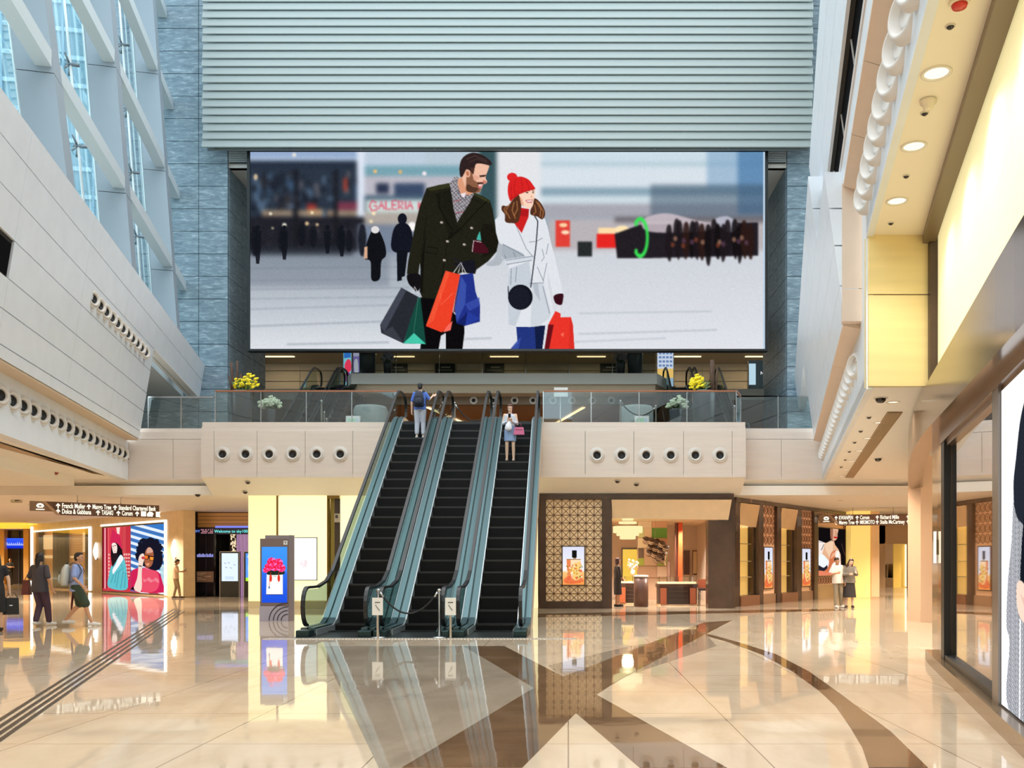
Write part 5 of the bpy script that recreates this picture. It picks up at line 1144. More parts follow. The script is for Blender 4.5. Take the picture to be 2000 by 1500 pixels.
# ---------------------------------------------------------------- far right: lit pillar, corridor and its shops
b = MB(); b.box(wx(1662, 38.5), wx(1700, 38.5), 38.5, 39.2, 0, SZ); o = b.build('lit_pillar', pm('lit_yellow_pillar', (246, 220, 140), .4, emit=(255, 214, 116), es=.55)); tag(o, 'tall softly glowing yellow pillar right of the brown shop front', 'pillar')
b = MB(); b.box(wx(1700, 39), wx(1716, 39), 38.9, 39.6, 0, SZ); b.box(wx(1660, 39.3), wx(1664, 39.3), 38.6, 39.4, 0, SZ); struct('trim_25', b, pm('pale_pink_jamb', (244, 208, 166), .4))
CYR = 52.0
b = MB(); b.box(wx(1700, CYR), wx(1870, CYR), CYR, CYR+.3, wz(1062, CYR), SZ); b.box(wx(1700, CYR), wx(1729, CYR), CYR, CYR+.3, 0, SZ); struct('wall_corridor', b, pm('corridor_taupe', (196, 160, 116), .5))
r = thing('corridor_shop', (wx(1770, 55), 55, 0), 'clothes shop at the far corridor end with gold panel and garments', 'shop front')
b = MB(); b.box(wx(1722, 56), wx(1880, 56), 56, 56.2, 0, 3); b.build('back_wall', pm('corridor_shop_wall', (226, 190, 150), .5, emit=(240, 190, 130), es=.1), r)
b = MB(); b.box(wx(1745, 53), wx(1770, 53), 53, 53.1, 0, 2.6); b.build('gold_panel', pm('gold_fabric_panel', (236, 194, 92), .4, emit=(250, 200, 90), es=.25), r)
b = MB(); b.box(wx(1768, 52.9), wx(1770, 52.9), 52.85, 52.95, 0.05, 2.5); b.build('light_strip', emis('strip_warm', (255, 240, 190), 1.6), r)
b = MB(); b.box(wx(1779, 53), wx(1782, 53), 53, 53.1, 0, 2.6); b.box(wx(1796, 53), wx(1799, 53), 53, 53.1, 0, 2.6); b.build('door_frame', dark_brown, r)
b = MB(); b.tube([(wx(1731, 54), 54, 1.35), (wx(1747, 54), 54, 1.35)], .02, 6); b.build('clothes_rail', chrome, r)
rr = random.Random(11)
for k in range(9):
    x = wx(1732+k*1.6, 54); b = MB(); b.prism([(x-.03, 53.8, 1.32), (x+.03, 53.8, 1.32), (x+.05, 53.8, .55), (x-.05, 53.8, .55)], (0, .4, 0)); b.build('garment', pm('garment_%d' % (k % 4), [(240, 220, 200), (90, 60, 50), (220, 170, 130), (60, 44, 40)][k % 4], .7), r)
b = MB(); b.box(wx(1785, 54), wx(1794, 54), 54, 54.4, .55, 1.0); b.box(wx(1784, 54), wx(1795, 54), 53.9, 54.5, 0, .55); b.build('shop_plinth', pm('plinth_brown', (110, 78, 60), .4), r)
# ---------------------------------------------------------------- left: glowing pier, gold frames, poster
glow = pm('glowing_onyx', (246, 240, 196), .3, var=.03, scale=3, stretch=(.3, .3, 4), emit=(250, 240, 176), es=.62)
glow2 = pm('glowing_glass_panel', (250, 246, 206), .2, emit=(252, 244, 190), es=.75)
GY = 29.5
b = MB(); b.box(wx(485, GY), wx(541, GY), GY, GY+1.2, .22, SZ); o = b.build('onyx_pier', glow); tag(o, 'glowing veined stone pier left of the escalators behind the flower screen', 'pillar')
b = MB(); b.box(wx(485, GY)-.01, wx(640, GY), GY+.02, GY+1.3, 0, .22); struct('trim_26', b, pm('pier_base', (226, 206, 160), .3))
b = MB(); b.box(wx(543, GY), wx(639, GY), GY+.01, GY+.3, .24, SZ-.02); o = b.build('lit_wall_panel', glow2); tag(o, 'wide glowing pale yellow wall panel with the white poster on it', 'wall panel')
gold = pm('brass_frame', (150, 122, 62), .25, metal=.8)
b = MB(); b.box(wx(540, GY), wx(543.5, GY), GY-.02, GY+.2, .22, SZ); b.box(wx(639, GY), wx(641, GY), GY-.03, GY+.2, 0, SZ); b.box(wx(650, GY), wx(652, GY), GY+.2, GY+.4, 0, SZ); b.box(wx(641, GY), wx(663, GY), GY-.02, GY+.1, SZ-.1, SZ); struct('trim_27', b, gold)
b = MB(); b.box(wx(641, GY), wx(652, GY), GY+.3, GY+.5, 0, SZ); struct('trim_28', b, pm('olive_gold', (176, 156, 84), .3, metal=.5))
b = MB(); b.box(wx(652, GY), wx(663, GY), GY+.1, GY+.5, 0, SZ); struct('trim_29', b, pm('dark_umber', (66, 52, 40), .4))
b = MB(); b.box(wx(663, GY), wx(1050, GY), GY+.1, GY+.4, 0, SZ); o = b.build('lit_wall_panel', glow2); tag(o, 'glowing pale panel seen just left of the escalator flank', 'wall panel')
r = thing('call_box', at(657.5, 1020, GY), 'small grey wall box on the dark strip near the escalator', 'control box'); MB().box(wx(653, GY), wx(662, GY), GY+.0, GY+.1, wz(1020, GY), wz(1003, GY)).build('case', pm('box_grey', (190, 176, 156), .4), r); MB().box(wx(655, GY), wx(660, GY), GY-.01, GY, wz(1012, GY), wz(1006, GY)).build('window', pm('box_dark', (70, 60, 52), .4), r)
P = Pic(0, 0, 49, 82, 2, (250, 250, 253)); rr = random.Random(2)
for k in range(26): a = rr.uniform(0, 6.28); P.line([(24+rr.uniform(-7, 7), 50+rr.uniform(-7, 7)), (24+9*math.cos(a), 50+9*math.sin(a))], .5, rr.choice([(226, 190, 190), (200, 180, 190), (210, 160, 160)]), .8)
place_poster('white_poster', P, at(570, 1051, GY-.06), X1, wx(618.5, GY)-wx(570, GY), wz(1051, GY)-wz(1132, GY), 'white lit poster with a faint red drawing behind the flower screen', s=1.25, frm=pm('thin_grey_frame', (150, 150, 146), .4), fr=.025)
# ---- flower advertising totem
KY = 23.0; kx0, kx1 = wx(508, KY), wx(564, KY); kz1 = wz(1052, KY)
r = thing('advertising_totem', ((kx0+kx1)/2, KY+.1, 0), 'grey advertising totem with pink flowers on its blue screen', 'advertising totem')
tg = pm('totem_grey', (150, 140, 146), .35, metal=.2)
MB().prism([(kx0, KY, 0), (kx1, KY, 0), (kx1+.07, KY+.16, 0), (kx0+.07, KY+.16, 0)], (0, 0, kz1)).build('body', pm('totem_taupe', (122, 104, 100), .35), r)
MB().prism([(kx1+.005, KY, 0), (kx1+.085, KY+.16, 0), (kx1+.085, KY+.2, 0), (kx0+.07, KY+.2, 0), (kx0+.07, KY+.165, 0), (kx1+.07, KY+.165, 0)], (0, 0, kz1+.09)).build('side_fin', tg, r)
MB().box(kx0-.01, kx1-.005, KY-.02, KY-.001, 0, wz(1184, KY)).build('lower_panel', pm('totem_lilac', (170, 164, 180), .35), r)
b = MB(); zc = wz(1213, KY)
for k, q in enumerate((.52, .40, .29, .18)):
    b.tube([(kx1-.02-q*(1-math.cos(t))*.0-q*math.cos(t)*1.0*.9, KY-.025, .02+q*math.sin(t)*.85) for t in np.linspace(0, PI/2, 9)]+[(kx1-.02, KY-.025, .02+q*.85)], .012, 5)
b.build('curved_lines', pm('totem_line', (60, 56, 66), .4), r)
P = Pic(0, 0, 51, 110, 2.4, (40, 96, 220)); P.rect(0, 0, 51, 110, (56, 128, 230), col2=(30, 76, 210)); P.rect(0, 0, 51, 50, (70, 160, 236), .5); P.blur(6)
P.poly([(10, 54), (42, 54), (42, 94), (9, 94)], (250, 240, 234)); P.line([(9, 94), (42, 94)], 1.2, (30, 40, 110)); P.poly([(16, 46), (40, 44), (44, 54), (12, 55)], (30, 44, 34), 1, True)
for cx, cy, s_ in ((20, 30, 10), (33, 32, 10), (14, 40, 9), (26, 40, 9), (39, 42, 9), (8, 46, 6)):
    for k in range(9): a = k*.7+cx; P.ell(cx+s_*.55*math.cos(a), cy+s_*.5*math.sin(a), s_*.42, s_*.34, [(244, 60, 130), (230, 40, 90), (250, 110, 190), (220, 36, 70)][k % 4], 1, a)
    P.ell(cx, cy, s_*.3, s_*.3, (226, 30, 60))
for x in (18, 34): P.line([(x, 50), (x, 58)], 1, (190, 40, 30)); P.ell(x, 62, 2.6, 7, (214, 50, 36))
P.line([(16, 56), (15, 80)], 1, (190, 80, 40)); P.ell(15, 80, 1.4, 2.6, (40, 90, 140)); P.line([(23, 58), (30, 58)], .8, (90, 70, 60))
P.mesh('screen', flat((wx(511.5, KY), KY-.008, wz(1068, KY)), X1, wx(561, KY)-wx(511.5, KY), wz(1068, KY)-wz(1177, KY)), picmat('totem_screen', 1.15), r)
MB().box(wx(554, KY), wx(561.5, KY), KY-.012, KY-.002, wz(1064, KY), wz(1056, KY)).build('corner_badge', pm('badge_white', (240, 238, 236), .4), r)
m = MB(); zq = wz(1060, KY); xq = wx(557.5, KY); m.box(xq-.025, xq+.02, KY-.016, KY-.012, zq+.012, zq+.028); m.box(xq+.005, xq+.02, KY-.016, KY-.012, zq-.03, zq+.02); m.build('badge_mark', pm('badge_ink', (40, 36, 36), .5), r)

# ---------------------------------------------------------------- left: marble wall at an angle with posters, dark attraction entrance
def la(p, d=0):
    q = (PX-p)/F; Y = 22.4/(1-.97*q); v = Vector((-q*Y, Y, 0)); return v+LN*d
LD = Vector((1, -.97, 0)).normalized(); LN = Vector((-LD.y*-1, -LD.x, 0)); LN = Vector((LD.y, -LD.x, 0)); LN = LN if LN.y < 0 else -LN
def lbox(b, pa, pb, d0, d1, z0, z1, m=0):
    a, c = la(pa), la(pb); b.prism([a+LN*d0+Vector((0, 0, z0)), c+LN*d0+Vector((0, 0, z0)), c+LN*d1+Vector((0, 0, z0)), a+LN*d1+Vector((0, 0, z0))], (0, 0, z1-z0), m)
honey = pm('honey_marble', (240, 214, 170), .25, var=.06, scale=3)
b = MB()
for pa, pb, z0, z1 in ((60, 70, 0, SZ), (70, 176, 3.25, SZ), (176, 200, 0, SZ), (200, 322, 3.2, SZ), (322, 358, 0, SZ)): lbox(b, pa, pb, -.5, 0, z0, z1)
lbox(b, 60, 358, -.5, .02, 0, .06)
struct('wall_left_marble', b, honey)
strip = emis('white_led_strip', (255, 250, 238), 1.6)
for k, (segs, lab) in enumerate((([(61, 64.5, 0, 3.5), (64, 174.3, 3.18, 3.25)], 'white light strip framing the outer end of the marble wall'), ([(174.5, 178.5, .05, 3.25)], 'white upright light strip at the right of the marble shop window'), ([(322.5, 326, .05, 3.3), (198, 326, 3.22, 3.30)], 'white light strip along the top and right of the double poster'))):
    b = MB()
    for s_ in segs: lbox(b, s_[0], s_[1], .0, .05, s_[2], s_[3])
    o = b.build('led_strip', strip); tag(o, lab, 'light strip', 'light strips of the marble wall')
for p, lab in ((190, 'glowing white wall sconce between window and double poster'), (343, 'glowing white wall sconce above the reading person')):
    a = la(p, .06)+Vector((0, 0, 1.95)); r = thing('wall_sconce', a, lab, 'wall lamp', 'sconces on the marble wall'); MB().lathe([(.03, -.35), (.12, -.1), (.14, .1), (.06, .42), (.02, .5)], a, 12).build('shade', emis('sconce_white', (255, 250, 236), 1.8), r); MB().obox(a-LN*.03-Vector((0, 0, .3)), (.08, .08, .12)).build('bracket', gold, r)
r = thing('marble_shop_window', la(123), 'wide shop window in the marble wall with brown fittings', 'shop window')
b = MB(); lbox(b, 70, 176, -.48, -.4, .06, 3.25); b.build('back_panel', pm('lit_tan_panel', (226, 180, 130), .5, emit=(236, 176, 110), es=.25), r)
for k, (pa, pb) in enumerate(((97, 105), (106, 121), (160, 165), (70, 73))): 
    b = MB(); lbox(b, pa, pb, -.35, -.15, .06, 3.2); b.build('dark_upright', pm('window_umber', (52, 38, 30), .3), r)
for k, (pa, pb, z0, z1) in enumerate(((74, 88, 2.2, 3.0), (150, 163, 2.0, 3.0), (74, 92, 1.7, 1.85), (126, 146, 1.7, 1.8))):
    b = MB(); lbox(b, pa, pb, -.39, -.28, z0, z1); b.build('lit_shade', pm('warm_shade', (255, 236, 206), .5, emit=(255, 226, 180), es=.8), r)
b = MB()
for k in range(22): lbox(b, 128, 146, -.39, -.34, .3+k*.125, .34+k*.125)
for k in range(30): lbox(b, 90, 96, -.39, -.34, .3+k*.09, .33+k*.09)
b.build('bead_screen', pm('bead_gold', (236, 206, 150), .3, emit=(250, 214, 150), es=.3), r)
b = MB(); lbox(b, 70, 176, -.06, -.04, .06, 3.25); b.build('pane', glass('bay_glass', (250, 246, 236), .03), r)
# double poster: photographs of two women
P = Pic(0, 0, 122, 132, 2.2, (200, 60, 70)); P.T = (0, 0, 1)
P.T = (-190+190-10.0, -21.5, 8.82)   # grid of the enlarged photograph, origin moved to the poster corner
for k, (x0, x1, c) in enumerate(((85, 120, (140, 20, 40)), (120, 155, (236, 150, 160)), (155, 185, (150, 16, 36)), (185, 215, (226, 90, 100)), (215, 450, (214, 62, 76)), (450, 530, (206, 70, 78)), (530, 608, (196, 50, 64)))): P.rect(x0, 190, x1, 1310, c)
for x in (270, 300, 460, 528): P.line([(x, 200), (x, 660)], 5, (150, 30, 50), .7)
for x0 in (195, 480, 520, 560):
    for k in range(9): P.rect(x0+4, 670+k*62, x0+34, 705+k*62, (248, 214, 200), .75)
P.poly([(350, 200), (420, 200), (405, 330), (365, 310)], (250, 236, 226), .9)
P.poly([(262, 500), (300, 470), (420, 480), (470, 690), (480, 760), (370, 900), (290, 930), (250, 720)], (24, 16, 22), 1, True)
P.poly([(240, 480), (250, 350), (290, 240), (340, 290), (410, 340), (430, 420), (452, 590), (400, 520), (330, 470), (262, 500)], (206, 40, 84), 1, True)
P.poly([(268, 490), (330, 478), (366, 540), (360, 640), (330, 690), (300, 670), (276, 590)], (248, 226, 216), 1, True); P.ell(292, 535, 12, 8, (50, 30, 36)); P.ell(330, 525, 13, 9, (50, 30, 36)); P.poly([(305, 630), (335, 625), (325, 645)], (190, 100, 100)); P.line([(308, 545), (300, 595), (318, 600)], 6, (206, 160, 150))
P.poly([(270, 700), (350, 660), (380, 720), (330, 900), (290, 930)], (40, 26, 30), 1, True)
P.poly([(400, 720), (440, 692), (500, 780), (540, 1000), (540, 1300), (205, 1280), (215, 1050), (260, 880), (290, 900)], (96, 190, 200), 1, True); P.poly([(380, 760), (440, 695), (478, 760), (430, 850), (330, 990), (290, 1040), (280, 960), (340, 860)], (244, 240, 246), 1, True)
for l in ([(430, 860), (480, 930), (350, 1020), (320, 1200)], [(300, 1040), (250, 1200)], [(480, 980), (430, 1290)], [(520, 1000), (500, 1280)], [(400, 1000), (350, 1280)]): P.line(l, 14, (54, 130, 146), .6)
P.rect(608, 170, 1200, 1330, (56, 120, 196))
for k in range(11): y = 120+k*112; P.poly([(608, y), (1200, y+205), (1200, y+255), (608, y+50)], (236, 242, 248), .95); P.poly([(608, y+70), (1200, y+275), (1200, y+290), (608, y+85)], (110, 90, 120), .5)
P.poly([(1090, 880), (1200, 860), (1200, 1330), (1140, 1330)], (190, 220, 226), .9)
P.poly([(860, 440), (960, 420), (1050, 500), (1110, 650), (1140, 800), (1080, 940), (960, 960), (830, 880), (700, 760), (720, 640), (780, 520)], (22, 22, 38), 1, True)
for k in range(40): a = k*.157; P.ell(920+190*math.cos(a)+rr.uniform(-20, 20), 660+230*math.sin(a)+rr.uniform(-20, 20), 34, 26, (22, 22, 38))
P.poly([(866, 620), (930, 570), (985, 640), (990, 780), (960, 880), (900, 915), (850, 860), (845, 740)], (166, 96, 66), 1, True); P.poly([(900, 580), (950, 585), (980, 650), (880, 670)], (226, 180, 160), .8, True)
P.poly([(836, 690), (1008, 730), (990, 808), (930, 795), (915, 745), (895, 780), (845, 770)], (30, 22, 24)); P.poly([(848, 705), (905, 718), (890, 770), (850, 762)], (246, 120, 40)); P.poly([(930, 730), (995, 742), (982, 796), (936, 786)], (240, 150, 50)); P.poly([(870, 845), (925, 840), (915, 880), (880, 878)], (226, 150, 110), 1, True)
P.poly([(720, 930), (840, 930), (900, 960), (960, 950), (1080, 1000), (1140, 1180), (1150, 1320), (600, 1300), (610, 1010)], (206, 34, 84), 1, True); P.poly([(820, 930), (960, 950), (1060, 1010), (1080, 1200), (1000, 1310), (800, 1310)], (236, 90, 110), .8, True)
for k in range(14): P.line([(830+k*18, 1100+20*math.sin(k)), (840+k*18, 1150+14*math.cos(k))], 8, (250, 190, 196), .8)
P.poly([(745, 760), (780, 690), (830, 680), (845, 760), (820, 850), (800, 1000), (790, 1310), (665, 1290), (720, 1100), (740, 920)], (240, 214, 200), 1, True); P.line([(745, 885), (800, 895)], 16, (40, 30, 34)); P.poly([(790, 740), (830, 720), (850, 770), (810, 775)], (206, 50, 60))
P.poly([(605, 1300), (650, 1240), (680, 1310)], (20, 16, 24)); P.line([(608, 170), (608, 1330)], 6, (120, 90, 100))
a, c = la(201), la(321.5)
place_poster('double_poster', P, a+Vector((0, 0, 3.14)), c-a, (c-a).length, 3.05, 'tall double poster of a woman in red beanie and one in orange glasses', s=1.0, frm=dark_brown, fr=.04)
# dark attraction entrance beside it
DY = 39.2
b = MB(); b.box(wx(357, DY), wx(381, DY), DY-.1, DY+.5, 0, SZ); b.box(wx(381, DY), wx(500, DY), DY+.1, DY+.4, 2.95, SZ); struct('trim_30', b, dark_brown)
b = MB()
for k in range(4): b.box(wx(386, DY), wx(500, DY), DY+.02, DY+.12, 2.98+k*.16, 3.12+k*.16)
o = b.build('timber_slats', pm('light_timber', (206, 160, 104), .4)); tag(o, 'pale timber slat band above the dark entrance', 'cladding')
b = MB(); b.box(wx(381, 42), wx(520, 42), 42, 42.2, 0, 3); b.box(wx(381, DY), wx(381, DY)+.05, DY, 42, 0, 3); struct('wall_entrance_dark', b, pm('entrance_black', (22, 20, 26), .2))
r = thing('dark_glass_screen', (wx(400, DY), DY+.1, 0), 'tall dark glass panel left of the lit entrance screens', 'glass panel'); MB().box(wx(381, DY), wx(419, DY), DY+.12, DY+.16, 0, 2.9).build('pane', pm('blue_black_glass', (18, 20, 34), .08), r)
m = MB(); 
for k in range(14): m.box(wx(383+k*2.3, DY), wx(384.4+k*2.3, DY), DY+.10, DY+.12, wz(1088, DY), wz(1083-(k % 3), DY))
m.build('lit_dots', emis('violet_dots', (150, 150, 220), .9), r); MB().box(wx(400, DY), wx(400.6, DY), DY+.1, DY+.12, 0, 2.9).build('seam', pm('seam_grey', (70, 74, 90), .3), r)
r = thing('notice_board', at(399, 1126, DY), 'small grey brown notice with pale lines on the dark glass', 'sign'); MB().box(wx(382, DY), wx(416, DY), DY+.05, DY+.09, wz(1137, DY), wz(1116, DY)).build('board', pm('notice_taupe', (156, 128, 118), .4), r)
m = MB()
for k, (a_, c_) in enumerate(((385, 402), (385, 396), (399, 411), (385, 393), (385, 401))): m.box(wx(a_, DY), wx(c_, DY), DY+.04, DY+.05, wz(1120.4+k*3, DY), wz(1119+k*3, DY))
m.build('text_lines', pm('notice_pale', (236, 220, 210), .4), r)
r = thing('led_ticker', at(452, 1017, DY-.1), 'cyan lit scrolling text strip above the dark entrance', 'sign'); MB().box(wx(381, DY), wx(500, DY), DY-.08, DY+.06, 2.68, 2.95).build('housing', pm('ticker_navy', (14, 24, 60), .3), r)
text('Welcome to sky100 Hong Kong Observation', .175, emis('ticker_cyan', (110, 236, 236), 1.3), 'ticker_text', r, fmat((wx(420, DY), DY-.085, 2.80), X1), ext=.002)
text('WY', .15, emis('ticker_blue', (120, 150, 250), 1.2), 'ticker_text', r, fmat((wx(381, DY), DY-.085, 2.80), X1), ext=.002)
m = MB(); rr = random.Random(6)
for i in range(12):
    for j in range(3):
        if rr.random() < .8: x = wx(394+i*2, DY); z = 2.71+j*.07; m.box(x, x+.028, DY-.085, DY-.08, z, z+.045)
m.build('red_characters', emis('ticker_red', (206, 140, 150), .9), r)
MB().box(wx(422, DY), wx(500, DY), DY-.1, DY+.06, 2.96, 3.03).build('blue_strip', emis('ticker_lilac', (120, 130, 236), 1.2), r)
r = thing('bead_column', (wx(455, 40.5), 40.5, 0), 'sparkling beaded column inside the dark entrance', 'column'); MB().box(wx(448, 40.5), wx(462, 40.5), 40.5, 40.6, 0, 2.9).build('backing', pm('bead_back', (56, 44, 40), .4), r)
m = MB()
for k in range(70): x, z = wx(rr.uniform(450, 460), 40.45), rr.uniform(1.9, 2.85); m.box(x, x+.03, 40.44, 40.47, z, z+.05)
m.build('beads', emis('bead_glint', (250, 220, 180), 1.2), r)
b = MB(); P_ = []
for k in range(25): P_.append((wx(462+k*2, 40.2), 40.2+.05*math.sin(k*1.7)))
b.prism([(x, y, 0) for x, y in P_]+[(x, y+.04, 0) for x, y in reversed(P_)], (0, 0, 2.9)); o = b.build('curtain', pm('lilac_curtain', (206, 180, 206), .5, emit=(190, 150, 200), es=.35)); tag(o, 'pleated lilac lit curtain at the right of the dark entrance', 'curtain')
def totem(px0, px1, col, label, pic):
    Yt = 38.6; r = thing('digital_totem', (wx((px0+px1)/2, Yt), Yt, 0), label, 'digital sign', 'digital totems at the dark entrance')
    MB().box(wx(px0, Yt), wx(px1, Yt), Yt, Yt+.12, 0, wz(1078, Yt)).build('body', pm('totem_black', (18, 18, 20), .2), r)
    b = MB(); b.box(wx(px0, Yt)-.02, wx(px0, Yt), Yt-.01, Yt+.12, 0, wz(1077, Yt)); b.box(wx(px1, Yt), wx(px1, Yt)+.02, Yt-.01, Yt+.12, 0, wz(1077, Yt)); b.box(wx(px0, Yt), wx(px1, Yt), Yt-.01, Yt+.12, wz(1078, Yt), wz(1077, Yt)); b.build('edge', chrome, r)
    pic.mesh('screen', flat((wx(px0+3, Yt), Yt-.006, wz(1080.5, Yt)), X1, wx(px1-2, Yt)-wx(px0+3, Yt), wz(1080.5, Yt)-wz(1135, Yt)), picmat('totem_screen', 1.15), r)
P = Pic(0, 0, 32, 55, 2, (214, 228, 250)); 
for x, y in ((7, 20), (14, 19), (9, 28), (18, 29), (25, 23)): P.line([(x-2, y-1), (x+2, y+1)], .8, (60, 90, 130))
for y in (47, 50): P.line([(7, y), (24, y)], .6, (120, 150, 190))
totem(430, 467, None, 'black digital totem with a pale blue screen in the entrance', P)
P = Pic(0, 0, 32, 55, 2, (90, 150, 240)); P.rect(0, 48, 32, 55, (170, 230, 60)); P.rect(4, 5, 20, 9, (240, 246, 255)); P.poly([(6, 20), (26, 16), (30, 44), (8, 46)], (170, 206, 250), 1, True)
totem(477, 514, None, 'black digital totem with blue and green screen by the onyx pier', P)

# far left mall end
FYY = 61
b = MB(); b.box(wx(-60, FYY), wx(8, FYY), FYY, FYY+.4, 0, SZ); b.box(wx(56, FYY), wx(66, FYY), FYY-.6, FYY+.4, 0, SZ); b.box(wx(8, FYY), wx(60, FYY), FYY, FYY+.3, wz(1034, FYY), SZ); struct('wall_mall_end', b, pm('mall_end_stone', (232, 186, 116), .4))
r = thing('dark_shop_front', (wx(32, FYY+.2), FYY+.3, 0), 'dark shop front at the far left mall end behind the crossed arms person', 'shop front')
MB().box(wx(6, FYY+.4), wx(60, FYY+.4), FYY+.4, FYY+.6, 0, 3.6).build('glass_wall', pm('umber_glass', (40, 30, 26), .15), r); MB().box(wx(31, FYY), wx(32, FYY), FYY+.3, FYY+.42, 0, 3.6).build('mullion', pm('seam_grey', (70, 74, 90), .3), r)
P = Pic(0, 0, 50, 20, 2, (30, 70, 220)); P.rect(0, 0, 50, 20, (50, 90, 236), col2=(16, 40, 190)); rr = random.Random(3)
x = 2
for k in range(12): P.line([(x, 14), (x+1.2, 7+rr.uniform(0, 3)), (x+2.4, 14)], 1, (236, 244, 255)); x += 3.9
P.mesh('blue_sign', flat((wx(6, FYY), FYY+.28, wz(1051, FYY)), X1, wx(57, FYY)-wx(6, FYY), wz(1051, FYY)-wz(1071, FYY)), picmat('blue_sign_light', 1.2), r)
b = MB(); b.box(-52, -30, 50, 58, SZ-.04, SZ-.005); o = b.build('lit_ceiling_panel', pm('yellow_ceiling_glow', (250, 216, 90), .5, emit=(255, 206, 60), es=.8)); tag(o, 'bright yellow lit ceiling panel toward the far left mall end', 'ceiling light')
r = thing('exit_sign', at(30, 977, 31.5), 'small grey box sign hanging below the far left ceiling', 'sign'); Ye = 31.5; MB().box(wx(21, Ye), wx(41, Ye), Ye, Ye+.08, wz(982, Ye), wz(973, Ye)).build('box', pm('exit_grey', (206, 196, 170), .4), r); m = MB(); m.box(wx(31, Ye), wx(38, Ye), Ye-.01, Ye, wz(978.5, Ye), wz(976.5, Ye)); m.prism([(wx(31, Ye), Ye-.01, wz(980, Ye)), (wx(29, Ye), Ye-.01, wz(977.5, Ye)), (wx(31, Ye), Ye-.01, wz(975, Ye))], (0, .01, 0)); m.build('arrow', pm('exit_ink', (70, 70, 60), .5), r); MB().tube([at(26, 973, Ye+.04), (wx(26, Ye), Ye+.04, SZ)], .008, 4).build('hanger', chrome, r)

# ---------------------------------------------------------------- hanging direction signs
sgn_b = pm('sign_brown', (92, 64, 50), .45); sgn_l = pm('sign_taupe', (136, 112, 92), .45); sgn_w = pm('sign_white', (250, 248, 244), .5, emit=(255, 255, 255), es=.25)
def arrow(b, o, R, s):
    P_ = [(-.1, -.5), (.1, -.5), (.1, .1), (.34, -.12), (.34, .14), (0, .5), (-.34, .14), (-.34, -.12), (-.1, .1)]
    b.prism([o+R*(x*s)+Vector((0, 0, z*s)) for x, z in P_], R.cross(Vector((0, 0, 1)))*.004)
def dir_sign(A, B_, zt, ht, rows, icon_px, label, rods, slant):
    A, B_ = Vector(A), Vector(B_); R = (B_-A).normalized(); N_ = R.cross(Vector((0, 0, 1))); wd = (B_-A).length
    r = thing('direction_sign', ((A+B_)/2)+Vector((0, 0, zt-ht)), label, 'sign', 'hanging direction signs'); U = Vector((0, 0, 1))
    q = [A+U*zt, B_+U*zt, B_+U*(zt-ht), A+R*slant+U*(zt-ht)]; MB().prism([p+N_*.06 for p in q], -N_*.12).build('panel', sgn_b, r)
    q = [A-R*icon_px+U*zt, A-R*.05+U*zt, A+R*(slant-.05)+U*(zt-ht*.72), A-R*icon_px+U*(zt-ht*.72)]; q = [A-R*icon_px+U*zt, A-R*.1+U*zt, A+R*slant*.62+U*(zt-ht*.74), A-R*icon_px+U*(zt-ht*.74)]
    MB().prism([p+N_*.02 for p in q], -N_*.08).build('icon_panel', sgn_l, r)
    q = [A-R*.1+U*zt, A+U*zt, A+R*slant+U*(zt-ht), A+R*(slant-.1)+U*(zt-ht)]; MB().prism([p+N_*.08 for p in q], -N_*.1).build('slanted_edge', pm('sign_edge', (176, 146, 120), .4), r)
    m = MB(); c = A-R*(icon_px-.28)+U*(zt-ht*.34)+N_*.022
    for k in range(5): a = k*PI/4; m.prism([c+R*(.075*math.cos(a)+.035*math.cos(t))+U*(.055*math.sin(a)+.035*math.sin(t)) for t in np.linspace(0, 2*PI, 9)[:-1]], N_*.004)
    m.prism([c+R*x+U*z for x, z in ((-.09, -.02), (.09, -.02), (.07, -.06), (-.07, -.06))], N_*.004); m.prism([c+R*x+U*z for x, z in ((-.12, -.1), (.12, -.1), (.12, -.13), (-.12, -.13))], N_*.004); m.build('flower_mark', sgn_w, r)
    for zi, row in enumerate(rows):
        zr = zt-ht*(.30 if zi == 0 else .73); m = MB()
        for u, s_, w_ in row:
            o = A+R*(wd*u)+U*zr+N_*.062; arrow(m, o, R, .165)
            if s_ == '#':
                for k in range(2):
                    e = o+R*(.2+k*.2)
                    if k == 0: m.prism([e+R*x+U*z for x, z in ((-.08, -.08), (.08, -.08), (.08, .09), (-.08, .09))], N_*.004)
                    else: m.prism([e+R*x+U*z for x, z in ((-.09, -.08), (.09, -.08), (.09, .02), (0, .10), (-.09, .02))], N_*.004)
            elif s_ == '%': e = o+R*.2; m.prism([e+R*x+U*z for x, z in ((-.07, -.09), (.08, -.09), (.05, 0), (.08, .09), (-.07, .09))], N_*.004)
            else:
                t = text(s_, .215, sgn_w, 'lettering', r, fmat(o+R*.105+N_*.001, R), ext=.002, bold=.004)
                xs_ = [v.co for v in t.data.vertices]; span = max((v-o).dot(R) for v in xs_)-.105
                k_ = w_*.94/max(span, .01)
                if k_ < 1 or k_ > 1.15:
                    for v in t.data.vertices: d = (v.co-o).dot(R)-.105; v.co += R*(d*(k_-1))
        m.build('arrows', sgn_w, r)
    for u in rods: p = A+R*wd*u; MB().tube([p+U*zt, p+U*SZ], .012, 5).build('hanging_rod', chrome, r)
YA, YB_ = 28.9, 31.0
A_, B2 = (wx(88, YA), YA, 0), (wx(310, YB_), YB_, 0); wdL = (Vector(B2)-Vector(A_)).length; pxu = wdL/222
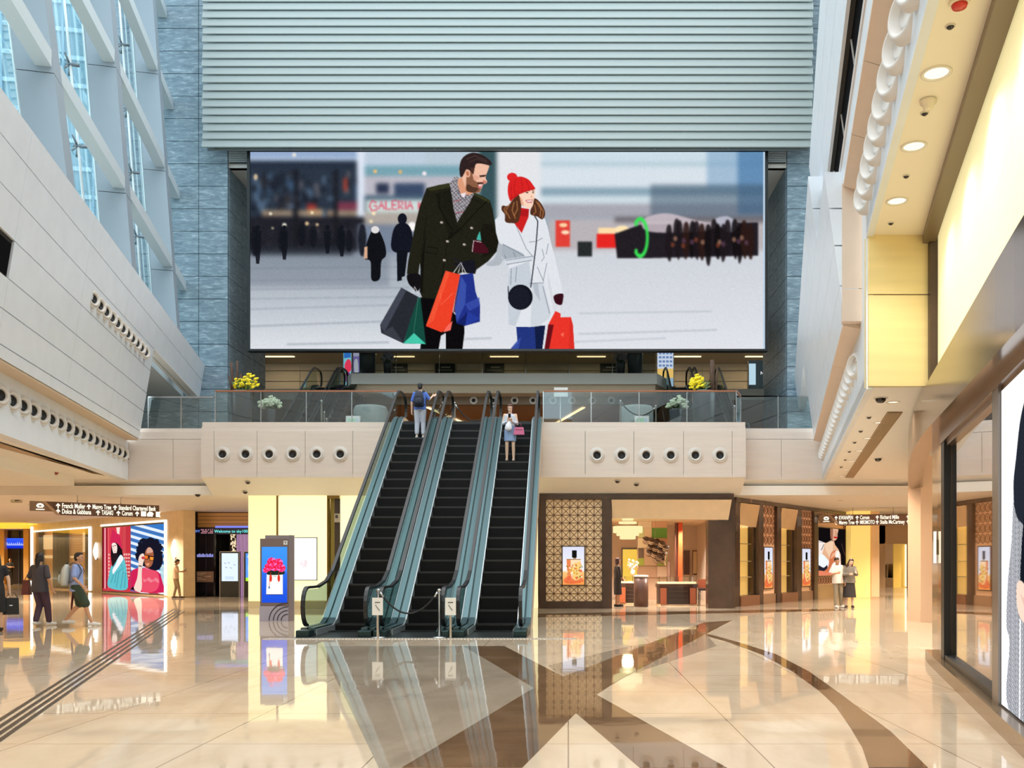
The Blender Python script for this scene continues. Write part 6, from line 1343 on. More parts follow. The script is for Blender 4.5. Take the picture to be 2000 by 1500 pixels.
dir_sign(A_, B2, 3.41, .42, [[(.105, 'Franck Muller', 47*pxu), (.365, 'Mango Tree', 39*pxu), (.595, 'Standard Chartered Bank', 81*pxu)], [(.105, 'Dolce & Gabbana', 59*pxu), (.445, 'TASAKI', 24*pxu), (.625, 'Corum', 23*pxu), (.795, '#', 0), (.93, '%', 0)]], .42, 'long brown hanging sign at the left listing shops and a bank', (.27, .65), .42)
YA, YB_ = 36.6, 35.4
A_, B2 = (wx(1621, YA), YA, 0), (wx(1830, YB_), YB_, 0); wdR = (Vector(B2)-Vector(A_)).length; pxu = wdR/209
dir_sign(A_, B2, 3.38, .44, [[(.06, 'KWANPEN', 30*pxu), (.26, 'Corum', 20*pxu), (.45, 'Richard Mille', 39*pxu), (.735, 'Miu Miu', 27*pxu)], [(.06, 'Mango Tree', 33*pxu), (.26, 'MIKIMOTO', 31*pxu), (.45, 'Stella McCartney', 51*pxu), (.735, '#', 0), (.84, '%', 0)]], .42, 'long brown hanging sign at the right partly behind the pink pier', (.22, .6), .42)

# ---------------------------------------------------------------- posts and ropes
def stanchion(x, y, z, label, h=.96, group='barrier posts at the escalator foot'):
    r = thing('barrier_post', (x, y, z), label, 'barrier post', group)
    MB().lathe([(.16, 0), (.16, .015), (.05, .035)], (x, y, z), 20).build('base', chrome, r); MB().lathe([(.03, .03), (.03, h-.05), (.04, h-.045), (.04, h), (.0, h+.01)], (x, y, z), 14).build('pole', chrome, r); MB().lathe([(.042, h-.1), (.042, h-.075)], (x, y, z), 14).build('collar', pm('collar_steel', (140, 140, 140), .3, metal=1), r)
    return r
def rope(p, q, sag, label, group, r_=.018):
    p, q = Vector(p), Vector(q); r = thing('barrier_rope', (p+q)/2-Vector((0, 0, sag)), label, 'rope', group)
    pts = [p.lerp(q, t)-Vector((0, 0, sag*(1-(2*t-1)**2))) for t in np.linspace(0, 1, 17)]
    MB().tube(pts, r_, 8).build('cord', pm('black_cord', (20, 18, 18), .6), r)
    MB().tube([pts[0], pts[1]], r_*1.4, 8).build('end_hook', chrome, r); MB().tube([pts[-1], pts[-2]], r_*1.4, 8).build('end_hook', chrome, r)
sy = 17.95; xa, xb = wx(739, sy), wx(858, sy)
stanchion(xa, sy, 0, 'steel barrier post at the foot of the left and middle escalators'); stanchion(xb, sy, 0, 'steel barrier post at the foot of the middle and right escalators')
rope((xa+.03, sy, .9), (xb-.03, sy, .9), .42, 'black rope closing the foot of the middle escalator', 'barrier ropes')
z = Z2
for px, Y, lab in ((888, 30.6, 'upper floor barrier post behind the middle escalator top'), (968, 30.6, 'upper floor barrier post behind the right escalator top'), (628, 30.2, 'nearest upper floor barrier post of the row left of the escalators'), (633.5, 32.5, 'middle upper floor barrier post of the row left of the escalators'), (638, 34.0, 'farthest upper floor barrier post of the row left of the escalators'), (1212, 30.2, 'upper floor barrier post in front of the right grey drum'), (1281, 31.2, 'upper floor barrier post between right drum and leafy planter'), (1446, 30.6, 'upper floor barrier post near the stepped railing at right'), (1434, 31.2, 'upper floor barrier post just left of the stepped railing')):
    stanchion(wx(px, Y), Y, z, lab, 1.0, 'barrier posts on the upper floor')
def ur(pa, Ya, pb, Yb, sag, lab): rope((wx(pa, Ya), Ya, z+.93), (wx(pb, Yb), Yb, z+.93), sag, lab, 'barrier ropes', .02)
ur(889, 30.6, 967, 30.6, .55, 'black rope across the head of the middle escalator'); ur(1213, 30.2, 1280, 31.2, .35, 'black rope in front of the right grey drum'); ur(855, 31.6, 887, 30.6, .3, 'black rope at the head of the left escalator')
r = thing('sign_post', (wx(1094.5, 29.6), 29.6, z), 'steel post with white square sign right of the escalator tops', 'sign'); MB().lathe([(.15, 0), (.15, .02), (.022, .03), (.022, 1.1)], (wx(1094.5, 29.6), 29.6, z), 12).build('post', chrome, r); MB().box(wx(1082, 29.6), wx(1109, 29.6), 29.57, 29.6, wz(775, 29.6), wz(757, 29.6)).build('board', pm('sign_board_white', (226, 224, 220), .4), r)

# ---------------------------------------------------------------- planters on levels two and three
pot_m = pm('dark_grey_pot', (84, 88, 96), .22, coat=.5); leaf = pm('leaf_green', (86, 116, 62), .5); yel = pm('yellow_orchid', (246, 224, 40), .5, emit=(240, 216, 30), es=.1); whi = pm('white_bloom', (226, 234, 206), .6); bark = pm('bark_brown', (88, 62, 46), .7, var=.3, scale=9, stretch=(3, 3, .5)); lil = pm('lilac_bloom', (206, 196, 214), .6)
def planter(x, y, zb, h, R, label, flower, fn, spread, seed, sticks=(), up=.6, r0=.78, fs=.05, lean=0):
    rr = random.Random(seed); r = thing('planter', (x, y, zb), label, 'planter', 'planters with flowers on the upper floors')
    MB().lathe([(R*r0, 0), (R, h*.97), (R, h), (R*.93, h), (R*.9, h-.05), (.001, h-.06)], (x, y, zb), 28).build('pot', pot_m, r)
    b = MB(); lf = MB(); st = MB()
    for k in range(fn):
        a = rr.uniform(0, 6.28); d = spread*math.sqrt(rr.random()); px_, py_ = x+lean+d*math.cos(a), y+d*math.sin(a)*.6; pz = zb+h+up*rr.uniform(.25, 1)*(1.1-.5*d/spread)
        b.ball((px_, py_, pz), (fs, fs*.7, fs*.8), 0, 6, 4); b.ball((px_+fs*.8, py_-.01, pz+fs*.3), (fs*.7, fs*.5, fs*.6), 0, 6, 4)
        if k % 3 == 0: st.tube([(x+d*.2*math.cos(a), y, zb+h-.05), ((x+px_)/2, (y+py_)/2, (zb+h+pz)/2+.05), (px_, py_, pz)], .008, 4)
        if k % 2 == 0:
            q = Vector((x+.8*spread*rr.uniform(-1, 1)*.8, y+rr.uniform(-.1, .1), zb+h+rr.uniform(0, up*.45))); v = Vector((rr.uniform(-1, 1), rr.uniform(-.5, .2), rr.uniform(.1, .8))).normalized()*.2; w_ = v.orthogonal().normalized()*.035
            lf.quad([q, q+v*.5+w_, q+v, q+v*.5-w_])
    o = b.build('blooms', flower, r); lf.build('leaves', leaf, r, recalc=False); st.build('stems', leaf, r)
    for (dx, dz, rad, tip) in sticks:
        MB().tube([(x+dx, y+.05, zb+h-.1), (x+dx+tip*.5, y+.03, zb+h+dz*.5), (x+dx+tip, y, zb+h+dz)], [rad, rad*.9, rad*.8], 8).build('stick', bark, r)
    return r
py = 31.0; ph = wz(765, py)-Z2
planter(wx(473, py), py, Z2, ph, .37, 'tall dark planter with yellow orchids and bare sticks at the left railing', yel, 70, .42, 1, ((-.3, 1.0, .05, -.08), (-.2, 1.05, .045, .03), (-.08, .62, .04, .04), (-.36, .55, .03, -.1)), .68, .82, .05, .14)
planter(wx(530, 30.6), 30.6, Z2, wz(800, 30.6)-Z2, .14, 'small pale grey pot of white hydrangea at the left railing', whi, 60, .36, 2, (), .42, .75, .07, -.05)
planter(wx(1374, py), py, Z2, ph, .40, 'tall dark planter with yellow orchids and driftwood trunk at right', yel, 70, .26, 3, ((.30, 1.08, .09, .0), (.42, .85, .04, .05)), .62, .82, .05, -.24)
planter(wx(1320, 30.6), 30.6, Z2, wz(800, 30.6)-Z2, .22, 'small dark pot of pale green leafy blooms at the right railing', whi, 60, .34, 4, (), .46, .7, .06, .03)
mzp = mz1
planter(wx(718, 40.6), 40.6, mzp, 1.1, .38, 'large dark pot on the mezzanine at its left end', lil, 50, .2, 5, (), .3, .85, .05)
planter(wx(757, 40.7), 40.7, mzp, .62, .20, 'smaller pot of lilac blooms on the mezzanine left', lil, 50, .26, 6, (), .5, .75, .06)
planter(wx(1240, 40.6), 40.6, mzp, 1.1, .36, 'large dark pot on the mezzanine at its right end', whi, 50, .2, 7, (), .3, .85, .05)
planter(wx(1212, 40.7), 40.7, mzp, .62, .22, 'smaller pot of pale blooms on the mezzanine right', lil, 50, .26, 8, (), .5, .75, .06)
# round grey drums and white display stands on level two
drum = pm('textured_grey', (150, 158, 156), .5, var=.12, scale=12)
for px, lab in ((724, 'rounded grey drum counter left of the escalator tops'), (1243, 'rounded grey drum counter right of the escalator tops')):
    Yd = 33.2; x = wx(px, Yd); r = thing('drum_counter', (x, Yd, Z2), lab, 'counter', 'grey drum counters'); h = wz(793, Yd)-Z2
    MB().lathe([(.56, 0), (.62, .2), (.62, h-.15), (.56, h-.03), (.4, h), (.001, h)], (x, Yd, Z2), 28).build('body', drum, r); MB().lathe([(.6, 0), (.6, .06)], (x, Yd, Z2), 28).build('plinth', dark_gap, r)
P = Pic(0, 0, 28, 19, 2, (236, 240, 242)); P.rect(3, 4, 20, 12, (190, 230, 206)); P.rect(4, 12, 24, 15, (170, 170, 236)); P.rect(21, 4, 25, 15, (200, 220, 244))
for a_, c_, lab in ((675, 704, 'white tilted display panel at the floor edge left of the escalators'), (1239, 1268, 'white tilted display panel at the floor edge right of the escalators')):
    Yp = 30.4; r = thing('display_board', at((a_+c_)/2, 830, Yp), lab, 'display panel', 'white display panels'); w_ = wx(c_, Yp)-wx(a_, Yp); x0 = wx(a_, Yp)
    P.mesh('picture', flat((x0+.03, Yp-.006, wz(813, Yp)), X1, w_-.06, .34), picmat('poster_glow_100', 1.0), r); MB().box(x0, x0+w_, Yp, Yp+.04, wz(812, Yp)-.4, wz(812, Yp)).build('panel', pm('panel_white', (236, 236, 232), .4), r); MB().box(x0+.1, x0+w_-.1, Yp, Yp+.2, Z2, wz(812, Yp)-.4).build('stand', chrome, r)
# banners on the way up
def banner(p0, p1, y0, y1, Y, bg, blobs, lab):
    P = Pic(0, 0, p1-p0, y1-y0, 3, bg)
    for f in blobs: P.poly(*f[:2], 1, True) if f[2:] else P.poly(f[0], f[1], 1)
    r = thing('banner_stand', (wx((p0+p1)/2, Y), Y, wz(y1, Y)), lab, 'banner', 'upright banners by the mezzanine')
    P.mesh('print', flat((wx(p0, Y), Y-.01, wz(y0, Y)), X1, wx(p1, Y)-wx(p0, Y), wz(y0, Y)-wz(y1, Y)), picmat('banner_print', .8), r)
    MB().box(wx(p0, Y)-.03, wx(p1, Y)+.03, Y, Y+.08, wz(y1, Y), wz(y0, Y)+.04).build('board', pm('banner_board', (206, 212, 214), .4), r); MB().box(wx(p0, Y)-.1, wx(p1, Y)+.1, Y-.05, Y+.2, 9.5, wz(y1, Y)).build('foot', chrome, r)
banner(671, 686, 640, 757, 43.6, (120, 190, 206), [([(1, 46), (14, 46), (14, 58), (1, 60)], (50, 110, 190)), ([(2, 74), (8, 62), (14, 66), (14, 84), (6, 86)], (226, 60, 90), 1), ([(3, 90), (12, 88), (12, 104), (4, 104)], (110, 60, 120), 1)], 'teal banner with red shape at the left end of the bridge')
banner(690, 702, 640, 728, 42.6, (150, 130, 206), [([(0, 46), (12, 46), (12, 56), (0, 56)], (206, 200, 236)), ([(2, 66), (8, 62), (10, 86), (3, 88)], (226, 226, 240), 1)], 'lilac banner on the mezzanine beside the big left pot')
banner(1284, 1315, 640, 755, 43.6, (206, 220, 238), [([(0, 80), (31, 80), (31, 98), (0, 98)], (236, 196, 110)), ([(0, 98), (31, 98), (31, 115), (0, 115)], (150, 180, 200))]+[([(3+k % 4*7, 48+k//4*8), (8+k % 4*7, 48+k//4*8), (8+k % 4*7, 52+k//4*8), (3+k % 4*7, 52+k//4*8)], (110, 140, 190)) for k in range(16)], 'pale blue banner with yellow band at the right end of the bridge')
# dark shop boards high on the top floor wall
for k, px in enumerate((777, 869, 966, 1191)):
    Yb2 = 52.95; r = thing('shop_board', at(px, 718, Yb2), 'dark green board with white lettering on the top floor wall, %s from the left' % ORD[k], 'sign', 'dark boards on the top floor wall')
    MB().box(wx(px-19, Yb2), wx(px+19, Yb2), Yb2-.05, Yb2+.05, wz(728, Yb2), wz(707, Yb2)).build('board', pm('board_green', (36, 48, 46), .4), r)
    m = MB()
    for i in range(9): x = wx(px-7+i*2, Yb2); m.box(x, x+.035, Yb2-.06, Yb2-.05, wz(719, Yb2), wz(716.5, Yb2))
    for i in range(14): x = wx(px-14+i*2.1, Yb2); m.box(x, x+.03, Yb2-.06, Yb2-.05, wz(724, Yb2), wz(722.5, Yb2))
    m.build('white_letters', pm('board_letters', (220, 222, 220), .5), r)
Yn = 44.0; r = thing('upper_shop_sign', at(1480, 729, Yn), 'white letters on a dark shop front at the far right upper floor', 'sign')
MB().box(wx(1462, Yn), wx(1520, Yn), Yn, Yn+.2, 9.5, wz(704, Yn)).build('dark_front', pm('upper_front', (60, 70, 72), .3), r); text('NICC', .22, emis('white_letters', (250, 250, 250), 1.0), 'lettering', r, fmat((wx(1485, Yn), Yn-.01, wz(729, Yn)), X1), ext=.004)
b = MB(); b.box(wx(1463, Yn-.1), wx(1476, Yn-.1), Yn-.1, Yn-.05, wz(752, Yn), wz(711, Yn)); o = b.build('lit_screen_panel', pm('cool_screen', (190, 214, 226), .4, emit=(180, 210, 226), es=.5)); tag(o, 'pale blue upright panel beside the white letters at the upper right', 'panel')
# ---------------------------------------------------------------- ceiling fittings
def fit(name, p, label, cat, R, mt, group, prof=None):
    r = thing(name, p, label, cat, group)
    MB().lathe([(R*1.35, 0), (R*1.3, -.012), (R, -.014)], p, 16, cap=False).build('ring', dlr, r)
    MB().lathe(prof or [(R, -.01), (R*.9, -R*.6), (R*.5, -R*.95), (.001, -R*1.05)], p, 16, cap=False).build('dome', mt, r)
dlr = pm('fitting_ring', (214, 204, 188), .4); dk = pm('dome_dark', (30, 24, 22), .15); pale = pm('fitting_pale', (240, 226, 200), .4)
def onp(px, py, z):
    Y = (z-H)*F/(PY-py); return Vector((wx(px, Y), Y, z))
for k, (px, q) in enumerate(((1856, 50), (1806, 220), (1770, 343), (1740, 435))): fit('ceiling_sprinkler', onp(px, q, 6.43), 'small dark sprinkler in the high right soffit, %s from the yellow bulkhead' % ORD[3-k], 'sprinkler', .035, dk, 'fittings of the high right soffit')
fit('smoke_detector', onp(1813, 195, 6.43), 'white smoke detector in the high right soffit between two downlights', 'smoke detector', .06, pale, 'fittings of the high right soffit', [(.085, -.01), (.085, -.04), (.06, -.05), (.05, -.10), (.001, -.105)])
p = onp(1874, 3, 6.43); r = thing('alarm_beacon', p, 'red and white alarm beacon in the high right soffit at the top edge', 'alarm'); MB().lathe([(.09, 0), (.085, -.03)], p, 16).build('base', pale, r); MB().lathe([(.07, -.03), (.06, -.055), (.001, -.06)], p, 16).build('lens', pm('alarm_red', (200, 40, 30), .3), r)
for k, (px, q) in enumerate(((1697, 814), (1681, 841), (1669, 863), (1659, 881), (1651, 897), (1643, 911))): fit('ceiling_sprinkler', onp(px, q, CZ), 'small dark sprinkler along the low right soffit edge, %s past the yellow bulkhead' % ORD[k], 'sprinkler', .04, dk, 'fittings of the low right soffit')
for k, (px, q, z_, lab) in enumerate(((1720, 777, CZ, 'dark camera dome beside the right ceiling grille head'), (1715, 895, CZ, 'dark camera dome right of the ceiling grille tail'), (1378, 968, SZ, 'dark camera dome above the angled brown shop front'), (76, 922, CZ, 'red alarm dome in the left ceiling nearer the frame edge'), (108, 922, CZ, 'red alarm dome in the left ceiling nearer the fascia'), (386, 965, SZ, 'dark camera dome above the dark entrance'))): fit('camera_dome', onp(px, q, z_), lab, 'camera', .085, dk if 'red' not in lab else pm('dome_red', (150, 40, 30), .3), 'camera and alarm domes')
for k, (px, q) in enumerate(((1206, 939), (1243, 945), (484, 941), (479, 960))): fit('camera_dome', at(px, q, 28.3+(q-932)/31*.9+.02), 'dark dome on the sloping cove ceiling, %s from the left' % ['third', 'fourth', 'second', 'first'][k], 'camera', .075, dk, 'camera and alarm domes')
def grille(corners, z, label):
    Q = [onp(px, q, z) for px, q in corners]; r = thing('ceiling_grille', sum(Q, Vector())/4, label, 'grille', 'long ceiling grilles')
    MB().prism([p-Vector((0, 0, .012)) for p in Q], (0, 0, .01)).build('slot', pm('grille_brown', (120, 92, 66), .7), r)
    b = MB()
    for k in range(9): t = (k+.5)/9; a, c = Q[0].lerp(Q[1], t), Q[3].lerp(Q[2], t); s_ = (Q[1]-Q[0])/34; b.prism([a-s_-Vector((0, 0, .03)), a+s_-Vector((0, 0, .03)), c+s_-Vector((0, 0, .03)), c-s_-Vector((0, 0, .03))], (0, 0, .018))
    b.build('slats', pm('grille_tan', (176, 144, 108), .5), r)
grille([(1733, 804), (1763, 804), (1667, 932), (1651, 932)], CZ, 'long tan slotted grille in the low right ceiling')
grille([(-40, 850), (-40, 862), (205, 927), (180, 923)], CZ, 'long dark slotted grille in the low left ceiling')
# ---------------------------------------------------------------- people: one continuous body each, clothes and hair as parts
def fuse(mb, name, mat, parent, M, vox=.009, smooth=4):
    me = bpy.data.meshes.new('tmp'); me.from_pydata(mb.v, [], mb.f); o = bpy.data.objects.new('tmp', me); C.objects.link(o)
    r = o.modifiers.new('r', 'REMESH'); r.mode = 'VOXEL'; r.voxel_size = vox; r.use_smooth_shade = True
    s_ = o.modifiers.new('s', 'SMOOTH'); s_.factor = .5; s_.iterations = smooth
    dg = bpy.context.evaluated_depsgraph_get(); m2 = bpy.data.meshes.new_from_object(o.evaluated_get(dg))
    bpy.data.objects.remove(o); bpy.data.meshes.remove(me)
    m2.name = name; m2.transform(M); m2.materials.clear(); m2.materials.append(mat)
    q = bpy.data.objects.new(name, m2); C.objects.link(q)
    if parent: setp(q, parent)
    return q
def cap(b, p, q, r0, r1, n=12):
    p, q = Vector(p), Vector(q); b.tube([p, p.lerp(q, .5), q], [r0, (r0+r1)/2, r1], n); b.ball(p, r0*.99, 0, n, 8); b.ball(q, r1*.99, 0, n, 8)
def loft(b, rings, n=20):
    P = []
    for (c, rx, ry) in rings:
        for j in range(n): t = 2*PI*j/n; P.append((c[0]+rx*math.cos(t), c[1]+ry*math.sin(t), c[2]))
    k = len(rings); b.add(P, [(i*n+j, i*n+(j+1) % n, (i+1)*n+(j+1) % n, (i+1)*n+j) for i in range(k-1) for j in range(n)]+[tuple(range(n-1, -1, -1)), tuple((k-1)*n+j for j in range(n))], 0, True)
SKIN = [pm('skin_light', (236, 196, 168), .5), pm('skin_tan', (206, 154, 120), .5)]
def J(**k):
    j = dict(pelvis=(0, 0, .93), waist=(0, .0, 1.07), chest=(0, 0, 1.27), neck=(0, -.01, 1.43), head=(0, .015, 1.585),
             sL=(-.168, -.01, 1.372), sR=(.168, -.01, 1.372), eL=(-.225, -.03, 1.11), eR=(.225, -.03, 1.11), wL=(-.225, .05, .88), wR=(.225, .05, .88),
             hL=(-.085, 0, .90), hR=(.085, 0, .90), kL=(-.095, .03, .49), kR=(.095, .03, .49), aL=(-.10, -.01, .085), aR=(.10, -.01, .085), yaw=0, tilt=0, curl=.5, fL=None, fR=None)
    j.update(k); return j
def head_frame(j):
    return Matrix.Rotation(j['yaw'], 3, 'Z')@Matrix.Rotation(j['tilt'], 3, 'X')@Matrix.Rotation(j.get('roll', 0), 3, 'Y')
def hand(b, w, e, out, curl, fdir=None):
    w, e = Vector(w), Vector(e); d = Vector(fdir).normalized() if fdir else (w-e).normalized(); o = Vector(out); o = (o-d*o.dot(d)).normalized(); pn = d.cross(o)      # o: thumb side, pn: palm normal
    c = w+d*.05; cap(b, w-d*.01, w+d*.03, .026, .028, 8)
    for k in (-1, 0, 1): cap(b, w+d*.02+o*k*.022, w+d*.085+o*k*.024, .016, .014, 8)
    for k, ln in enumerate((.068, .078, .074, .058)):
        p = w+d*.088+o*(.031-k*.021); a = curl*(.8+.15*k); q = p+(d*math.cos(a*.6)+pn*math.sin(a*.6))*ln*.5; t = q+(d*math.cos(a*1.5)+pn*math.sin(a*1.5))*ln*.5
        cap(b, p, q, .0095, .009, 8); cap(b, q, t, .009, .0078, 8)
    p = w+d*.03+o*.026; q = p+(d*.55+o*.75+pn*.25).normalized()*.038; t = q+(d*.9+o*.25+pn*.35).normalized()*.032; cap(b, p, q, .012, .0105, 8); cap(b, q, t, .0105, .009, 8)
def foot(b, a, yawf, r=.042, up=0):
    a = Vector(a); f = Vector((math.sin(yawf), math.cos(yawf), 0)); z = Vector((0, 0, 1)); R = Matrix.Rotation(-yawf, 3, 'Z')
    t = a+f*.155; t.z = max(.034, a.z-.055-up)
    h = a-f*.045; h.z = a.z-.045
    cap(b, h, a+f*.05-z*.035, .036, .04, 10); cap(b, a+f*.04-z*.04, t, .04, .030, 10)
def person(label, loc, rz, height, j, wear, skin=0, hair=(30, 24, 22), hairstyle='short', group=None, foot_yaw=(0, 0), shoes=(236, 234, 230), barefoot=False):
    s_ = height/1.70; M = Matrix.Translation(Vector(loc))@Matrix.Rotation(rz, 4, 'Z')@Matrix.Scale(s_, 4)
    r = thing('person', loc, label, 'person', group); sk = SKIN[skin]; b = MB(); V = lambda k: Vector(j[k])
    HF = head_frame(j); hd = V('head')
    def hp(x, y, z): return hd+HF@Vector((x, y, z))
    def hb(x, y, z, rr_): b.ball(hp(x, y, z), rr_, 0, 14, 10, HF)
    # body
    loft(b, [(V('pelvis')-Vector((0, 0, .05)), .13, .09), (V('pelvis')+Vector((0, 0, .03)), .15, .10), (V('waist'), .125, .085), (V('chest')-Vector((0, 0, .03)), .15, .10), (V('chest')+Vector((0, 0, .08)), .15, .09), (V('neck')-Vector((0, 0, .015)), .07, .055)])
    cap(b, V('neck')-Vector((0, 0, .05)), hp(0, -.02, -.06), .056, .05)
    hb(0, -.008, .03, (.076, .094, .088)); hb(0, .018, -.04, (.060, .068, .072)); hb(0, .05, -.085, (.030, .030, .026))
    b.tube([hp(0, .088, .02), hp(0, .104, -.018), hp(0, .088, -.034)], [.009, .014, .011], 8)
    for sd in (-1, 1): b.ball(hp(sd*.076, -.005, -.005), (.012, .022, .032), 0, 8, 6, HF); b.ball(hp(sd*.045, .055, -.02), (.022, .02, .02), 0, 8, 6, HF)
    b.ball(hp(0, .078, -.058), (.024, .012, .010), 0, 8, 6, HF)
    for sd in 'LR':
        x = -1 if sd == 'L' else 1
        cap(b, V('chest')+Vector((x*.10, 0, .09)), V('s'+sd), .06, .052); cap(b, V('s'+sd), V('e'+sd), .047, .037); cap(b, V('e'+sd), V('w'+sd), .037, .026)
        out = j.get('out'+sd, (-x*.3, 1, .1)); hand(b, V('w'+sd), V('e'+sd), out, j['curl'] if x < 0 else j['curl'], j['f'+sd])
        cap(b, V('h'+sd), V('k'+sd), .078, .052); cap(b, V('k'+sd), V('k'+sd).lerp(V('a'+sd), .35)+Vector((0, -.018, 0)), .050, .052); cap(b, V('k'+sd).lerp(V('a'+sd), .35)+Vector((0, -.018, 0)), V('a'+sd), .050, .034)
        foot(b, V('a'+sd), foot_yaw[0 if x < 0 else 1])
    fuse(b, 'body', sk, r, M, .0085)
    q = MB()
    for sd in (-1, 1): q.ball(hp(sd*.031, .079, .006), (.012, .008, .006), 0, 8, 6, HF)
    q2 = MB()
    for sd in (-1, 1): q2.ball(hp(sd*.032, .083, .026), (.017, .006, .004), 0, 8, 4, HF)
    for nm, qq, mt in (('eyes', q, pm('eye_dark', (30, 22, 20), .3)), ('eyebrows', q2, pm('brow_dark', (40, 30, 26), .7))): o = qq.build(nm, mt); o.data.transform(M); setp(o, r)
    q = MB(); q.ball(hp(0, .088, -.058), (.021, .006, .006), 0, 8, 6, HF); o = q.build('lips', pm('lip_rose', (178, 96, 88), .5)); o.data.transform(M); setp(o, r)
    # hair
    h = MB()
    def hbb(x, y, z, rr_): h.ball(hp(x, y, z), rr_, 0, 16, 10, HF)
    hbb(0, -.022, .048, (.085, .092, .084)); hbb(0, -.045, .0, (.080, .07, .085)); hbb(0, .03, .098, (.062, .056, .03))
    if hairstyle == 'short': hbb(0, -.055, -.03, (.066, .05, .06))
    if hairstyle in ('long', 'tied', 'bob'):
        for sd in (-1, 1): h.ball(hp(sd*.072, -.012, -.01), (.024, .05, .09), 0, 12, 8, HF)
        if hairstyle == 'long':
            loft(h, [(hp(0, -.06, -.30), .085, .035), (hp(0, -.065, -.2), .105, .05), (hp(0, -.05, -.08), .095, .065), (hp(0, -.03, 0), .086, .07)])
            for sd in (-1, 1): cap(h, hp(sd*.075, .0, -.04), hp(sd*.095, .03, -.24), .03, .022)
        if hairstyle == 'tied': loft(h, [(hp(0, -.085, -.42), .03, .02), (hp(0, -.10, -.30), .06, .035), (hp(0, -.095, -.14), .055, .045), (hp(0, -.07, -.02), .07, .06)])
        if hairstyle == 'bob': loft(h, [(hp(0, -.045, -.13), .075, .05), (hp(0, -.04, -.04), .088, .07), (hp(0, -.03, .02), .086, .075)])
    fuse(h, 'hair', pm('hair_%d_%d_%d' % tuple(hair), hair, .45), r, M, .012, 3)
    # clothes
    for w in wear:
        g = MB(); kd = w[0]; col = w[1]; op = w[2] if len(w) > 2 else {}; nm = op.get('name', kd); L = op.get('sleeve', .75); e_ = op.get('loose', .0)
        if kd in ('shirt', 'jacket', 'dress', 'top'):
            hem = op.get('hem', -.10); p = V('pelvis')
            rg = [(p+Vector((0, 0, hem)), .172+e_*1.2, .125+e_), (p+Vector((0, 0, .02)), .168+e_, .122+e_), (V('waist'), .152+e_, .112+e_), (V('chest')-Vector((0, 0, .03)), .172+e_*.6, .120+e_*.6), (V('chest')+Vector((0, 0, .085)), .172+e_*.3, .108+e_*.3), (V('neck')-Vector((0, 0, .005)), .082, .068)]
            loft(g, rg)
            for sd in 'LR':
                x = -1 if sd == 'L' else 1
                sl = op.get('slim', 0); cap(g, V('chest')+Vector((x*.10, 0, .08)), V('s'+sd)-Vector((x*.012, 0, .012))*(sl > 0), .070-sl, .056-sl+e_*.15)
                if L > 0: cap(g, V('s'+sd)-Vector((x*.012, 0, .012))*(sl > 0), V('s'+sd).lerp(V('e'+sd), min(1, L)), .056-sl+e_*.15, .052-sl+e_*.3)
                if L > 1: cap(g, V('e'+sd), V('e'+sd).lerp(V('w'+sd), L-1), .052-sl+e_*.4, .042-sl*.6+e_*.3)
        if kd in ('trousers', 'shorts'):
            t = op.get('length', 2.0); p = V('pelvis'); loft(g, [(p-Vector((0, 0, .09)), .155+e_, .115+e_*.5), (p, .165, .118), (p+Vector((0, 0, .08)), .155, .112), (V('waist')-Vector((0, 0, .02)), .148, .108)])
            for sd in 'LR':
                cap(g, V('h'+sd), V('h'+sd).lerp(V('k'+sd), min(1, t)), .096+e_, .066+e_+.012*(t < 1.2))
                if t > 1: cap(g, V('k'+sd), V('k'+sd).lerp(V('a'+sd), t-1), .066+e_, .052+e_)
        if kd == 'skirt':
            p = V('pelvis'); z1 = op.get('hem', .55); mid = (V('kL')+V('kR'))/2
            loft(g, [(Vector((mid.x*.6+p.x*.4, mid.y*.6+p.y*.4, z1)), .185+e_, .135+e_), (p-Vector((0, 0, .1)), .178, .128), (p+Vector((0, 0, .04)), .166, .118), (V('waist'), .148, .106)])
        if kd == 'shoes':
            for sd in 'LR':
                a = V('a'+sd); fy = foot_yaw[0 if sd == 'L' else 1]; f = Vector((math.sin(fy), math.cos(fy), 0)); z = Vector((0, 0, 1))
                t_ = a+f*.165; t_.z = max(.04, a.z-.05); hl = a-f*.05; hl.z = a.z-.045
                cap(g, hl, a+f*.05-z*.035, .042, .047, 10); cap(g, a+f*.04-z*.042, t_, .046, .036, 10)
        if kd == 'socks':
            for sd in 'LR': cap(g, V('a'+sd)+Vector((0, 0, .09)), V('a'+sd)-Vector((0, 0, .02)), .045, .042)
        fuse(g, nm, pm('cloth_%d_%d_%d' % tuple(col), col, .75), r, M, .012, 3)
    return r, M
def carry(name, M, label, cat, base, parts, group=None):
    """a thing a person carries: parts = (name, MB in the person's frame, material)"""
    r = thing(name, M@Vector(base), label, cat, group)
    for nm, mb, mt in parts:
        o = mb.build(nm, mt); o.data.transform(M); setp(o, r)
    return r
def tote(b, c, w, d, h, top=.8):
    c = Vector(c); q = [(x*w/2*k, y*d/2*k2, z) for z, k, k2 in ((0, 1, 1), (h, top, .5)) for x, y in ((-1, -1), (1, -1), (1, 1), (-1, 1))]
    b.add([c+Vector(p) for p in q], [(3, 2, 1, 0), (4, 5, 6, 7), (0, 1, 5, 4), (1, 2, 6, 5), (2, 3, 7, 6), (3, 0, 4, 7)])
    return b
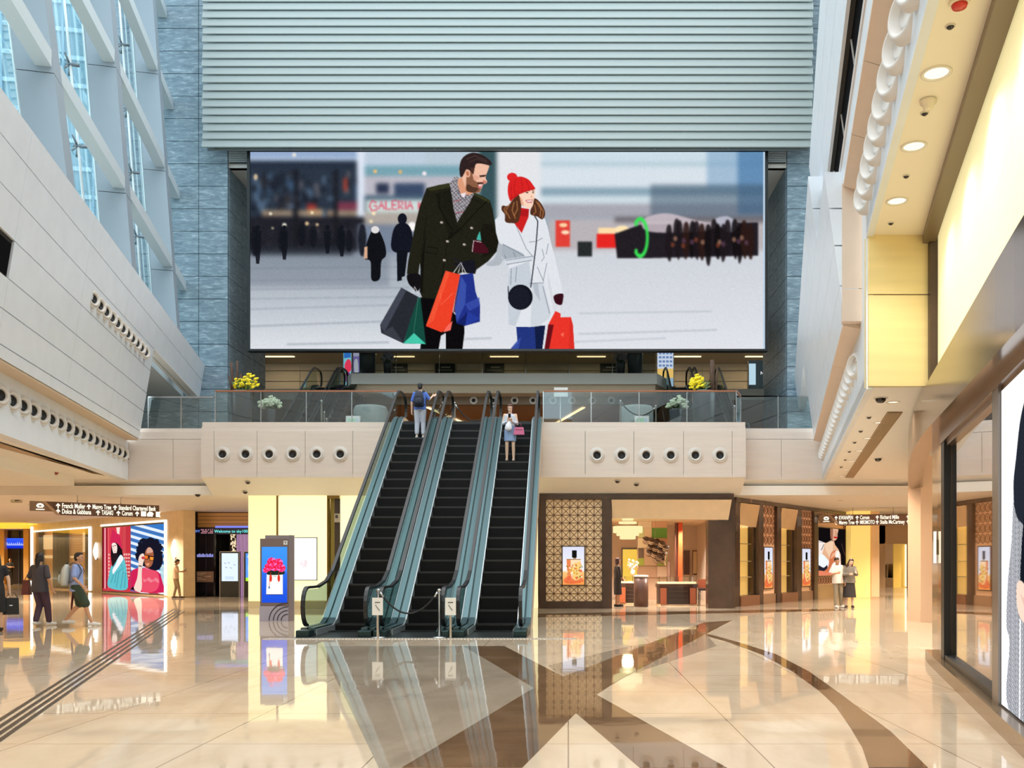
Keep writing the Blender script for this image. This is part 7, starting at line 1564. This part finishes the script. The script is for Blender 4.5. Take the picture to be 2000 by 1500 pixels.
def backpack(M, col, label, trim):
    b = MB(); loft(b, [((0, -.24, .93), .12, .07), ((0, -.25, 1.0), .155, .10), ((0, -.24, 1.18), .155, .105), ((0, -.22, 1.34), .12, .08), ((0, -.20, 1.42), .06, .04)])
    p = MB(); loft(p, [((0, -.34, .99), .09, .03), ((0, -.355, 1.06), .11, .035), ((0, -.345, 1.16), .105, .03), ((0, -.33, 1.19), .07, .02)])
    st = MB()
    for sd in (-1, 1): st.ribbon([(sd*.10, -.15, 1.40), (sd*.115, -.06, 1.465), (sd*.12, .06, 1.41), (sd*.13, .135, 1.27), (sd*.16, .06, 1.10), (sd*.13, -.15, 1.0)], .045, .012, (1, 0, 0))
    z = MB(); z.tube([(-.11, -.345, 1.22), (0, -.36, 1.255), (.11, -.345, 1.22)], .008, 5); z.tube([(.02, -.385, 1.13), (.02, -.385, 1.05)], .008, 5)
    hn = MB(); hn.tube([(-.04, -.2, 1.41), (-.03, -.2, 1.46), (.03, -.2, 1.46), (.04, -.2, 1.41)], .01, 6)
    m = pm('bag_%d_%d_%d' % col, col, .7); t = pm('bagtrim_%d_%d_%d' % trim, trim, .6)
    return carry('backpack', M, label, 'backpack', (0, -.24, .93), [('sack', b, m), ('front_pocket', p, m), ('strap', st, t), ('zip', z, t), ('handle', hn, t)])
Yp = 21.2
# man with the grey backpack, striding to the right
j = J(kL=(-.09, .05, .50), aL=(-.09, -.24, .14), kR=(.09, .20, .50), aR=(.10, .32, .09), eR=(.235, -.02, 1.12), wR=(.22, .16, .92), eL=(-.235, -.06, 1.12), wL=(-.23, .02, .88), head=(0, .05, 1.57), yaw=-.3)
r, M = person('person in pale blue shirt and dark green shorts striding right under a grey backpack', (wx(150, Yp), Yp, 0), -1.25, 1.72, j, [('shirt', (150, 168, 222), dict(sleeve=.85, loose=.02, hem=-.13)), ('shorts', (52, 66, 50), dict(length=.95, loose=.025)), ('shoes', (230, 226, 220))], skin=1, foot_yaw=(0, 0))
backpack(M, (204, 204, 196), 'light grey backpack on the back of the person in green shorts', (60, 66, 76))
u = MB(); u.tube([(-.22, -.10, .86), (-.22, -.14, .5), (-.22, -.16, .22)], [.028, .024, .008], 8); u2 = MB(); u2.tube([(-.22, -.10, .86), (-.22, -.09, .93), (-.2, -.08, .95)], .011, 6)
carry('umbrella', M, 'folded dark red umbrella hanging beside the person in green shorts', 'umbrella', (-.22, -.14, .22), [('canopy', u, pm('umbrella_maroon', (96, 32, 36), .6)), ('handle', u2, pm('umbrella_handle', (50, 36, 30), .5))])
# woman in dark clothes, seen from behind
j = J(kL=(-.08, .10, .50), aL=(-.03, -.10, .12), kR=(.08, .14, .50), aR=(.08, .20, .09), eR=(.25, -.05, 1.12), wR=(.27, .06, .88), eL=(-.25, -.03, 1.13), wL=(-.24, .14, 1.02), yaw=-.1)
r, M = person('person in dark grey top with long tied hair walking away at the left', (wx(78, Yp), Yp, 0), -.15, 1.70, j, [('shirt', (66, 62, 70), dict(sleeve=.9, loose=.025, hem=-.14)), ('trousers', (74, 52, 70), dict(length=1.92, loose=.012)), ('shoes', (226, 222, 216))], skin=1, hair=(34, 24, 24), hairstyle='tied', foot_yaw=(-.2, .2))
b = tote(MB(), (-.33, -.02, .73), .20, .12, .34, .7); h = MB(); h.tube([(-.38, -.02, 1.07), (-.34, .02, 1.2), (-.26, .08, 1.10), (-.30, .0, 1.07)], .010, 6)
carry('handbag', M, 'dark red shoulder bag at the left side of the person walking away', 'handbag', (-.33, -.02, .73), [('pouch', b, pm('maroon_leather', (96, 36, 40), .4)), ('strap', h, pm('maroon_leather', (96, 36, 40), .4))])
# person cut by the left edge of the picture
Y3 = 19.4
j = J(eR=(.235, .02, 1.12), wR=(.25, .10, .86), kR=(.09, .10, .5), aR=(.09, .18, .09), kL=(-.09, .06, .5), aL=(-.09, -.16, .12))
r, M = person('person in black with long dark hair, cut off by the left picture edge', (wx(-9, Y3), Y3, 0), .5, 1.70, j, [('top', (30, 30, 36), dict(sleeve=.55, hem=-.06)), ('skirt', (26, 26, 28), dict(hem=.42, loose=.01)), ('shoes', (40, 36, 34))], hair=(26, 20, 20), hairstyle='long')
b = tote(MB(), (.28, .14, .36), .30, .13, .36, .92); h = MB(); 
h.tube([(.18, .14, .72), (.25, .14, .83), (.34, .14, .83), (.40, .14, .72)], .008, 6); k = MB(); k.box(.25, .31, .07, .075, .55, .57)
carry('shopping_bag', M, 'large black shopping bag carried at the left picture edge', 'bag', (.28, .14, .36), [('bag_body', b, black), ('handle', h, pm('bag_handle', (60, 50, 44), .6)), ('white_mark', k, pm('mark_white', (240, 240, 240), .5))])
# person with crossed arms at the far mall end
Yg = 59.5
j = J(eL=(-.26, .06, 1.13), wL=(.06, .17, 1.17), eR=(.26, .06, 1.12), wR=(-.07, .19, 1.12), outL=(0, .3, 1), outR=(0, .3, 1), curl=.4)
person('person in black with crossed arms standing at the far left mall end', (wx(20, Yg), Yg, 0), PI+.1, 1.72, j, [('shirt', (24, 22, 24), dict(sleeve=.8)), ('trousers', (28, 26, 28), dict(length=1.95)), ('shoes', (20, 18, 18))], skin=1, hair=(36, 28, 26))
# person reading by the marble wall
Yr = 37.4
j = J(eL=(-.22, .08, 1.14), wL=(-.08, .27, 1.14), eR=(.22, .08, 1.14), wR=(.10, .30, 1.16), head=(0, .06, 1.56), tilt=-.45, outL=(.2, 0, 1), outR=(-.2, 0, 1), kR=(.11, .10, .49), aR=(.12, .16, .085), aL=(-.09, -.06, .085))
r, M = person('person in beige shirt and khaki trousers reading by the marble wall', (wx(343, Yr), Yr, 0), -1.0, 1.62, j, [('shirt', (222, 184, 150), dict(sleeve=.9, loose=.015)), ('trousers', (140, 118, 88), dict(length=1.93)), ('shoes', (70, 52, 42))], skin=1, hair=(56, 40, 32))
t = MB(); t.obox((.02, .36, 1.22), (.24, .014, .18), R=Matrix.Rotation(-.7, 3, 'X')); t2 = MB(); t2.obox((.02, .352, 1.225), (.21, .014, .15), R=Matrix.Rotation(-.7, 3, 'X'))
carry('tablet', M, 'dark tablet held by the person reading by the marble wall', 'tablet', (.02, .36, 1.15), [('case', t, black), ('screen', t2, pm('tablet_face', (90, 84, 80), .2))])
b = tote(MB(), (-.17, .06, .82), .09, .22, .18, .9); h = MB(); h.ribbon([(-.17, .05, .98), (-.10, .12, 1.25), (.08, .06, 1.45), (.12, -.06, 1.42), (-.05, -.13, 1.15), (-.17, .02, .98)], .025, .008, (0, 0, 1))
carry('shoulder_bag', M, 'small dark brown bag on the hip of the reading person', 'bag', (-.17, .06, .82), [('pouch', b, pm('dark_brown_leather', (74, 44, 34), .5)), ('strap', h, pm('dark_brown_leather', (74, 44, 34), .5))])
# the couple at the right
Yc = 29.6
j = J(head=(.06, .05, 1.555), roll=.25, tilt=-.4, yaw=-.35, neck=(.02, 0, 1.425), eR=(.24, .05, 1.13), wR=(.20, .27, 1.16), eL=(-.24, -.03, 1.11), wL=(-.22, .08, .86), outR=(-.3, .2, 1), kL=(-.11, .03, .49), aL=(-.15, -.02, .085), kR=(.10, .05, .49), aR=(.12, .06, .085))
r, M = person('person in white tee and grey trousers bending toward a phone, left of the couple', (wx(1636, Yc), Yc, 0), PI+.35, 1.66, j, [('shirt', (236, 222, 208), dict(sleeve=.8, loose=.025, hem=-.12)), ('trousers', (128, 116, 96), dict(length=1.95, loose=.008)), ('shoes', (226, 220, 210))], skin=1, hair=(30, 22, 20), foot_yaw=(-.3, .2))
j = J(head=(-.05, .05, 1.555), roll=-.28, tilt=-.35, yaw=.35, neck=(-.015, 0, 1.425), eL=(-.23, .08, 1.14), wL=(-.22, .28, 1.19), eR=(.23, .06, 1.13), wR=(-.02, .27, 1.15), outL=(.2, .1, 1), outR=(-.2, .2, 1))
r, M = person('person with long brown hair in grey jacket and black skirt, right of the couple', (wx(1659, Yc), Yc, 0), PI-.3, 1.62, j, [('jacket', (116, 108, 98), dict(sleeve=1.85, loose=.03, hem=-.08)), ('skirt', (34, 28, 28), dict(hem=.36, loose=.04)), ('shoes', (60, 40, 34))], hair=(64, 40, 30), hairstyle='long', foot_yaw=(-.2, .25))
t = MB(); t.obox((-.20, .38, 1.27), (.075, .012, .15), R=Matrix.Rotation(-.5, 3, 'X')); t2 = MB(); t2.obox((-.20, .373, 1.272), (.064, .012, .135), R=Matrix.Rotation(-.5, 3, 'X'))
carry('phone', M, 'phone held up between the two people of the couple', 'phone', (-.2, .38, 1.2), [('case', t, pm('phone_pale', (226, 220, 214), .3)), ('screen', t2, pm('phone_face', (60, 60, 66), .2))])
b = tote(MB(), (.30, .02, .92), .08, .22, .16, .9); h = MB(); h.ribbon([(.28, .08, 1.08), (.22, .1, 1.3), (.16, .02, 1.47), (.2, -.08, 1.3), (.28, -.06, 1.08)], .016, .007, (0, 1, 0))
carry('shoulder_bag', M, 'small white shoulder bag on the person in grey jacket', 'bag', (.30, .02, .92), [('pouch', b, pm('white_leather', (244, 238, 224), .4)), ('strap', h, pm('white_leather', (244, 238, 224), .4))])
# riders on the escalators
def stepz(y): k = math.floor((y-EY-.15)/.4); yy = .15+.4*k; return min(Z2, (yy+.2-.55)*math.tan(EA))+.009
ym = 27.32; zm = stepz(ym); xm = wx(820, 27.27)
j = J(eR=(.28, .02, 1.20), wR=(.36, .16, 1.33), fR=(.3, .4, .2), outR=(-.4, .2, .9), eL=(-.25, -.02, 1.11), wL=(-.26, .03, .86), kR=(.09, .05, .49), aR=(.095, .02, .085), curl=.8)
r, M = person('person in blue polo and pale trousers riding up the left escalator', (xm, ym, zm), 0, 1.66, j, [('shirt', (84, 120, 206), dict(sleeve=.8, loose=.02, hem=-.06)), ('trousers', (206, 208, 220), dict(length=1.8, loose=.015)), ('shoes', (226, 222, 216))], hair=(26, 22, 24), hairstyle='short')
backpack(M, (34, 40, 58), 'navy backpack of the person riding up the left escalator', (26, 30, 44))
yw = 26.02; zw = stepz(yw); xw = -1.66
j = J(sL=(-.16, -.01, 1.375), sR=(.16, -.01, 1.375), eL=(-.21, .0, 1.12), wL=(-.045, .20, 1.18), eR=(.21, .0, 1.12), wR=(.045, .20, 1.18), fL=(.1, .5, .6), fR=(-.1, .5, .6), outL=(.5, .4, .6), outR=(-.5, .4, .6), head=(0, .04, 1.575), tilt=-.3, curl=1.1)
r, M = person('person in pale cardigan and short blue skirt on the right escalator looking at a phone', (xw, yw, zw), PI, 1.64, j, [('top', (206, 212, 224), dict(sleeve=1.8, loose=-.008, hem=-.04, slim=.010)), ('skirt', (140, 164, 200), dict(hem=.60, loose=-.005)), ('shoes', (214, 190, 170))], hair=(86, 44, 34), hairstyle='bob')
t = MB(); t.obox((0, .30, 1.31), (.075, .012, .15), R=Matrix.Rotation(-.6, 3, 'X')); t2 = MB(); t2.obox((0, .293, 1.312), (.064, .012, .135), R=Matrix.Rotation(-.6, 3, 'X'))
carry('phone', M, 'dark phone held by the person on the right escalator', 'phone', (0, .3, 1.25), [('case', t, black), ('screen', t2, pm('phone_face', (60, 60, 66), .2))])
b = MB(); loft(b, [((.04, .24, .88), .05, .04), ((.04, .24, .95), .11, .07), ((.03, .235, 1.06), .085, .05), ((.02, .235, 1.17), .02, .02)]); h = MB(); h.tube([(.02, .235, 1.17), (.03, .225, 1.215)], .008, 5)
carry('plastic_bag', M, 'white plastic bag hanging from the hands of the escalator rider', 'bag', (.04, .24, .88), [('bag_body', b, pm('white_plastic', (240, 238, 244), .4)), ('handle', h, pm('white_plastic', (240, 238, 244), .4))])
b = tote(MB(), (-.27, .14, .78), .32, .12, .22, .82); h = MB(); h.tube([(-.35, .14, 1.0), (-.30, .10, 1.13), (-.19, .08, 1.13), (-.19, .14, 1.0)], .010, 6); h2 = MB(); h2.tube([(-.37, .2, .93), (-.17, .2, .93)], .006, 4)
carry('handbag', M, 'pink handbag on the arm of the person on the right escalator', 'handbag', (-.27, .14, .78), [('bag_body', b, pm('pink_leather', (196, 84, 124), .35)), ('handle', h, pm('plum_handle', (110, 40, 60), .4)), ('zip', h2, pm('plum_handle', (110, 40, 60), .4))])
# shop assistant in black at the shop entrance
Ya = 30.5
j = J(eL=(-.22, .02, 1.11), wL=(-.10, .16, .98), eR=(.22, .02, 1.11), wR=(.10, .16, .98), outL=(.3, .2, 1), outR=(-.3, .2, 1))
person('person in a black dress standing at the shop entrance edge', (wx(1206, Ya), Ya, 0), -1.3, 1.62, j, [('dress', (26, 20, 22), dict(sleeve=1.5, hem=-.2)), ('skirt', (26, 20, 22), dict(hem=.42)), ('shoes', (20, 18, 18))], skin=1, hair=(60, 30, 26), hairstyle='bob')
# ---------------------------------------------------------------- lamps
dl_ring = pm('downlight_ring', (236, 228, 214), .4); dl_lens = emis('downlight_lens', (255, 240, 214), 1.3)
def make_dl(R, P, name, label):
    r = thing(name, (0, 0, 0), label, 'downlight', 'recessed downlights')
    MB().lathe([(R, .0), (R, -.015), (R*.8, -.012), (R*.78, .0)], (0, 0, 0), 20, cap=False).build('ring', dl_ring, r)
    MB().lathe([(0.001, -.004), (R*.78, -.003)], (0, 0, 0), 20, cap=False).build('lens', dl_lens, r)
    if P: lamp(r, 'SPOT', (0, 0, -.03), P*4, (255, 240, 220), R*.7, spot=math.radians(130))
    return r
d0 = None
def dls(pts, R, P, fmt, group):
    proto = None
    for i, (x, y, z) in enumerate(pts):
        l = fmt(i, len(pts))
        if proto is None: proto = make_dl(R, P, 'ceiling_downlight', l); proto.location = (x, y, z); proto['group'] = group
        else: dup(proto, (x, y, z), None, l, group)
LP = 180
pts = [(LX(-7.1, y)-dx, y, CZ) for y in (9, 12.5, 16, 19.5, 23, 26.5) for dx in (2.4,)]
dls(pts, .12, LP*1.9, lambda i, n: 'recessed downlight in the low left ceiling, %s row from the back' % ORD[n-1-i], 'downlights in the left ceiling')
pts = [(-x, y, 3.86) for y in (14, 18.5, 23, 27) for x in (19, 24, 30)]
dls(pts, .12, LP*2, lambda i, n: 'recessed downlight in the lowered far left ceiling, row %s, %s from the hall' % (ORD[i//3], ORD[i % 3]), 'downlights in the lowered left ceiling')
pts = [(x, 31.8, SZ) for x in (-17, -13.2, -9, -6.5, -3.5, -.3, 3, 6.5, 9.5, 13)]
dls(pts, .10, LP*.8, lambda i, n: 'recessed downlight in the low ceiling along the shop fronts, %s from the left' % ORD[i], 'downlights along the shop fronts')
pts = [(RX(1.27, y)+.55, y, CZ) for y in (15.0, 17.2, 19.4, 21.6, 23.8, 26, 28)]
dls(pts, .11, LP*.6, lambda i, n: 'recessed downlight along the right gallery edge, %s past the yellow bulkhead' % ORD[i], 'downlights in the right ceiling')
pts = [(12, 27.5, CZ), (16, 31.5, SZ), (15, 36, SZ), (16.5, 42, SZ), (20, 47, SZ), (22, 51, SZ), (14.5, 34, SZ)]
dls(pts, .14, LP*2, lambda i, n: 'recessed downlight toward the far right corridor, %s from the hall' % ORD[i], 'downlights toward the right corridor')
pts = [(-20, 34, SZ), (-18, 37, SZ), (-25, 38, SZ), (-30, 44, SZ), (-34, 52, SZ), (-38, 58, SZ), (-27, 34, SZ)]
dls(pts, .14, LP*2, lambda i, n: 'recessed downlight toward the far left mall, %s from the hall' % ORD[i], 'downlights toward the left mall')
pts = [at(1829, 142, 1)*1, at(1785, 285, 1), at(1752, 392, 1)]
def onplane(px, py, z):
    Y = (z-H)*F/(PY-py); return (wx(px, Y), Y, z)
pts = [onplane(1829, 142, 6.43), onplane(1785, 285, 6.43), onplane(1752, 392, 6.43), onplane(1880, -80, 6.43)]
dls(pts, .15, 45, lambda i, n: 'large recessed downlight in the high right soffit, %s' % ['nearest in view', 'middle one', 'by the yellow bulkhead', 'above the camera side'][i], 'large downlights in the high right soffit')
pts = [onplane(1725, 765, CZ), onplane(1706, 799, CZ), onplane(1690, 824, CZ), onplane(1684, 850, CZ)]
# shop interior spots
pts = [(x, y, 3.0) for x in (1.5, 3, 4.6) for y in (30.8, 34.5)]
dls(pts, .06, 120, lambda i, n: 'small spotlight in the jewellery shop ceiling, %s row, %s from the left' % (['front', 'rear'][i % 2], ORD[i//2]), 'spotlights of the jewellery shop')
# cove lamps: gallery wall wash, shop window, upper floors
def cove(name, loc, L_, wdt, P_, rot, label, rgb=(255, 226, 150), ds=2.0):
    r = thing(name, loc, label, 'cove light')
    b = MB(); b.obox((0, 0, 0), (L_, wdt, .03), 0); o = b.build('diffuser', emis('cove_warm_%d' % int(10*ds), rgb, ds), r); o.matrix_parent_inverse = Matrix()
    o.rotation_euler = rot
    l = lamp(None, 'AREA', (0, 0, 0), P_, rgb, L_, rot, sizey=wdt); l.parent = r
    l.location = Matrix.Rotation(0, 3, 'X')@Vector((0, 0, 0))
    from mathutils import Euler
    off = Euler(rot).to_matrix()@Vector((0, 0, -.02)); l.location = off
    return r
# level two and three linear lights
for k, (px, w_) in enumerate(((540, 2.0), (785, 1.4), (985, 1.6), (1155, 1.6), (1343, 1.5), (1480, 1.4))):
    Yl = 51.0; cove('linear_ceiling_light', (wx(px, Yl), Yl, 12.97), w_, .18, 30, (0, 0, 0), 'slim warm ceiling light on the top floor behind the screen, %s from the left' % ORD[k], (255, 222, 168))
for k, (xa, ya, xb, yb) in enumerate(((wx(835, 41.8), 41.8, wx(915, 47.2), 47.2), (wx(1140, 41.8), 41.8, wx(1080, 47.2), 47.2))):
    d = math.atan2(yb-ya, xb-xa); cove('linear_ceiling_light', ((xa+xb)/2, (ya+yb)/2, 8.57), math.hypot(xb-xa, yb-ya), .16, 110, (0, 0, d), 'slanting warm light bar in the timber ceiling behind the %s escalator top' % ('left' if k == 0 else 'right'), (255, 196, 120))
